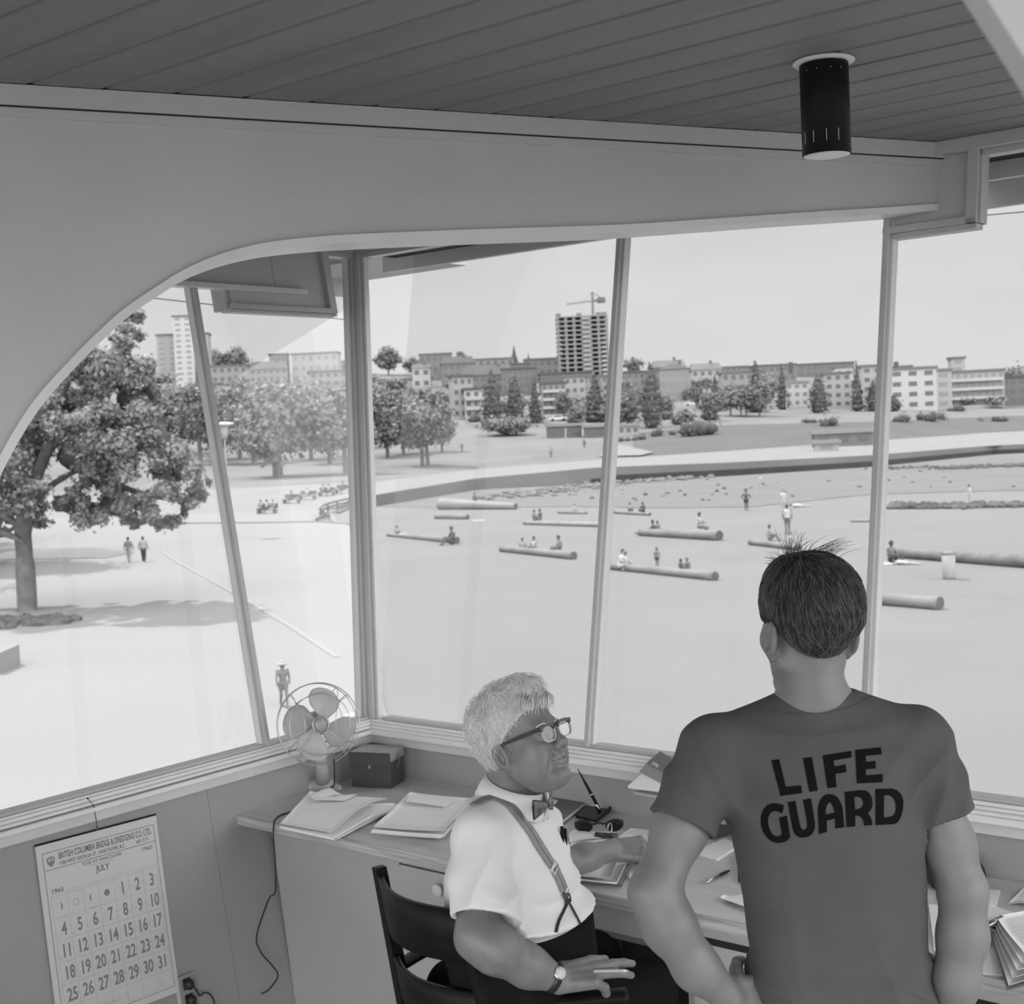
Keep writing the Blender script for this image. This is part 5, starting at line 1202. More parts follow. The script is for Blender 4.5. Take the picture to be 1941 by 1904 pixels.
# glasses
M_gl = mat('tortoise_frame', .03, .15); M_clear = mat('clear_rim', .42, .15); M_lensc = glass_mat('spectacle_lens', .3, .96)
gl = thing('glasses', None, None, hpt(hO, .1, 0, 0)); gl.parent = op; gl.location = A(ORG[gl.name])-A(ORG[op.name])
def hw(a, b, c): return hpt(hO, a, b, c)
def gobj(mb, nm, m, sm=True):
    o = mb.obj(nm, m, gl, sm); return o
for k in list(gl.keys()):
    if k in ('label', 'category'): del gl[k]
for sg in (-1, 1):
    cx = sg*.0335; n = 28; ro = []; ri = []
    for k in range(n):
        a = 2*math.pi*k/n; ca, sa = math.cos(a), math.sin(a); e = 3.2
        x = abs(ca)**(2/e)*math.copysign(1, ca); y = abs(sa)**(2/e)*math.copysign(1, sa)
        sc1 = 1-.10*max(0, -y); ro.append((cx+x*.0265*sc1, .001+y*.0205)); ri.append((cx+x*.0228*sc1, .001+y*.0170))
    def rimpart(cond, nm, m, ex=0.):
        V = []; 
        for (xo, yo), (xi, yi) in zip(ro, ri):
            if ex and yo > .001: yo += ex*(1); 
            for x, y, a in ((xo, yo, .1075), (xi, yi, .1075), (xi, yi, .1035), (xo, yo, .1035)): V.append(hw(a, y, x))
        F = []
        for k in range(n):
            k2 = (k+1) % n
            if cond(ro[k][1]) and cond(ro[k2][1]):
                for j in range(4): F.append((k*4+j, k2*4+j, k2*4+(j+1) % 4, k*4+(j+1) % 4))
        mb = MB(); mb.add(V, F); return gobj(mb, nm, m, False)
    rimpart(lambda y: y > .0015, 'brow_rim', M_gl, .003); rimpart(lambda y: y < .011, 'lower_rim', M_clear)
    mb = MB(); mb.add([hw(.1055, y, x) for x, y in ri]+[hw(.1047, y, x) for x, y in ri], [tuple(range(n)), tuple(reversed(range(n, 2*n)))]+[(k, (k+1) % n, n+(k+1) % n, n+k) for k in range(n)]); gobj(mb, 'lens', M_lensc, False)
    hx = sg*.0615; mb = MB(); mb.box(hw(.104, .016, sg*.060), hO.R[2]*.0035, hO.R[1]*.0055, hO.R[0]*.004)
    V = []
    for a, b, h_ in ((.103, .016, .0052), (.06, .012, .0050), (.02, .007, .0040), (-.005, .003, .0026), (-.02, -.003, .002)):
        cc_ = sg*(.0615+.020*min(1, (.103-a)/.11)); V.append((a, b, cc_, h_))
    vs = []; 
    for a, b, c_, h_ in V: vs += [hw(a, b-h_, c_), hw(a, b+h_, c_), hw(a, b+h_, c_+sg*.003), hw(a, b-h_, c_+sg*.003)]
    mb.add(vs, [(i*4+k, i*4+(k+1) % 4, i*4+4+(k+1) % 4, i*4+4+k) for i in range(4) for k in range(4)]+[(16, 17, 18, 19)]); gobj(mb, 'temple', M_gl, False)
    for dy in (.0125, .0195): gobj(MB().blob(hw(.1085, dy-.0, sg*.0605), (.0009, .0009, .0009), 6, 5), 'rivet', M_chrome)
mb = MB(); mb.tube([hw(.1055, .012, -.0095), hw(.108, .015, 0), hw(.1055, .012, .0095)], .003, 8); gobj(mb, 'bridge', M_gl)
# collar
Ct = HO-hO.R[0]*.022-HZ*.108; 
Ct = o3(980, 1489, 3.475); Cb = o3(968, 1517, 3.485); V = []; n = 40; F = []
for k in range(n):
    a = 2*math.pi*(k/(n-1)*.965)+.11; ca, sa = math.cos(a), math.sin(a); tilt = -.022*ca+.004
    pt1 = Ct+tf*.076*ca+ts*.071*sa+HZ*(tilt+.004); pt2 = Cb+tf*(.090*ca+.010*max(0, ca))+ts*.090*sa+HZ*(tilt*1.2-.008-.014*max(0, ca)**3)
    V += [pt1, (pt1+pt2)/2+nrm(tf*ca+ts*sa)*.003, pt2, pt2-nrm(tf*ca+ts*sa)*.004-HZ*.0]
F = [(k*4+j, (k+1)*4+j, (k+1)*4+j+1, k*4+j+1) for k in range(n-1) for j in range(3)]
co = mkobj('collar', V, F, M_shirt, sho, True); s_ = co.modifiers.new('s', 'SOLIDIFY'); s_.thickness = .0025; s_.offset = 0
fc = o3(1033, 1527, 3.40)
bt = MB(); M_tie = mat('silk_bow_tie', .10, .3, .5, 90)
bt.blob(fc, (tuple(tf*.008), tuple(ts*.009), tuple(HZ*.010)), 14, 10)
for sg in (-1, 1):
    P = []
    for i in range(7):
        u = i/6; hgt = .008+.018*u**.7; row = []
        for j in range(9):
            a = math.pi*2*j/8; row.append(fc+ts*sg*(.006+.044*u)+HZ*hgt*math.sin(a)+tf*(.006+.003*math.cos(a)-.012*u)-HR*.0)
        P.append(row)
    bt.sheet(P)
btie = bt.obj('bow_tie', M_tie, op, True)
# suspenders along the shirt
def strap(path, w, nm, m, bv, th=.0018, off=.0012, par=None):
    pts, ns = [], []
    for x, y in rs(path, 6):
        p, n = hit(bv, x, y, off)
        if p is not None: pts.append(p); ns.append(n)
    ns = A(ns); k = np.ones(5)/5; ns = np.stack([np.convolve(np.pad(ns[:, i], 2, 'edge'), k, 'valid') for i in range(3)], 1); ns /= np.linalg.norm(ns, axis=1)[:, None]
    ps = A(pts); ps2 = np.stack([np.convolve(np.pad(ps[:, i], 2, 'edge'), k, 'valid') for i in range(3)], 1); ps2[0], ps2[-1] = ps[0], ps[-1]
    d = ((ps-ps2)*ns).sum(1); ps2 = ps2+ns*(np.maximum(d, 0)[:, None]+.001); return ribbon(ps2, ns, w, th, nm, m, par), ps2, ns
st, sp_, sn_ = strap([(900, 1527), (916, 1518), (938, 1514), (962, 1524), (981, 1545), (1000, 1570), (1018, 1598), (1034, 1624), (1047, 1643)], .031, 'suspender_strap', M_strap, bvS, par=op)
plabel(st, 'grey striped upper suspender strap')
ribbon(sp_+sn_*.0019, sn_, .0022, .0004, 'woven_stripe', mat('strap_stripe', .10, .7), st)
st2, sp2, sn2 = strap([(1050, 1648), (1057, 1662), (1064, 1678), (1069, 1692)], .031, 'suspender_strap', M_strap, bvS, off=.002, par=op); plabel(st2, 'grey striped lower suspender strap')
ribbon(sp2+sn2*.0019, sn2, .0022, .0004, 'woven_stripe', mat('strap_stripe'  , .10), st2)
bk_, n_ = hit(bvS, 1050, 1646, .004); tv = nrm(sp_[-1]-sp_[-4]); sv = nrm(np.cross(tv, n_))
mb = MB(); 
for s1_, s2_ in ((-1, 0), (1, 0), (0, -1), (0, 1)):
    if s1_: mb.bar(bk_+sv*.018*s1_-tv*.008, bk_+sv*.018*s1_+tv*.008, sv*.0012, n_*.0012)
    else: mb.bar(bk_+tv*.008*s2_-sv*.019, bk_+tv*.008*s2_+sv*.019, tv*.0012, n_*.0012)
mb.obj('buckle', M_chrome, op)
bl_, n2_ = hit(bvS, 1070, 1694, .004); MB().bar(bl_-sv*.017, bl_+sv*.017, tv*.002, n2_*.0015).obj('buckle', M_chrome, op)
M_leather = mat('black_leather', .02, .35)
t1_, a_, b_ = strap([(1070, 1695), (1073, 1704), (1075, 1714)], .024, 'leather_tab', M_leather, bvS, .003, .003, op)
MB().blob(a_[len(a_)//2]+b_[0]*.004, (.003, .003, .003), 8, 6).obj('stud', M_chrome, t1_, True)
def limb(path, nm):
    pts = []; 
    for x, y in rs(path, 5):
        p, n = hit(bvS, x, y, .004)
        p2, n2 = hit(bvTr, x, y, .004)
        q = p if p2 is None or (p is not None and np.linalg.norm(p-CAM) < np.linalg.norm(p2-CAM)) else p2
        if q is not None: pts.append(q)
    MB().tube(pts, .0045, 6, flat=.4).obj(nm, M_leather, op, True)
limb([(1073, 1712), (1066, 1730), (1058, 1748), (1052, 1768)], 'leather_thong'); limb([(1077, 1712), (1085, 1727), (1092, 1740), (1098, 1752)], 'leather_thong')
# shirt pocket with pens
for k, (x, y) in enumerate(((1063, 1583), (1069, 1587))):
    p, n = hit(bvS, x, y, .004)
    if p is not None: MB().tube([p-HZ*.022, p+HZ*.020], .0045, 8).obj('pocket_pen', M_black, op, True)
# wristwatch
wd_ = nrm(WO-o3(1000, 1832, 3.28)); wc = WO-wd_*.012; u1 = nrm(np.cross(wd_, HZ)); u2 = np.cross(u1, wd_)
wr = ring_band(wc, wd_, u1*.0365, u2*.0345, .017, .0025, 'watch_strap', M_leather, op, 36)
wn = nrm(HZ*.55-HF*.55-HR*.10); wn = nrm(wn-wd_*(wn@wd_)*.9); wcc = wc+wn*.037
MB().lathe(wcc, wn, [(.010, -.002), (.0165, 0), (.0165, .005), (.0145, .007), (.005, .0072)], 28).obj('watch_case', M_chrome, wr, True)
MB().lathe(wcc+wn*.0068, wn, [(.003, 0), (.0138, 0), (.0138, .0006), (.003, .0006)], 28).obj('watch_dial', M_white, wr, True)
# pencil between the fingers of the right hand: held, so a thing of its own
pa_, pb_ = o3(1126, 1842, 3.27), o3(1193, 1841, 3.33)
pdn = nrm(pb_-pa_); PL = np.linalg.norm(pb_-pa_)
t = thing('pencil', 'short pale pencil held between the fingers of the seated man\'s right hand', 'pencil', pa_)
MB().lathe(pa_, pdn, [(.0036, 0), (.0038, .001), (.0038, PL-.022)], 6).obj('shaft', mat('pencil_paint', .42, .3), t)
MB().lathe(pa_, pdn, [(.0038, PL-.022), (.0010, PL-.003)], 10).obj('sharpened_tip', M_paper2, t, True)
MB().lathe(pa_, pdn, [(.0010, PL-.003), (.0002, PL+.001)], 8).obj('lead', M_black, t, True)
# fingernails on the visible hand
for i in (0, 1, 2, 3):
    pass
# ================================================================ the beach, the park and the town outside
KX = A([-500, 0, 350, 625, 700, 900, 1133, 1378, 1647, 1883, 2400.])
R_base = A([995, 982, 974, 966, 962, 929, 917, 903, 886, 862, 840.]); R_top = A([995, 982, 974, 966, 941, 908, 887, 877.7, 864, 845, 825.])
R_path = A([955, 943, 930, 918, 915, 890, 872, 855, 836, 820, 800.]); R_lawn = A([890, 880, 870, 858, 855, 835, 828, 806, 800, 790, 775.])
R_str = A([820, 810, 805, 801, 800, 795, 790, 780, 775, 770, 765.]); R_hill = A([760, 755, 750, 749, 748, 745, 740, 745, 745, 745, 740.]); R_cr = A([702, 700, 702, 706, 708, 708, 708, 711, 716, 720, 724.])
def rows(x):
    I = lambda r: float(np.interp(x, KX, r)); yb = I(R_base); D0 = 6.8*2600/(yb-yh(x)); Dl = max(290, D0*1.3+40)
    ys_ = [I(R_top), I(R_path), I(R_lawn), I(R_str), I(R_hill), I(R_cr)]; Ds = [D0, D0*1.3, Dl, Dl+70, Dl+200, Dl+430]
    return ys_, Ds
def terr(x, y):
    ys_, Ds = rows(x)
    if y >= ys_[0]: return gnd(x, y)
    return atd(x, y, float(np.interp(-y, [-v for v in ys_], Ds)))
XS = np.linspace(-500, 2400, 88)
def band(name, i0, i1, m, sub=4, xs=XS, org=None, lab=None, dz=0.):
    P = []
    for k in range((i1-i0)*sub+1):
        t = i0+k/sub; i = min(int(t), 4); f = t-i; row = []
        for x in xs: ys_, Ds = rows(x); row.append(atd(x, ys_[i]*(1-f)+ys_[i+1]*f, Ds[i]*(1-f)+Ds[i+1]*f)+HZ*dz)
        P.append(row)
    o = MB().sheet(P).obj(name, m, None, True); o['kind'] = 'structure'; return o
M_sand = mat('beach_sand', 0.142, .95, .05, .12, .0, 3, detail=8); M_sandL = mat('pale_paving', 0.194, .95, .03, .1, 0, 3, detail=8)
M_wet = mat('wet_sand', 0.116, .8, .10, .10, .0, 2, detail=8, stretch=(1, 3, 1))
M_seaw = mat('seawall_concrete', .12, .9, .15, .08, detail=8); M_tide = mat('tide_stained_concrete', .03, .9, .2, .3)
M_path = mat('promenade', 0.172, .9, .05, .2); M_lawn = mat('dry_lawn', 0.129, .95, .14, .05, detail=8, stretch=(1, 1, 1)); M_lawnD = mat('mown_lawn', 0.076, .95, .12, .06, detail=8)
M_hill = mat('hillside', .12, .95, .2, .03)
def groundpoly(name, q, m, z=0.012, kind='structure'):
    P = [gnd(x, y)+HZ*z for x, y in q]; t = tessellate_polygon([[Vector(p) for p in P]]); o = MB().add(P, [tuple(x) for x in t]).obj(name, m); o['kind'] = kind; return o
g = []
N = 60; pts = []
xs_ = np.linspace(-2400, 5200, 2)
o = MB().add([CAM*0+A(p) for p in ((-420, -160, ZG), (330, -160, ZG), (330, 420, ZG), (-420, 420, ZG))], [(0, 1, 2, 3)]).obj('beach_ground', M_sand); o['kind'] = 'structure'
groundpoly('paved_ground', [(-1500, 1900), (-900, 984), (-500, 996), (0, 983.5), (350, 975.5), (625, 967), (640, 990), (700, 1010), (712, 1290), (900, 1900)], M_sandL, .05)
groundpoly('wet_beach', [(716, 960.5), (820, 935), (931, 923), (1017, 930), (1133, 919), (1215, 915), (1378, 905), (1647, 888), (1883, 864), (2400, 842), (2400, 905), (1941, 930), (1650, 938), (1420, 962), (1240, 964), (1080, 961), (860, 964)], M_wet, .03)
groundpoly('shade_strip', [(-700, 1056), (0, 1044), (180, 1040), (255, 1050), (200, 1060), (0, 1064), (-700, 1072)], mat('paving_shade', .15, .95, .1, .3), .08)  # darker strip laid on the paving as a painted shadow band
# kerb line running to the lower right
ka = [gnd(x, y) for x, y in ((305, 1046), (330, 1064), (440, 1125), (550, 1190), (640, 1250))]
MBk = MB(); 
for a, b in zip(ka[:-1], ka[1:]): s_ = nrm(np.cross(b-a, HZ))*.10; MBk.bar(a+HZ*.03, b+HZ*.03, s_, HZ*.05)
tag(MBk.obj('kerb', mat('kerb_concrete', .215, .9)), 'long pale concrete kerb running diagonally between paving and sand', 'kerb')
ka = [gnd(x, y) for x, y in ((230, 995), (372, 994), (500, 993), (612, 991), (668, 996))]; MBk = MB()
for a, b in zip(ka[:-1], ka[1:]): MBk.bar(a+HZ*.04, b+HZ*.04, nrm(np.cross(b-a, HZ))*.15, HZ*.10)
tag(MBk.obj('low_kerb', mat('dark_kerb', .16, .9)), 'thin dark kerb line crossing the pale paving below the benches', 'kerb')
# seawall with the stained foot
sx_ = np.linspace(627, 2400, 80); W1, W2 = MB(), MB(); P = []; P2 = []
for x in sx_:
    yb = float(np.interp(x, KX, R_base)); D0 = 6.8*2600/(yb-yh(x)); yt = float(np.interp(x, KX, R_top)); t_ = atd(x, yt, D0); b_ = atd(x, yb, D0); b_[2] = ZG-.2; t_[2] += .02
    dv = nrm(FW*A([1, 1, 0])); P.append([b_, t_*.0+A([t_[0], t_[1], t_[2]]), t_+dv*1.2, b_+dv*1.2+HZ*0]); k = .32 if x < 1150 else .48
    P2.append([b_-dv*.06, A([b_[0], b_[1], ZG+(t_[2]-ZG)*k])-dv*.05])
o = MB().sheet(P).obj('seawall', M_seaw, None, False); tag(o, 'long curving concrete seawall dividing the beach from the promenade', 'wall')
st_ = MB().sheet([p for p, x in zip(P2, sx_) if x > 1120]).obj('tide_stain', M_tide, o)
band('promenade_ground', 0, 1, M_path); band('lawn_ground', 1, 2, M_lawn, xs=XS[XS < 1215]); band('mown_ground', 1, 2, M_lawnD, xs=XS[XS > 1180], dz=.02)
band('park_ground', 2, 3, M_lawn, xs=XS); band('hill_ground', 3, 5, M_hill)
# pale diagonal path across the lawn
q = [(1137, 868), (1150, 842), (1172, 845), (1240, 860), (1215, 866)]; P = [terr(x, y)+HZ*.25 for x, y in q]; 
o = MB().add(P, [tuple(x) for x in tessellate_polygon([[Vector(p) for p in P]])]).obj('path_ground', M_path); o['kind'] = 'structure'

# rocks, stuff
M_rock = mat('beach_rock', .075, .9, .35, .5); M_rockL = mat('pale_beach_rock', .13, .9, .3, .5)
def rocks(path, n, s0, s1, spread, nm, label, m, seed):
    rnd = random.Random(seed); mb = MB(); pp = [gnd(x, y) for x, y in path]
    for _ in range(n):
        k = rnd.randrange(len(pp)-1); t = rnd.random(); p = pp[k]*(1-t)+pp[k+1]*t; p = p+A([rnd.gauss(0, spread), rnd.gauss(0, spread), 0]); s = rnd.uniform(s0, s1)
        mb.blob(p+HZ*s*.3, (s*rnd.uniform(.7, 1.3), s*rnd.uniform(.7, 1.3), s*rnd.uniform(.4, .9)), 7, 5, .15)
    tag(mb.obj(nm, m), label, 'rocks', kind='stuff')
rocks([(1690, 963), (1760, 964), (1850, 962), (1960, 960)], 300, .15, .42, .6, 'rock_groyne', 'row of dark boulders crossing the beach at the right', M_rock, 1)
rocks([(1690, 890), (1760, 887)], 50, .15, .35, 1.2, 'scattered_rocks', 'patch of dark rocks on the wet sand just right of the window post', M_rock, 2)
rocks([(1800, 890), (1860, 886), (1990, 884)], 200, .15, .45, 1.2, 'rock_reef', 'dark rocky reef on the wet sand at the far right', M_rock, 3)
rocks([(960, 945), (1040, 932), (1200, 915), (1300, 908)], 260, .15, .5, 2.2, 'wall_foot_stones', 'pale and dark stones scattered along the foot of the seawall', M_rockL, 4)
rocks([(1150, 950), (1400, 930), (1640, 915)], 45, .1, .28, 9, 'beach_pebbles', 'sparse stones dotted over the wet sand', M_rock, 5)

# logs ---------------------------------------------------------------------------
M_log = mat('weathered_log', 0.163, .9, .2, 1.2, .6, 6, detail=8); M_logend = mat('shaded_log_end', .075, .9, .3, 4); M_logp = mat('bleached_log', 0.215, .9, .1, 1.2, .4, 6); M_logd = mat('dark_log', .13, .9, .3, 1.5, .6, 6)
LOGS = [((835, 966), (978, 966), 11, 6, M_logp, 'thick bleached log lying farthest back near the seawall, a bather\'s head behind it'), ((826, 984), (887, 985), 5, 5, M_log, 'short log just below the thick bleached log'),
 ((735, 1017), (866, 1031), 3, 7, M_log, 'log at the left of the beach with a dark seated figure at its right end'), ((994, 995), (1152, 1000), 4, 5, M_logp, 'long pale log running up to the middle window post'),
 ((950, 1046), (1088, 1061), 6, 8, M_log, 'log in the middle of the beach with three bathers behind it'), ((1058, 974), (1112, 975), 2.5, 2.5, M_log, 'small log far back left of the middle window post'), ((1165, 974), (1232, 978), 3, 3, M_log, 'small log far back right of the middle window post'),
 ((1214, 1016), (1364, 1025), 7, 10, M_log, 'log with a dark sawn end and a person sitting astride it'), ((1160, 1080), (1356, 1101), 7, 9, M_log, 'long log with a black sawn end in front of three children'),
 ((1422, 1033), (1515, 1044), 6, 6, M_log, 'log directly above the lifeguard\'s head'), ((1695, 1057), (1990, 1080), 9, 14, M_logd, 'long dark rough log at the right edge behind the litter bin'), ((1628, 1143), (1782, 1156), 11, 13, M_log, 'nearest log with a dark sawn end, right of the lifeguard'),
 ((1614, 990), (1648, 990), 3, 3, M_logp, 'small pale log touching the right window post')]
for (a, b, ra, rb, m_, lab) in LOGS:
    pa, pb = gnd(*a), gnd(*b); Da, Db = (pa-CAM)@FW, (pb-CAM)@FW; r1, r2 = ra*Da/2600, rb*Db/2600
    pa = pa+HZ*r1*.92; pb = pb+HZ*r2*.92; n = 14; prof = []; rnd = random.Random(int(a[0])); L_ = np.linalg.norm(pb-pa)
    for i in range(n): t = i/(n-1); prof.append(((r1*(1-t)+r2*t)*(1+rnd.uniform(-.05, .05)), L_*t))
    t = thing('driftwood_log', lab, 'log', (pa+pb)/2-HZ*max(r1, r2), 'driftwood logs on the beach')
    MB().lathe(pa, pb-pa, prof, 16).obj('trunk', m_, t, True)
    MB().lathe(pb, pb-pa, [(r2*.97, -.01), (r2*.97, .012), (r2*.3, .02)], 16).obj('cut_end', M_logend, t)  # end cap coloured darker, its shaded side put into the tone

# trees -------------------------------------------------------------------------
def leafcloud(name, m, parent, cl, n, ls, seed, hollow=.55):
    """cl: list of (centre, radii); leaf quads scattered in the shells of the clumps"""
    rg = np.random.default_rng(seed); C_ = A([c for c, _ in cl]); R_ = A([r for _, r in cl]); wgt = (R_.prod(1)**.66); idx = rg.choice(len(cl), n, p=wgt/wgt.sum())
    d = rg.normal(size=(n, 3)); d /= np.linalg.norm(d, axis=1)[:, None]; rad = np.abs(rg.normal(size=n))*.45+hollow*.75
    P = C_[idx]+d*R_[idx]*rad[:, None]; nn = d+rg.normal(size=(n, 3))*.7+A([0, 0, .5]); nn /= np.linalg.norm(nn, axis=1)[:, None]
    u = np.cross(nn, rg.normal(size=(n, 3))); u /= np.linalg.norm(u, axis=1)[:, None]; w = np.cross(nn, u); s = ls*(.6+.8*rg.random(n))[:, None]
    V = np.stack([P-u*s-w*s*.15, P-u*s*.1-w*s*.75, P+u*s+w*s*.1, P+u*s*.1+w*s*.8], 1).reshape(-1, 3)
    F = np.arange(4*n).reshape(-1, 4); return mkobj(name, V, F, m, parent)
def leafmat(nm, c, tr=.25):
    m = mat(nm, c, .55, .25, 1.2); nt = m.node_tree; b = nt.nodes['Principled BSDF']; o = nt.nodes['Material Output']
    t = nt.nodes.new('ShaderNodeBsdfTranslucent'); t.inputs[0].default_value = (c, c, c, 1); x = nt.nodes.new('ShaderNodeMixShader'); x.inputs[0].default_value = tr
    nt.links.new(b.outputs[0], x.inputs[1]); nt.links.new(t.outputs[0], x.inputs[2]); nt.links.new(x.outputs[0], o.inputs[0]); return m
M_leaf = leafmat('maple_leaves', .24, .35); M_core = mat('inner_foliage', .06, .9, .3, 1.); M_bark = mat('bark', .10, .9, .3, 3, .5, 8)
M_leafM = leafmat('park_leaves', .165); M_leafP = leafmat('pale_leaves', .22); M_leafD = leafmat('dark_leaves', .095, .15); M_coreM = mat('inner_park_foliage', .11, .9, .25, .3); M_coreD = mat('inner_dark_foliage', .065, .9, .25, .3); M_coreP = mat('inner_pale_foliage', .17, .9, .2, .3)  # far foliage tones lightened, distance haze put into the colour
def pxlen(D): return D/2600
# the big tree beside the tower
bx = gnd(52, 1160); DT = (bx-CAM)@FW; u = pxlen(DT)
tr = thing('broadleaf_tree', 'large leafy tree with a thick trunk at the left, nearest to the tower', 'tree', bx)
tp = lambda x, y, dd=0: atd(x, y, DT+dd)
MB().tube(smooth_curve([bx-HZ*.2, tp(51, 1130), tp(47, 1060), tp(44, 1000), tp(60, 930), tp(95, 840)], 4), [.62, .5]+[.42]*6+[.36]*8+[.25]*5, 14).obj('trunk', M_bark, tr, True)
brs = [[(44, 1010), (20, 985), (-30, 965), (-80, 940)], [(0, 1008), (25, 1018), (44, 1030)], [(44, 985), (85, 930), (150, 890), (220, 860)], [(60, 940), (40, 880), (10, 820)], [(95, 850), (150, 790), (210, 730)], [(95, 850), (110, 760), (180, 660)], [(150, 890), (250, 930), (330, 950)]]
for k, b in enumerate(brs):
    sp = smooth_curve([tp(x, y, (-1) ** k*i*.5) for i, (x, y) in enumerate(b)], 3); MB().tube(sp, np.linspace(.2, .06, len(sp)), 8).obj('branch', M_bark, tr, True)
rnd = random.Random(5); cl = []
out_ = [(0, 930, 55), (60, 960, 45), (130, 955, 45), (210, 960, 42), (285, 965, 38), (340, 950, 35), (375, 925, 25), (330, 890, 50), (290, 830, 55), (310, 870, 50), (255, 760, 55), (270, 700, 45), (235, 645, 38), (250, 600, 22), (180, 690, 60), (120, 760, 60), (60, 830, 60), (150, 860, 70), (220, 880, 60), (20, 880, 50), (200, 790, 60), (-40, 900, 60), (-60, 820, 70), (20, 780, 50), (90, 700, 45), (210, 700, 50), (245, 990, 22), (180, 985, 28), (355, 960, 22), (-100, 880, 60)]
for x, y, r in out_:
    for k in range(9):
        rr_ = r*u; cl.append((tp(x+rnd.gauss(0, r*.45), y+rnd.gauss(0, r*.42), rnd.uniform(-3.6, 3.6)*(r/60)), (rr_*rnd.uniform(.28, .5),)*2+(rr_*rnd.uniform(.2, .4),)))
leafcloud('foliage', M_leaf, tr, cl, 90000, .105, 8, .45)
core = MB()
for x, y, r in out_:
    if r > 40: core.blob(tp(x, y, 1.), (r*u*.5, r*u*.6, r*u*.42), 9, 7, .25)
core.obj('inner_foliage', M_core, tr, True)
def tree(x, yb, yt, w, kind, label, group, seed, trunks=1, dep=None, n=1500, yc=None, D=None, m=None):
    b = terr(x, yb) if D is None else atd(x, yb, D); D = (b-CAM)@FW; u = pxlen(D); H = (yb-yt)*u; W = w*u/2; rnd = random.Random(seed)
    t = thing('broadleaf_tree' if kind in 'bp' else 'cypress_tree' if kind == 'c' else 'conifer_tree', label, 'tree', b, group)
    lf, cr = {'b': (M_leafM, M_coreM), 'p': (M_leafP, M_coreP), 'c': (M_leafD, M_coreD), 'f': (M_leafD, M_coreD)}[kind]
    cl = []; mbc = MB()
    if kind in 'bp':
        lo = H*.16 if yc is None else (yb-yc)*u; cz_ = (H+lo)/2; hh = (H-lo)/2
        for k in range(22):
            a = rnd.uniform(0, 6.28); ph = rnd.uniform(-1, 1); q = math.sqrt(max(0, 1-abs(ph)**2.4))*rnd.uniform(.35, .8); r = min(W, hh)*rnd.uniform(.28, .45)
            c = b+A([math.cos(a)*W*q, math.sin(a)*W*q, cz_+ph*hh*.74]); cl.append((c, (r*1.1, r*1.1, r*.9))); mbc.blob(c, (r*.72, r*.72, r*.55), 8, 6, .15)
        mbc.blob(b+HZ*cz_, (W*.5, W*.5, hh*.55), 10, 8, .2); cl += [(b+HZ*(cz_+hh*q), (W*.62, W*.62, hh*.5)) for q in (-.2, .25)]
        for k in range(trunks): MB().tube([b+HR*(k-(trunks-1)/2)*.9*u*12, b+HR*(k-(trunks-1)/2)*.5*u*12+HZ*cz_], [.028*H, .018*H], 7).obj('trunk', M_bark, t)
    else:
        nk = 9
        for k in range(nk):
            z = (k+.5)/nk; prof = (math.sin(min(1, z*1.9+.45)*math.pi/2)*(1-z**2.2)**.8 if kind == 'c' else (1-z)*.95+.05)
            r = max(.12, W*prof); cl.append((b+HZ*(z*H*.94+.04*H), (r, r, H/nk*.95))); mbc.blob(b+HZ*(z*H*.93+.04*H), (r*.86, r*.86, H/nk*.85), 9, 6, .12)
            if kind == 'f':
                for a in range(5): aa = rnd.uniform(0, 6.28); cl.append((b+HZ*(z*H*.92+.04*H)+A([math.cos(aa), math.sin(aa), 0])*r*.85, (r*.5, r*.5, H/nk*.25)))
        MB().tube([b-HZ*.2, b+HZ*H*.3], [.02*H, .015*H], 7).obj('trunk', M_bark, t)
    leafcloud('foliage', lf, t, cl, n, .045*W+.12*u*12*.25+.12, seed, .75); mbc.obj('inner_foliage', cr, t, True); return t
GP = 'park trees behind the benches'; GC = 'dark columnar trees along the shore road'; GR = 'round trees along the shore road'
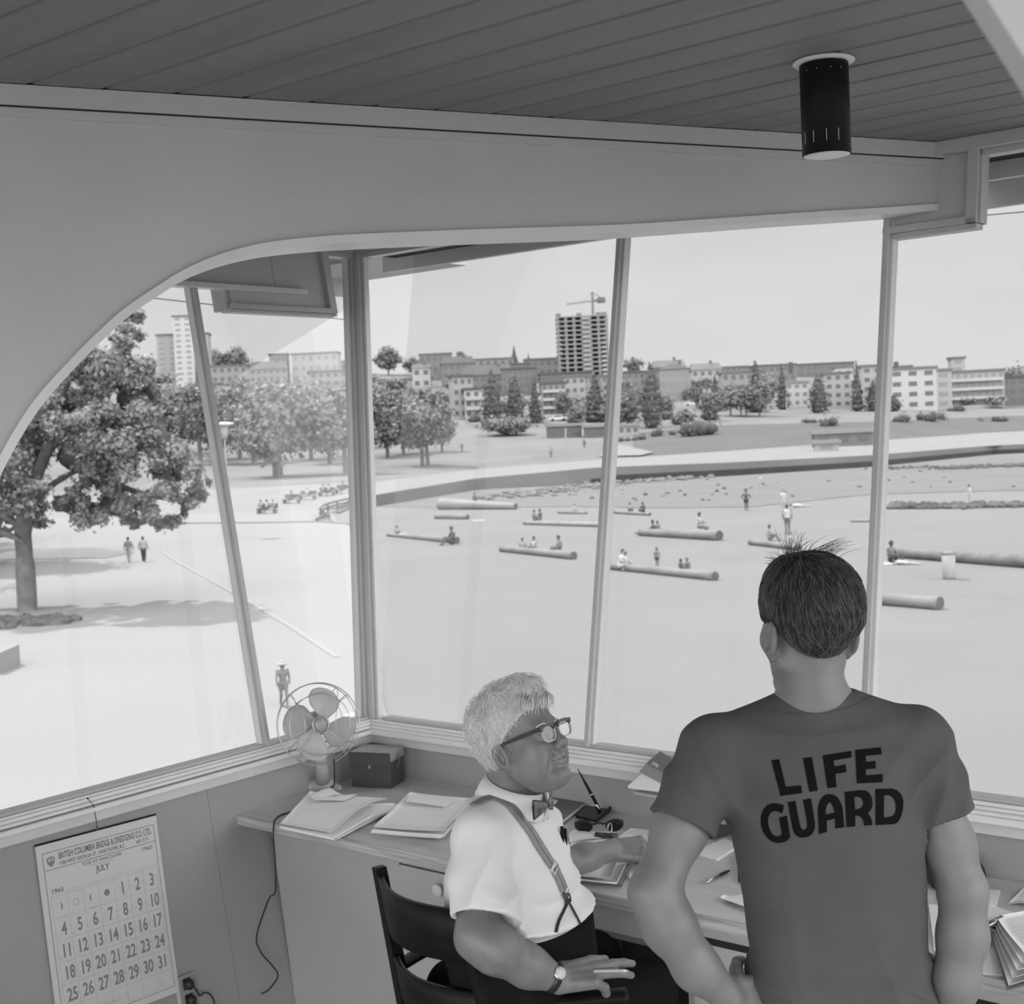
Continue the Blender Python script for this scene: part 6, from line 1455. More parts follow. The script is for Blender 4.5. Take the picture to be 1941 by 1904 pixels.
T_ = [(527, 905, 722, 175, 'b', 'wide double-trunked park tree directly behind the benches', GP, 2, 870), (655, 900, 728, 110, 'b', 'park tree with a slim leaning trunk just left of the corner post', GP, 1, 860), (806, 884, 742, 128, 'b', 'rounded double-trunked park tree just right of the corner post', GP, 2, 848),
 (735, 868, 730, 90, 'b', 'park tree right behind the corner post', GP, 1, 845), (412, 872, 745, 95, 'b', 'park tree partly covered by the left window mullion', GP, 1, 850), (345, 862, 735, 120, 'b', 'park tree left of the left window mullion behind the big tree', GP, 1, 840), (590, 872, 728, 100, 'b', 'park tree between the benches tree and the slim-trunked tree', GP, 1, 850), (455, 870, 728, 85, 'b', 'park tree above the white street lamp', GP, 1, 845),
 (690, 850, 760, 60, 'b', 'low park tree hidden by the corner post', GP, 1, 835), (480, 880, 752, 110, 'b', 'park tree between the lamp and the benches tree', GP, 1, 858), (625, 880, 735, 110, 'b', 'park tree just right of the benches tree', GP, 1, 858), (380, 880, 720, 80, 'b', 'tall park tree directly behind the left mullion', GP, 1, 850), (765, 862, 752, 90, 'b', 'low park tree between the corner post and the double-trunked tree', GP, 1, 845), (838, 858, 770, 60, 'b', 'low park tree right of the double-trunked tree', GP, 1, 842),
 (560, 845, 735, 120, 'b', 'farther park tree above the benches tree', GP, 1, 830), (640, 835, 745, 90, 'b', 'farther park tree left of the corner post', GP, 1, 820), (935, 812, 702, 46, 'c', 'tallest dark conifer of the trio in the centre window', GC, 1, None), (977, 806, 712, 40, 'c', 'middle dark conifer of the trio in the centre window', GC, 1, None), (1015, 802, 723, 32, 'f', 'smaller pointed conifer of the trio in the centre window', GC, 1, None),
 (1068, 798, 738, 34, 'b', 'round dark tree right of the conifer trio', 'round trees along the shore road', 1, None), (1130, 800, 707, 56, 'f', 'spreading dark conifer just left of the middle window post', GC, 1, None), (1236, 812, 690, 48, 'c', 'tall dark cypress just right of the middle window post', GC, 1, None), (1180, 800, 715, 60, 'b', 'bushy tree right behind the middle window post', 'round trees along the shore road', 1, None),
 (1357, 780, 712, 32, 'f', 'pointed dark tree beside the grey apartment house', GC, 1, None), (1410, 790, 735, 90, 'b', 'low spreading tree with thin trunks on the bank', 'round trees along the shore road', 2, 775), (1434, 782, 684, 46, 'f', 'tall ragged conifer behind the spreading tree', GC, 1, None), (1484, 777, 690, 26, 'f', 'slender pointed conifer left of the white three-storey block', GC, 1, None),
 (1552, 783, 709, 38, 'c', 'broad dark cypress in front of the white three-storey block', GC, 1, None), (1626, 780, 686, 26, 'f', 'tallest slender cypress left of the right window post', GC, 1, None), (1657, 780, 722, 30, 'c', 'cypress half behind the right window post', GC, 1, None), (1693, 780, 750, 26, 'c', 'small rounded cypress right of the right window post', GC, 1, None),
 (1320, 775, 720, 36, 'b', 'round tree in front of the grey apartment house', 'round trees along the shore road', 1, None), (1345, 800, 740, 46, 'b', 'dark tree above the large shrub mass on the bank', GR, 1, None), (1385, 788, 728, 60, 'b', 'dark tree left of the spreading tree', GR, 1, None), (1440, 790, 722, 60, 'b', 'dark bushy tree under the ragged conifer', GR, 1, None), (1262, 790, 750, 50, 'b', 'round tree between the tall cypress and the parked cars', GR, 1, None), (1300, 812, 778, 50, 'b', 'bushy tree at the left end of the large shrub mass', GR, 1, None),
 (1090, 812, 770, 40, 'b', 'round tree behind the brick pavilion', GR, 1, None), (960, 826, 790, 110, 'b', 'low spreading tree clump in front of the conifer trio', GR, 3, None), (1190, 812, 745, 60, 'b', 'dark tree just right of the middle window post', GR, 1, None), (1925, 768, 700, 70, 'b', 'dark tree clump at the right edge on the skyline', 'skyline trees', 1, None)]
for i, (x, yb, yt, w_, k, lab, gr, tn, yc) in enumerate(T_): tree(x, yb, yt, w_, k, lab, gr, 40+i, tn, None, 4500 if w_ > 60 else 1400, yc)
SK = [(450, 712, 657, 68, 'b', 'rounded tree on the skyline right of the left mullion'), (412, 712, 662, 48, 'b', 'skyline tree touching the left mullion'), (737, 712, 656, 66, 'b', 'dome-shaped tree on the skyline right of the corner post'), (782, 712, 676, 40, 'b', 'low skyline tree beside the dome-shaped one'), (873, 708, 664, 28, 'b', 'small bushy skyline tree left of the pointed pair'), (976, 704, 655, 22, 'f', 'pointed skyline conifer in the centre window'), (1003, 705, 669, 12, 'f', 'small pointed skyline conifer in the centre window'),
 (1200, 712, 676, 50, 'b', 'skyline tree right of the middle window post'), (1245, 712, 690, 40, 'b', 'low skyline tree above the tall cypress'), (1395, 712, 695, 30, 'b', 'skyline tree above the grey houses'), (636, 735, 682, 34, 'p', 'pale skyline tree left of the corner post'), (1785, 712, 698, 30, 'b', 'dark skyline tree behind the long apartment block'), (1860, 716, 700, 18, 'b', 'small dark skyline tree at the right')]
for i, (x, yb, yt, w_, k, lab) in enumerate(SK): tree(x, yb, yt, w_, k, lab, 'skyline trees', 90+i, 1, None, 500)
# more foliage on the slope between the houses
FL = [(455, 745, 715, 60), (540, 780, 740, 70), (640, 780, 745, 50), (705, 740, 705, 50), (770, 770, 735, 60), (845, 770, 742, 40), (855, 740, 718, 40), (900, 765, 742, 40), (955, 790, 760, 40), (990, 775, 750, 36), (1035, 780, 755, 30), (1110, 745, 722, 30), (1150, 800, 765, 50), (1215, 775, 745, 40), (1255, 745, 725, 30), (1225, 725, 705, 34), (1320, 730, 708, 30), (1365, 725, 702, 30), (1420, 745, 715, 40), (1440, 725, 700, 36), (1480, 745, 722, 30), (1530, 760, 735, 20), (1575, 735, 715, 40), (1605, 760, 738, 20), (1640, 760, 730, 20), (1775, 770, 750, 16), (1830, 772, 752, 60), (1890, 775, 745, 40), (1905, 740, 712, 40), (1450, 770, 745, 30), (1395, 775, 750, 36), (920, 735, 715, 36), (1010, 735, 712, 34), (1060, 735, 712, 30), (360, 800, 760, 80), (400, 790, 745, 60), (600, 770, 735, 70), (560, 760, 730, 60), (500, 752, 722, 50), (690, 765, 720, 60), (745, 745, 712, 70), (800, 730, 705, 50), (1090, 790, 750, 40), (1160, 770, 735, 40), (1200, 745, 715, 36), (1385, 760, 722, 40), (1460, 765, 720, 40), (1500, 770, 745, 26), (1455, 740, 705, 40), (1340, 745, 715, 30), (1300, 760, 740, 22)]
for i, (x, yb, yt, w_) in enumerate(FL): tree(x, yb, yt, w_, 'b' if i % 3 else 'p', 'garden tree or bush among the hillside houses', 'garden trees among the hillside houses', 120+i, 1, None, 350)
# shrubs
def shrub(x, y, w_, h_, lab, seed, grp='shrubs on the bank above the promenade', m=None):
    b = terr(x, y); D = (b-CAM)@FW; u = pxlen(D); rnd = random.Random(seed); cl = []; mb = MB()
    for k in range(max(3, int(w_/9))):
        c = b+HR*u*(rnd.uniform(-.5, .5)*w_*.8)+HZ*h_*u*rnd.uniform(.2, .55); r = h_*u*rnd.uniform(.4, .6); cl.append((c, (r*1.3, r*1.3, r))); mb.blob(c, (r*1.1, r*1.1, r*.85), 8, 6, .12)
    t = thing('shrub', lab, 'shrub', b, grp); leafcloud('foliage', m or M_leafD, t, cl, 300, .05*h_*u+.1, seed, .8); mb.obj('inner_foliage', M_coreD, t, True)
for i, q in enumerate([(1265, 826, 60, 14, 'low dark shrub bed at the foot of the tall cypress'), (1325, 826, 75, 30, 'large dark shrub mass left of the lawn bank'), (1295, 805, 40, 20, 'dark shrub under the round tree'), (1346, 797, 22, 18, 'conical dark shrub on the pale path'), (1195, 836, 60, 10, 'low hedge by the park pavilion'), (1532, 802, 60, 8, 'low scrubby shrubs at the top of the lawn bank'), (1572, 808, 22, 16, 'small dark shrub left of the stone block'), (1716, 800, 50, 14, 'shrub right of the right window post'), (1752, 798, 44, 18, 'shrub group below the white balcony block'), (1783, 796, 16, 13, 'small round shrub below the balcony block'), (1820, 780, 60, 12, 'hedge below the long apartment block'), (1880, 800, 80, 10, 'low shrubs at the far right bank'), (1270, 795, 25, 16, 'small shrub between the parked cars'), (905, 800, 40, 16, 'dark hedge beside the white balconies'), (820, 806, 40, 10, 'low hedge left of the white balconies')]): shrub(*q, 200+i)

# buildings ------------------------------------------------------------------------
M_b = {k: mat('render_'+k, v, .85, .05, .05) for k, v in dict(white=.34, pale=.26, light=.20, mid=.145, grey=.12, brick=.10, dark=.07).items()}
M_win = mat('window_dark', .07, .3); M_winl = mat('window_grey', .16, .3); M_roof = {k: mat('roof_'+k, v, .9, .1, .2) for k, v in dict(dark=.07, mid=.11, light=.19).items()}
def building(x, yb, w_, h_, fl, wn, wall, roof, label, D=None, rt='flat', rot=0., dep=.7, wk='dark', group=None, balcony=False, door=False, wf=.5):
    b = terr(x, yb) if D is None else atd(x, yb, D); Db = (b-CAM)@FW; u = pxlen(Db); W = w_*u; H = h_*u; DP = W*dep
    ax = nrm(HR*math.cos(rot)+HF*math.sin(rot)); ay = nrm(HF*math.cos(rot)-HR*math.sin(rot)); c = b+ay*DP/2
    t = thing('building', label, 'building', b, group)
    MB().box(c+HZ*(H/2-3), ax*W/2, ay*DP/2, HZ*(H/2+3)).obj('wall', M_b[wall], t)
    mr = M_roof[roof]
    if rt == 'flat': MB().box(c+HZ*(H+.25), ax*(W/2+.35), ay*(DP/2+.35), HZ*.3).obj('roof', mr, t)
    else:
        e = .5; hr_ = W*.22 if rt == 'hip' else min(W, DP)*.33
        q = [c-ax*(W/2+e)-ay*(DP/2+e)+HZ*H, c+ax*(W/2+e)-ay*(DP/2+e)+HZ*H, c+ax*(W/2+e)+ay*(DP/2+e)+HZ*H, c-ax*(W/2+e)+ay*(DP/2+e)+HZ*H]; k = .45 if rt == 'hip' else 0.02
        r = [c-ax*W*(.5-k)+HZ*(H+hr_), c+ax*W*(.5-k)+HZ*(H+hr_)]
        MB().add(q+r, [(0, 1, 5, 4), (1, 2, 5), (2, 3, 4, 5), (3, 0, 4), (3, 2, 1, 0)]).obj('roof', mr, t)
        MB().box(c+ax*W*.2+HZ*(H+hr_*.9), ax*.5, ay*.5, HZ*hr_*.5).obj('chimney', M_b['brick'], t)
    fh = H/fl; ww = W/wn*wf; hh = fh*.42; proto = None; mw = M_win if wk == 'dark' else M_winl
    for i in range(fl):
        if balcony: MB().box(c-ay*(DP/2+.7)+HZ*(fh*(i+.1)), ax*W*.46, ay*.7, HZ*fh*.16).obj('balcony', M_b['white'], t)
        for j in range(wn):
            p = c-ay*(DP/2+.02)+ax*W*((j+.5)/wn-.5)+HZ*(fh*(i+.58))
            if proto is None:
                proto = MB().box(p, ax*ww/2, ay*.06, HZ*hh/2).obj('window', mw, t); base_p = p
            else: o = proto.copy(); COL.objects.link(o); o.location = Vector(p-base_p)
    return t
BL = [
 (350, 725, 96, 90, 9, 5, 'pale', 'mid', 'tall pale apartment tower behind the left mullion, lower wing', 520, 'flat', .1, .5, 'grey'),
 (352, 725, 36, 124, 12, 2, 'white', 'mid', 'tall central shaft of the pale apartment tower behind the left mullion', 512, 'flat', .1, .5, 'grey'),
 (430, 745, 80, 50, 3, 6, 'light', 'mid', 'low light house below the rounded skyline tree', None, 'flat', .1), (530, 735, 34, 62, 3, 3, 'mid', 'dark', 'flat-topped house standing above the benches tree', None, 'flat', 0.),
 (510, 738, 70, 38, 3, 6, 'light', 'dark', 'long light house with a dark roof above the benches tree', None, 'gable', .1), (600, 745, 88, 74, 4, 6, 'pale', 'mid', 'pale stepped apartment house left of the corner post', 560, 'flat', 0., .5, 'grey'), (625, 765, 70, 60, 4, 5, 'light', 'mid', 'light apartment house behind the pale tree by the corner post', None, 'flat', .2),
 (655, 730, 50, 44, 2, 3, 'light', 'mid', 'light house touching the corner post on the left', 600), (400, 790, 60, 60, 4, 4, 'light', 'mid', 'light walk-up house behind the left mullion', None, 'flat'),
 (800, 738, 34, 40, 2, 2, 'white', 'mid', 'small white house below the skyline right of the dome tree', 560, 'gable'), (826, 712, 60, 40, 2, 5, 'mid', 'mid', 'wide grey house with a flat roof on the skyline', 640, 'flat'), (745, 745, 66, 24, 2, 4, 'pale', 'mid', 'pale house glimpsed behind the rounded park tree', None, 'flat'),
 (870, 735, 60, 46, 3, 5, 'mid', 'dark', 'grey hillside house with a dark roof above the white balconies', None, 'gable', .1), (920, 712, 110, 30, 2, 8, 'light', 'mid', 'long light block on the skyline left of the pointed conifer', 620), (960, 728, 90, 36, 3, 7, 'grey', 'dark', 'grey block above the conifer trio', 540, 'flat'),
 (925, 745, 90, 34, 2, 6, 'mid', 'dark', 'mid-grey house left of the conifer trio', None, 'gable', 0.), (1035, 715, 80, 34, 2, 6, 'mid', 'mid', 'mid-grey flat block left of the unfinished tower', 600), (985, 750, 66, 50, 4, 6, 'grey', 'dark', 'dark grey apartment block behind the middle conifer', None), (1075, 750, 100, 42, 3, 7, 'brick', 'dark', 'brick apartment block below the unfinished tower', None),
 (880, 795, 40, 80, 4, 3, 'pale', 'dark', 'pale apartment house right of the double-trunked park tree', None, 'flat', .3), (905, 795, 46, 56, 3, 3, 'white', 'dark', 'white apartment house with balconies left of the tall conifer', None, 'flat', .1, .6, 'dark', None, True),
 (1052, 790, 46, 62, 4, 4, 'light', 'dark', 'light apartment house between the small conifer and the round tree', None, 'flat', 0., .6, 'dark', None, True), (1092, 785, 40, 70, 4, 3, 'pale', 'mid', 'pale narrow house left of the spreading conifer', None), (1130, 775, 50, 60, 4, 4, 'light', 'mid', 'light house behind the spreading conifer', None),
 (1180, 780, 50, 50, 3, 4, 'grey', 'dark', 'dark house right behind the middle window post', None, 'gable'), (1195, 752, 60, 45, 3, 5, 'mid', 'dark', 'mid-grey house above the tall cypress', None), (1280, 760, 56, 60, 3, 4, 'light', 'dark', 'columned light house right of the tall cypress', None, 'hip', -.1, .7, 'grey'), (1270, 728, 60, 32, 2, 4, 'mid', 'mid', 'grey house above the columned house', None, 'gable'), (1340, 735, 56, 34, 2, 4, 'pale', 'mid', 'pale plain house on the skyline right of the columned house', None, 'gable'),
 (1400, 765, 60, 58, 3, 4, 'light', 'mid', 'light house with two dark windows behind the spreading tree', None), (1380, 715, 80, 18, 2, 7, 'mid', 'mid', 'long low grey block on the skyline in the right-centre window', 620), (1470, 725, 80, 32, 2, 6, 'mid', 'dark', 'long grey building on the skyline left of the white three-storey block', None), (1560, 716, 120, 26, 2, 9, 'grey', 'dark', 'long dark-roofed building behind the broad cypress', None),
 (1512, 772, 46, 46, 3, 3, 'white', 'light', 'bright white three-storey block left of the broad cypress', None, 'flat', .12, .6, 'grey'), (1590, 775, 50, 66, 4, 3, 'pale', 'mid', 'pale block between the broad and the slender cypress', None, 'flat', 0.), (1610, 775, 34, 50, 3, 2, 'mid', 'light', 'grey-windowed block behind the slender cypress', 380, 'flat'), (1600, 722, 34, 24, 1, 2, 'white', 'mid', 'small white penthouse left of the slender cypress', 520), (1655, 765, 40, 70, 4, 2, 'pale', 'mid', 'pale building half behind the right window post', None),
 (1732, 778, 92, 78, 4, 3, 'white', 'mid', 'white four-storey block with dark window strips right of the window post', None, 'flat', 0.05, .7), (1790, 775, 36, 72, 4, 1, 'pale', 'mid', 'pale windowless wing right of the white four-storey block', None, 'flat', .3, .6, 'grey'), (1852, 773, 104, 68, 4, 8, 'pale', 'mid', 'long pale apartment block with balconies at the right', None, 'flat', -.1, .6, 'grey', None, True), (1817, 722, 26, 42, 3, 1, 'pale', 'mid', 'square stair tower rising above the long apartment block', 410, 'flat', 0, .8, 'grey'),
 (1915, 770, 60, 54, 3, 4, 'grey', 'dark', 'dark house at the right edge behind the trees', None), (1700, 716, 60, 20, 1, 4, 'mid', 'mid', 'low roof on the skyline above the white four-storey block', 560)]
for q in BL: building(*q)
# low park pavilion in the centre window
for (x, yb, w_, h_, lab, wl) in ((1070, 830, 66, 22, 'low brick pavilion behind the lawn in the centre window', 'brick'), (1128, 830, 40, 20, 'low brick pavilion touching the middle window post', 'brick'), (1192, 826, 40, 18, 'low pale pavilion wing right of the middle window post', 'pale')):
    building(x, yb, w_, h_, 1, 3, wl, 'light', lab, wk='dark', dep=.4)
building(1600, 846, 112, 25, 1, 3, 'grey', 'light', 'long dark concrete shelter with a pale roof edge left of the right window post', wk='dark', dep=.2)
building(1567, 856, 46, 15, 1, 1, 'pale', 'light', 'low pale block in front of the left end of the concrete shelter', wk='grey', dep=.2)

# unfinished tower with crane
b = atd(1108, 722, 560); u = pxlen(560); t = thing('unfinished_tower', 'unfinished concrete high-rise with open floors in the centre window', 'building', b); W = 96*u; H = 122*u; nfl = 14
axx, ayy = HR, HF
for i in range(nfl+1):
    z = H*i/nfl; MB().box(b+HZ*z+ayy*9, axx*W/2, ayy*9, HZ*.25).obj('floor_slab', M_b['light'], t)
    if i < nfl: MB().box(b+HZ*(z+H/nfl/2)+axx*W*.08+ayy*.4-ayy*.6, axx*W*.07, ayy*.5, HZ*H/nfl*.22).obj('balcony_wall', M_b['pale'], t)
for j in range(7): MB().box(b+HZ*H/2+axx*W*(j/6-.5)*.96+ayy*.7, axx*.55, ayy*.5, HZ*H/2).obj('column', M_b['mid'], t)
MB().box(b+HZ*H/2+ayy*9, axx*W*.40, ayy*.8, HZ*H/2).obj('core_wall', M_b['brick'], t); MB().box(b+HZ*H/2+axx*W*.02+ayy*.6, axx*W*.035, ayy*.6, HZ*H/2).obj('stair_wall', M_b['light'], t)
for a, hh in ((-.46, .06), (-.05, .05), (.33, .05), (.44, .05)): MB().box(b+HZ*H*(1+hh/2)+axx*W*a+ayy*2, axx*1., ayy*1., HZ*H*hh/2).obj('roof_stub', M_b['grey'], t)
cb_ = atd(1124, 602, 566); ct = atd(1122.5, 554, 566); ja, jb = atd(1074, 577, 560), atd(1145, 568, 572)
t = thing('tower_crane', 'tower crane standing on the unfinished high-rise', 'crane', cb_)
M_steel = mat('crane_steel', .10, .6)
mb = MB(); mb.bar(cb_-HZ*4, ct, HR*.45, HF*.45); mb.obj('mast', M_steel, t)
jm = atd(1123, 571, 566); mb = MB(); mb.bar(ja, jm, HZ*.3, HF*.3); mb.obj('jib', mat('crane_jib', .14, .6), t); MB().bar(jm, jb, HZ*.5, HF*.4).obj('counter_jib', M_steel, t); MB().box(jb-HR*1.2-HZ*.2, HR*1.7, HF*1, HZ*1.1).obj('counterweight', M_steel, t)
MB().tube([ct, ja*.4+jm*.6], .12, 5).obj('stay_cable', M_steel, t); MB().tube([ct, jb], .12, 5).obj('stay_cable', M_steel, t)
for x, y, h_ in ((1499, 699, 12), (1699, 699, 13)):
    p = atd(x, y, 520); tag(MB().lathe(p-HZ*2, HZ, [(.9, 0), (.9, 2+h_*.2)], 10).obj('chimney_stack', M_b['dark']), 'dark chimney stack on the skyline '+('in the right-centre window' if x < 1600 else 'right of the right window post'), 'chimney')

# cars parked on the road ------------------------------------------------------------
def car(x, y, c, lab):
    b = terr(x, y); t = thing('parked_car', lab, 'car', b, 'cars parked on the shore road'); m = mat('car_'+str(c), c, .3); L_, W_ = 2.3, .9
    mb = MB(); prof = [(-2.3, .35), (-2.25, .8), (-1.4, .9), (-.9, 1.4), (.7, 1.4), (1.3, .95), (2.25, .85), (2.3, .35)]; mb.prism([b+HR*a+HZ*z-HF*W_ for a, z in prof], HF*2*W_); mb.obj('car_body', m, t)
    MB().prism([b+HR*a+HZ*z-HF*(W_+.01) for a, z in ((-1.2, .95), (-.8, 1.33), (.6, 1.33), (1.05, .95))], HF*.02).obj('side_window', M_win, t)
    for a in (-1.4, 1.4): MB().lathe(b+HR*a+HZ*.33-HF*(W_+.02), HF, [(.05, 0), (.33, 0), (.33, .25), (.05, .25)], 14).obj('wheel', M_black, t)
for q in [(1262, 768, .5, 'pale car beside the columned house'), (1312, 769, .5, 'white car right of the round shrub'), (1344, 766, .3, 'grey car behind the pointed tree'), (1058, 798, .6, 'bright white car above the brick pavilion'), (1075, 797, .5, 'second pale car above the brick pavilion'), (1838, 768, .5, 'white car in front of the long apartment block'), (1852, 768, .35, 'grey car next to the white one at the right'), (1880, 767, .6, 'bright white car under the apartment block at the right'), (1445, 760, .5, 'white car left of the slender conifer'), (1920, 769, .3, 'grey car at the far right edge')]: car(*q)

# street lamps, bin, benches ----------------------------------------------------------
M_lampw = mat('lamp_white', .6, .4); M_pole = mat('pole_grey', .26, .6)
def lamp(x, yb, yt, hw, lab, D=None):
    b = gnd(x, yb) if D is None else A([*atd(x, yb, D)[:2], ZG]); Dl = (b-CAM)@FW; top = atd(x, yt, Dl); u = pxlen(Dl); t = thing('street_lamp', lab, 'street lamp', b, 'park street lamps')
    MB().tube([b, A([*b[:2], top[2]-hw*u*1.1])], [.12*u/.03, .08*u/.03] if 0 else [max(.07, 2.2*u), max(.05, 1.6*u)], 8).obj('pole', M_pole, t)
    MB().lathe(A([*b[:2], top[2]]), -HZ, [(.02, 0), (hw*u, .08*hw*u), (hw*u, .22*hw*u), (hw*u*.5, .35*hw*u)], 20).obj('lamp_disc', M_lampw, t, True)
    MB().lathe(A([*b[:2], top[2]-.3*hw*u]), -HZ, [(hw*u*.45, 0), (hw*u*.3, hw*u*1.3), (hw*u*.1, hw*u*1.4)], 12).obj('lamp_neck', M_pole, t, True)
lamp(436, 1020, 800, 19, 'near street lamp with a flat white disc beside the left mullion'); lamp(643, 905, 814, 6.5, 'smaller white street lamp left of the corner post')
for x, yb, yt, lab in ((1234, 812, 770, 'thin lamp post in front of the tall cypress'), (1491, 778, 752, 'thin lamp post in front of the slender conifer'), (1072, 868, 812, 'thin pale post on the lawn in the centre window'), (1442, 944, 906, 'pale post standing on the wet sand'), (1497, 958, 917, 'thin pole on the wet sand above the walking man')):
    b = terr(x, yb); Dl = (b-CAM)@FW; tag(MB().tube([b, atd(x, yt, Dl)], [.12*Dl/250+.03]*2, 7).obj('lamp_post', M_pole), lab, 'post')
b = gnd(1799, 1098); ub = pxlen((b-CAM)@FW); t = thing('litter_bin', 'pale litter bin with a dark lid in front of the long dark log', 'bin', b)
MB().lathe(b, HZ, [(11*ub, 0), (12*ub, 5*ub), (12.5*ub, 48*ub)], 16).obj('bin_body', mat('bin_paint', .24, .7), t, True); MB().lathe(b+HZ*48*ub, HZ, [(13.5*ub, 0), (12*ub, 3*ub), (7*ub, 6*ub)], 16).obj('lid', mat('bin_lid', .15, .6), t, True)
# curved railing in front of the corner post
t = thing('curved_railing', 'dark curved bench-like railing at the end of the seawall left of the corner post', 'railing', gnd(625, 985)); M_rail = mat('rail_dark', .06, .7)
for dy, h_ in ((0, .9), (5, .55)):
    pts = [gnd(x, y+dy*0)+HZ*h_ for x, y in ((607, 985), (616, 976), (632, 970), (650, 965), (668, 961), (700, 955))]; MB().tube(smooth_curve(pts, 4), .10, 6).obj('rail', M_rail, t)
for x, y in ((609, 985), (622, 974), (640, 968), (662, 963)): p = gnd(x, y); MB().tube([p, p+HZ*.95], .1, 6).obj('rail_post', M_rail, t)
for a, b_ in (((600, 990), (622, 984)), ((612, 975), (625, 990))): MB().tube([gnd(*a)+HZ*.2, gnd(*b_)+HZ*.5], .13, 6).obj('rail_foot', M_rail, t)
MB().prism([terr(x, y)+HZ*.05 for x, y in ((636, 972), (660, 963), (662, 966), (642, 975))], HZ*.1).obj('rail_base', M_rail, t)

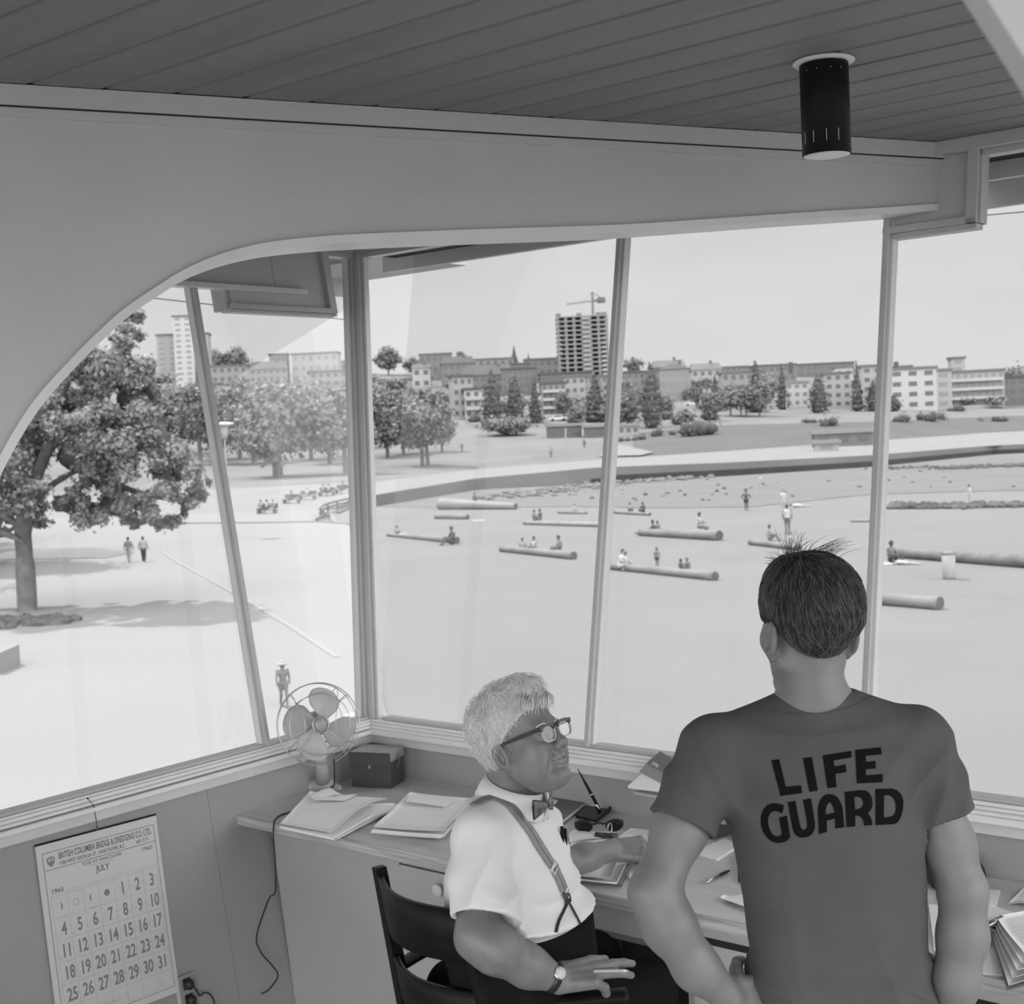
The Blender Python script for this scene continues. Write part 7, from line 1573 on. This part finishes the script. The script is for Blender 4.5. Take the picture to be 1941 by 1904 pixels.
# people on the beach --------------------------------------------------------------
SKT = {k: mat('skin_'+k, v, .7) for k, v in dict(tan=.12, dark=.06, pale=.28, grey=.09).items()}; CLT = {k: mat('cloth_'+k, v, .8) for k, v in dict(white=.36, light=.24, mid=.12, dark=.02).items()}; M_hr = mat('beach_hair', .03, .8)
_pc = {}
def small_person(P0, ang, pose, H, sk, top, bot, label, group='bathers and strollers on the beach', hat=None):
    """P0 support point (ground, or seat for 'sit'); ang = facing direction in the ground plane"""
    s = H/1.7; hk = 1.28 if H < 1.3 else 1.; key = (pose, round(s, 2))
    if key not in _pc:
        v = lambda x, y, z: A([x, y, z])*s
        if pose in ('stand', 'walk', 'walk2', 'hips'):
            st = {'stand': .0, 'hips': .0, 'walk': .22, 'walk2': .16}[pose]; hip = v(0, 0, .90); ch = v(.02, 0, 1.28)
            legs = [chain([v(0, .09, .88), v(st*.5+.03, .09, .48), v(st, .09, .07), v(st+.12, .09, .04)], A([.085, .06, .042, .035])*s, .02*s), chain([v(0, -.09, .88), v(-st*.3+.05, -.09, .48), v(-st, -.09, .07), v(-st+.12, -.09, .04)], A([.085, .06, .042, .035])*s, .02*s)]
            if pose == 'hips': arms = [chain([v(0, q*.19, 1.38), v(-.05, q*.38, 1.15), v(.05, q*.18, .98)], A([.05, .04, .035])*s, .02*s) for q in (1, -1)]
            else: arms = [chain([v(0, q*.19, 1.38), v(-q*st*.5, q*.25, 1.12), v(.08-q*st*.7, q*.25, .86)], A([.05, .04, .035])*s, .02*s) for q in (1, -1)]
            hd = v(.02, 0, 1.58)
        elif pose in ('sit', 'floor', 'crouch'):
            z0 = {'sit': .0, 'floor': .10, 'crouch': .22}[pose]; hip = v(0, 0, z0+.10); ch = v(-.04 if pose != 'crouch' else .12, 0, z0+.46)
            if pose == 'sit': legs = [chain([v(.02, q*.09, .08), v(.40, q*.12, .04), v(.44, q*.12, -.36), v(.55, q*.12, -.40)], A([.09, .062, .045, .038])*s, .02*s) for q in (1, -1)]
            elif pose == 'floor': legs = [chain([v(.02, q*.09, .12), v(.36, q*.12, .40), v(.55, q*.12, .06), v(.66, q*.12, .04)], A([.09, .062, .045, .038])*s, .02*s) for q in (1, -1)]
            else: legs = [chain([v(.0, q*.10, .28), v(.34, q*.14, .34), v(.16, q*.12, .06), v(.28, q*.12, .04)], A([.09, .062, .045, .038])*s, .02*s) for q in (1, -1)]
            arms = [chain([v(-.02, q*.18, z0+.54), v(.10, q*.24, z0+.30), v(.32, q*.16, z0+.28)], A([.05, .04, .035])*s, .02*s) for q in (1, -1)]; hd = v(.02 if pose != 'crouch' else .2, 0, z0+.78)
        else:   # lying
            hip = v(0, 0, .14); ch = v(-.42, 0, .17); legs = [chain([v(.02, q*.09, .12), v(.42, q*.11, .13), v(.85, q*.11, .07), v(.95, q*.11, .1)], A([.085, .06, .045, .035])*s, .02*s) for q in (1, -1)]
            arms = [chain([v(-.48, q*.19, .15), v(-.55, q*.34, .08), v(-.72, q*.2, .06)], A([.05, .04, .035])*s, .02*s) for q in (1, -1)]; hd = v(-.72, 0, .20)
        wd_ = A([0, .07, 0])*s; tor_ = U(.05*s, cone(hip-wd_, hip+wd_, .11*s, .11*s), cone(ch-wd_*1.5, ch+wd_*1.5, .105*s, .105*s), cone(hip, ch, .13*s, .13*s))
        hdf = U(.02*s, ell(hd, A([.095, .078, .115])*s*hk), cone(ch, hd, .055*s, .05*s)); full = U(.025*s, tor_, hdf, *legs, *arms)
        h_ = .028*s; lo, hi = v(-1.0, -.6, -.5), v(1.15, .6, 1.8)
        B = mesh_sdf(full, lo, hi, h_, 10); hp_ = hip; dirc = nrm(ch-hip)
        topf = lambda P: smax(U(.02*s, tor_, *[cone(ch+wd_*1.6*q, ch+wd_*2.6*q-dirc*.14*s, .07*s, .07*s) for q in (1, -1)])(P)-.014*s, -(P-hip)@dirc+.03*s, .01)
        botf = lambda P: smax(U(.02*s, cone(hip-wd_, hip+wd_, .11*s, .11*s), *[l for l in legs])(P)-.016*s, np.linalg.norm(P-hip, axis=1)-.26*s, .01)
        longf = lambda P: smax(U(.02*s, cone(hip-wd_, hip+wd_, .11*s, .11*s), *[l for l in legs])(P)-.016*s, np.linalg.norm(P-hip, axis=1)-.80*s, .01)
        hrf = lambda P: smax(ell(hd, A([.115, .098, .132])*s*hk)(P), -((P-hd)@A([-.7, 0, .7])+.01*s), .01)
        hatf = lambda P: np.minimum(ell(hd+v(0, 0, .06), A([.115, .10, .11])*s*hk)(P)+np.where(P[:, 2] < hd[2]+.04*s, .05, 0), ell(hd+v(0, 0, .045), A([.20, .18, .036])*s*hk)(P))
        _pc[key] = dict(body=B, top=mesh_sdf(topf, lo, hi, h_, 10), bot=mesh_sdf(botf, lo, hi, h_, 10), long=mesh_sdf(longf, lo, hi, h_, 10), hair=mesh_sdf(hrf, lo, hi, h_, 10), hat=mesh_sdf(hatf, lo, hi, h_*.7, 10))
    M = _pc[key]; c_, s_ = math.cos(ang), math.sin(ang); Rm = A([[c_, -s_, 0], [s_, c_, 0], [0, 0, 1.]]); P0 = A(P0)
    t = thing('person', label, 'person', P0, group)
    put = lambda k, nm, m: mkobj(nm, M[k][0]@Rm.T+P0, M[k][1], m, t, True)
    put('body', 'body', SKT[sk])
    if top: put('top', 'shirt', CLT[top])
    if bot: put('long' if bot[0] == 'L' else 'bot', 'trousers' if bot[0] == 'L' else 'swimsuit', CLT[bot.lstrip('L')])
    put('hat', 'hat', CLT['light']) if hat else put('hair', 'hair', M_hr)
    return t
camdir = lambda p: math.atan2(*(CAM-p)[[1, 0]])
def sp(x, y, rel, pose, sk, top, bot, lab, px=None, H=None, up=0., hat=None, ter=False):
    b = (terr if ter else gnd)(x, y); D = (b-CAM)@FW
    if H is None: H = min(1.9, max(.9, px*D/2600/{'stand': 1, 'walk': 1, 'walk2': 1, 'hips': 1, 'sit': .52, 'floor': .56, 'crouch': .62, 'lie': 1}[pose])); 
    H = round(H*5)/5
    return small_person(b+HZ*up, camdir(b)+rel, pose, H, sk, top, bot, lab, hat=hat)
sp(539, 1342, .15, 'walk', 'tan', None, 'mid', 'child in a sun hat and swimsuit walking on the paving behind the fan', H=1.2, hat=1)
sp(245, 1068, 2.8, 'walk2', 'tan', 'mid', 'Llight', 'left stroller of the pair beyond the big tree, in light trousers', H=1.7); sp(273, 1067, 2.9, 'walk2', 'tan', 'light', 'Ldark', 'right stroller of the pair beyond the big tree, in dark trousers', H=1.7)
sp(1415, 969, 0, 'hips', 'dark', None, 'dark', 'dark standing bather with hands on hips on the wet sand', H=1.7); sp(1493, 1013, 2.9, 'stand', 'tan', 'white', 'mid', 'man in a white shirt walking away on the sand above the lifeguard\'s head', H=1.8); sp(1485, 968, 0, 'stand', 'pale', 'white', 'white', 'pale bather behind the man in the white shirt', H=1.6)
sp(1498, 1030, 1.2, 'floor', 'pale', 'white', 'white', 'small child in white at the feet of the man in the white shirt', H=1.); sp(1459, 1026, 1.4, 'floor', 'tan', 'light', 'mid', 'seated bather just left of the man in the white shirt', H=1.6)
sp(1516, 962, 1.5, 'lie', 'pale', 'white', 'white', 'pale bather lying on the sand right of the pole', H=1.6); sp(1442, 926, .5, 'stand', 'pale', 'white', 'white', 'tiny figure in white far out on the wet sand', H=1.4)
sp(1327, 1021, 1.2, 'sit', 'tan', 'white', 'Lmid', 'person in a white shirt and long trousers sitting on the log', H=1.8, up=.62); sp(1238, 1014, -1.3, 'floor', 'dark', None, 'dark', 'dark bather reclining at the left end of that log, nearer one', H=1.6); sp(1230, 1012, -1.4, 'lie', 'dark', None, 'dark', 'dark bather lying at the left end of that log', H=1.6); sp(1247, 1012, -.9, 'floor', 'tan', 'mid', 'dark', 'bather leaning at the left end of the log behind the reclining one', H=1.4)
sp(1246, 1078, .4, 'stand', 'tan', None, 'dark', 'child standing behind the long log with the black end', H=1.0); sp(1291, 1084, .6, 'floor', 'dark', None, 'dark', 'left child of the two sitting behind the black-ended log', H=1.); sp(1305, 1085, -.5, 'crouch', 'tan', 'mid', 'mid', 'right child of the two sitting behind the black-ended log', H=1.)
sp(1175, 1083, 1.4, 'crouch', 'pale', 'white', 'white', 'bather in white crouching at the left end of the long log', H=1.6); sp(1187, 1078, 1.2, 'floor', 'pale', 'white', 'white', 'second figure in white at the left end of the long log', H=1.4)
sp(857, 1033, -1.2, 'floor', 'dark', 'dark', 'dark', 'dark seated figure at the right end of the left log', H=2.0); sp(753, 1016, .5, 'floor', 'tan', 'light', 'mid', 'child behind the left end of the left log', H=1.2); sp(768, 1018, 1.4, 'lie', 'pale', 'white', 'white', 'pale bather lying beside the left log', H=1.4)
sp(991, 1047, .3, 'floor', 'tan', 'light', 'mid', 'left bather behind the middle log', H=1.4); sp(1013, 1048, -.8, 'floor', 'tan', 'white', 'light', 'bather in white behind the middle log', H=1.6); sp(1060, 1051, -1.4, 'floor', 'tan', 'mid', 'mid', 'right bather leaning over the middle log', H=1.8)
sp(900, 951, .2, 'floor', 'tan', None, 'dark', 'bather whose head shows above the thick bleached log', H=1.7); sp(1013, 990, 1.2, 'floor', 'tan', None, 'mid', 'left bather of the pair on the pale log left of the middle post', H=1.5); sp(1024, 988, -1.2, 'floor', 'dark', None, 'dark', 'right bather of the pair on the pale log left of the middle post', H=1.7)
sp(1090, 974, .5, 'floor', 'pale', 'light', 'light', 'pale bather on the small far log left of the middle post', H=1.4); sp(1194, 972, .5, 'floor', 'tan', 'light', 'mid', 'bather on the small far log right of the middle post', H=1.4); sp(1219, 974, -.5, 'floor', 'dark', None, 'dark', 'dark bather at the right end of the small far log', H=1.6)
sp(1690, 1068, 1.0, 'floor', 'dark', 'mid', 'dark', 'dark-haired bather sitting on a towel right of the window post', H=1.8); sp(1716, 1071, 1.3, 'lie', 'pale', 'white', 'white', 'pale figure lying beside the dark-haired bather', H=1.2); sp(1838, 960, 1.5, 'stand', 'pale', 'white', 'white', 'figure in white standing on the row of boulders', H=1.7)
sp(876, 858, 0, 'walk', 'grey', 'mid', 'mid', 'stroller on the lawn right of the double-trunked tree', H=1.8, ter=True); sp(1108, 850, 0, 'walk', 'grey', 'mid', 'dark', 'stroller on the lawn left of the middle post', H=1.8, ter=True); sp(1045, 868, 0, 'stand', 'grey', 'light', 'mid', 'stroller near the thin pale post on the lawn', H=1.8, ter=True)
def towel(x, y, w_, lab): b = gnd(x, y); u = pxlen((b-CAM)@FW); tag(MB().box(b+HZ*.03, HR*w_*u/2, HF*.45, HZ*.02).obj('beach_towel', CLT['white']), lab, 'towel')
towel(1680, 1070, 36, 'white towel under the dark-haired bather'); towel(907, 988, 24, 'white towel on the sand below the thick bleached log')
# benches in the park
M_bench = mat('bench_wood', .13, .8)
for i, (x, y, lab, n_) in enumerate(((507, 975, 'bench nearest to the mullion, with three people', 3), (553, 955, 'second bench from the left, with one person', 1), (583, 948, 'third bench from the left, with a person in a white hat', 1), (619, 941, 'fourth bench from the left, with two people', 2), (651, 936, 'bench nearest to the corner post, with one person', 1))):
    b = terr(x, y); a = -.5; dx = nrm(HR*math.cos(a)+HF*math.sin(a)); dy = A([-dx[1], dx[0], 0]); t = thing('park_bench', 'wooden park '+lab, 'bench', b, 'park benches')
    MB().box(b+HZ*.45, dx*1.1, dy*.25, HZ*.05).obj('seat', M_bench, t); MB().box(b+HZ*.8+dy*.28, dx*1.1, dy*.04, HZ*.22).obj('backrest', M_bench, t)
    for q in (-.95, .95): MB().box(b+HZ*.22+dx*q, dx*.06, dy*.25, HZ*.22).obj('leg', M_bench, t)
    for k in range(n_):
        p = b+dx*((k-(n_-1)/2)*.75)-dy*.02; who = ('left', 'middle', 'right')[k] if n_ == 3 else ('left', 'right')[k] if n_ == 2 else 'only'
        small_person(p+HZ*.50, math.atan2(-dy[1], -dy[0]), 'sit', 1.8, ('tan', 'dark', 'pale')[(i+k) % 3], ('light', 'mid', 'white')[(i+2*k) % 3], ('mid', 'dark')[k % 2], who+' person sitting on the '+lab.split(',')[0], 'people on the park benches', hat=(i == 2))
# wire of the aerial outside the windows
for a, b_, nm in (((395, 577), (662, 607), 'thin aerial wire crossing outside the left window'), ((1836, 411), (1950, 401), 'thin aerial wire outside the upper right window')):
    pa, pb = atd(*a, 7.5), atd(*b_, 7.0); pa = pa+(pa-pb)*1.5; tag(MB().tube([pa, pb+(pb-pa)*.05], .003, 5).obj('aerial_wire', M_black), nm, 'wire')

# trees standing left of the frame whose shadows fall across the paving, and the bed around the big trunk
for i, (x, yb) in enumerate(((-50, 1074), (-330, 1125), (-150, 1042))):
    b = gnd(x, yb); tree(x, yb, yb-(420 if i == 0 else 330 if i == 2 else 470), (380, 420, 320)[i], 'b', 'leafy tree standing on the paving left of the big tree', 'trees left of the big tree', 300+i, 1, None, 5000)
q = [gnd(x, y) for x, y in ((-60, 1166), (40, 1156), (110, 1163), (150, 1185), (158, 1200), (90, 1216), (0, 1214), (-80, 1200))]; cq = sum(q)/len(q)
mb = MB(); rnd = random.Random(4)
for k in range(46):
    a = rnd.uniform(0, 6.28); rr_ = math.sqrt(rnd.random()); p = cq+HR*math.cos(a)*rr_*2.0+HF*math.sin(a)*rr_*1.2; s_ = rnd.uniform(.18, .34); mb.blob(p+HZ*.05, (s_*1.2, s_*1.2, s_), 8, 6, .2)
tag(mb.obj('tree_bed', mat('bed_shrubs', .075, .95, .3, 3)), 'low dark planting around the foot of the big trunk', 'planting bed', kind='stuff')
mb = MB(); p0, p1 = gnd(-120, 1268), gnd(20, 1272); mb.bar(p0+HZ*.35, p1+HZ*.35, HF*.9, HZ*.35); tag(mb.obj('low_wall', mat('low_wall_concrete', .2, .9)), 'end of a low concrete wall at the left edge below the big tree', 'wall')
# ================================================================ light, sky and camera
w = bpy.data.worlds.new('sky'); SC.world = w; w.use_nodes = True; nt = w.node_tree; bg = nt.nodes['Background']
tc = nt.nodes.new('ShaderNodeTexCoord'); mp = nt.nodes.new('ShaderNodeMapping'); mp.inputs['Scale'].default_value = (1.6, 1.6, 5)
nz = nt.nodes.new('ShaderNodeTexNoise'); nz.inputs['Scale'].default_value = 2.2; nz.inputs['Detail'].default_value = 5
rr = nt.nodes.new('ShaderNodeMapRange'); rr.inputs['From Min'].default_value = .3; rr.inputs['From Max'].default_value = .7; rr.inputs['To Min'].default_value = .70; rr.inputs['To Max'].default_value = .80
nt.links.new(tc.outputs['Generated'], mp.inputs['Vector']); nt.links.new(mp.outputs[0], nz.inputs['Vector']); nt.links.new(nz.outputs['Fac'], rr.inputs['Value']); 
dt = nt.nodes.new('ShaderNodeVectorMath'); dt.operation = 'DOT_PRODUCT'; dt.inputs[1].default_value = tuple(nrm(-HF*.8+HR*.25+HZ*.4)); nt.links.new(tc.outputs['Generated'], dt.inputs[0])
r2 = nt.nodes.new('ShaderNodeMapRange'); r2.interpolation_type = 'SMOOTHSTEP'; r2.inputs['From Min'].default_value = -.35; r2.inputs['From Max'].default_value = .95; r2.inputs['To Min'].default_value = 1.; r2.inputs['To Max'].default_value = 5.4  # sky brightened behind the camera, added as fill for the room
nt.links.new(dt.outputs['Value'], r2.inputs['Value']); mu = nt.nodes.new('ShaderNodeMath'); mu.operation = 'MULTIPLY'; nt.links.new(rr.outputs[0], mu.inputs[0]); nt.links.new(r2.outputs[0], mu.inputs[1]); nt.links.new(mu.outputs[0], bg.inputs['Color'])
bg.inputs['Strength'].default_value = 1.0
sd_ = bpy.data.lights.new('sun', 'SUN'); sd_.energy = 4.6; sd_.angle = math.radians(1.5); so = bpy.data.objects.new('sun', sd_); COL.objects.link(so)
sv_ = nrm((HF*.72-HR*.70)+HZ*1.55); so.rotation_euler = Vector(sv_).to_track_quat('Z', 'Y').to_euler(); so.location = (0, 0, 30)
cd = bpy.data.cameras.new('camera'); co_ = bpy.data.objects.new('camera', cd); COL.objects.link(co_)
M4 = Matrix(((RT[0], UP[0], -FW[0], CAM[0]), (RT[1], UP[1], -FW[1], CAM[1]), (RT[2], UP[2], -FW[2], CAM[2]), (0, 0, 0, 1)))
co_.matrix_world = M4; cd.sensor_fit = 'HORIZONTAL'; cd.sensor_width = 56.; cd.lens = FPX/1941*56.; cd.clip_start = .05; cd.clip_end = 4000
cd.dof.use_dof = True; cd.dof.focus_distance = 3.05; cd.dof.aperture_fstop = 15.
SC.camera = co_
SC.view_settings.view_transform = 'Standard'; SC.view_settings.look = 'None'; SC.view_settings.exposure = 0.; SC.view_settings.gamma = 1.; SC.view_settings.use_curve_mapping = False
SC.cycles.max_bounces = 8; SC.cycles.transparent_max_bounces = 24; SC.cycles.sample_clamp_indirect = 4.
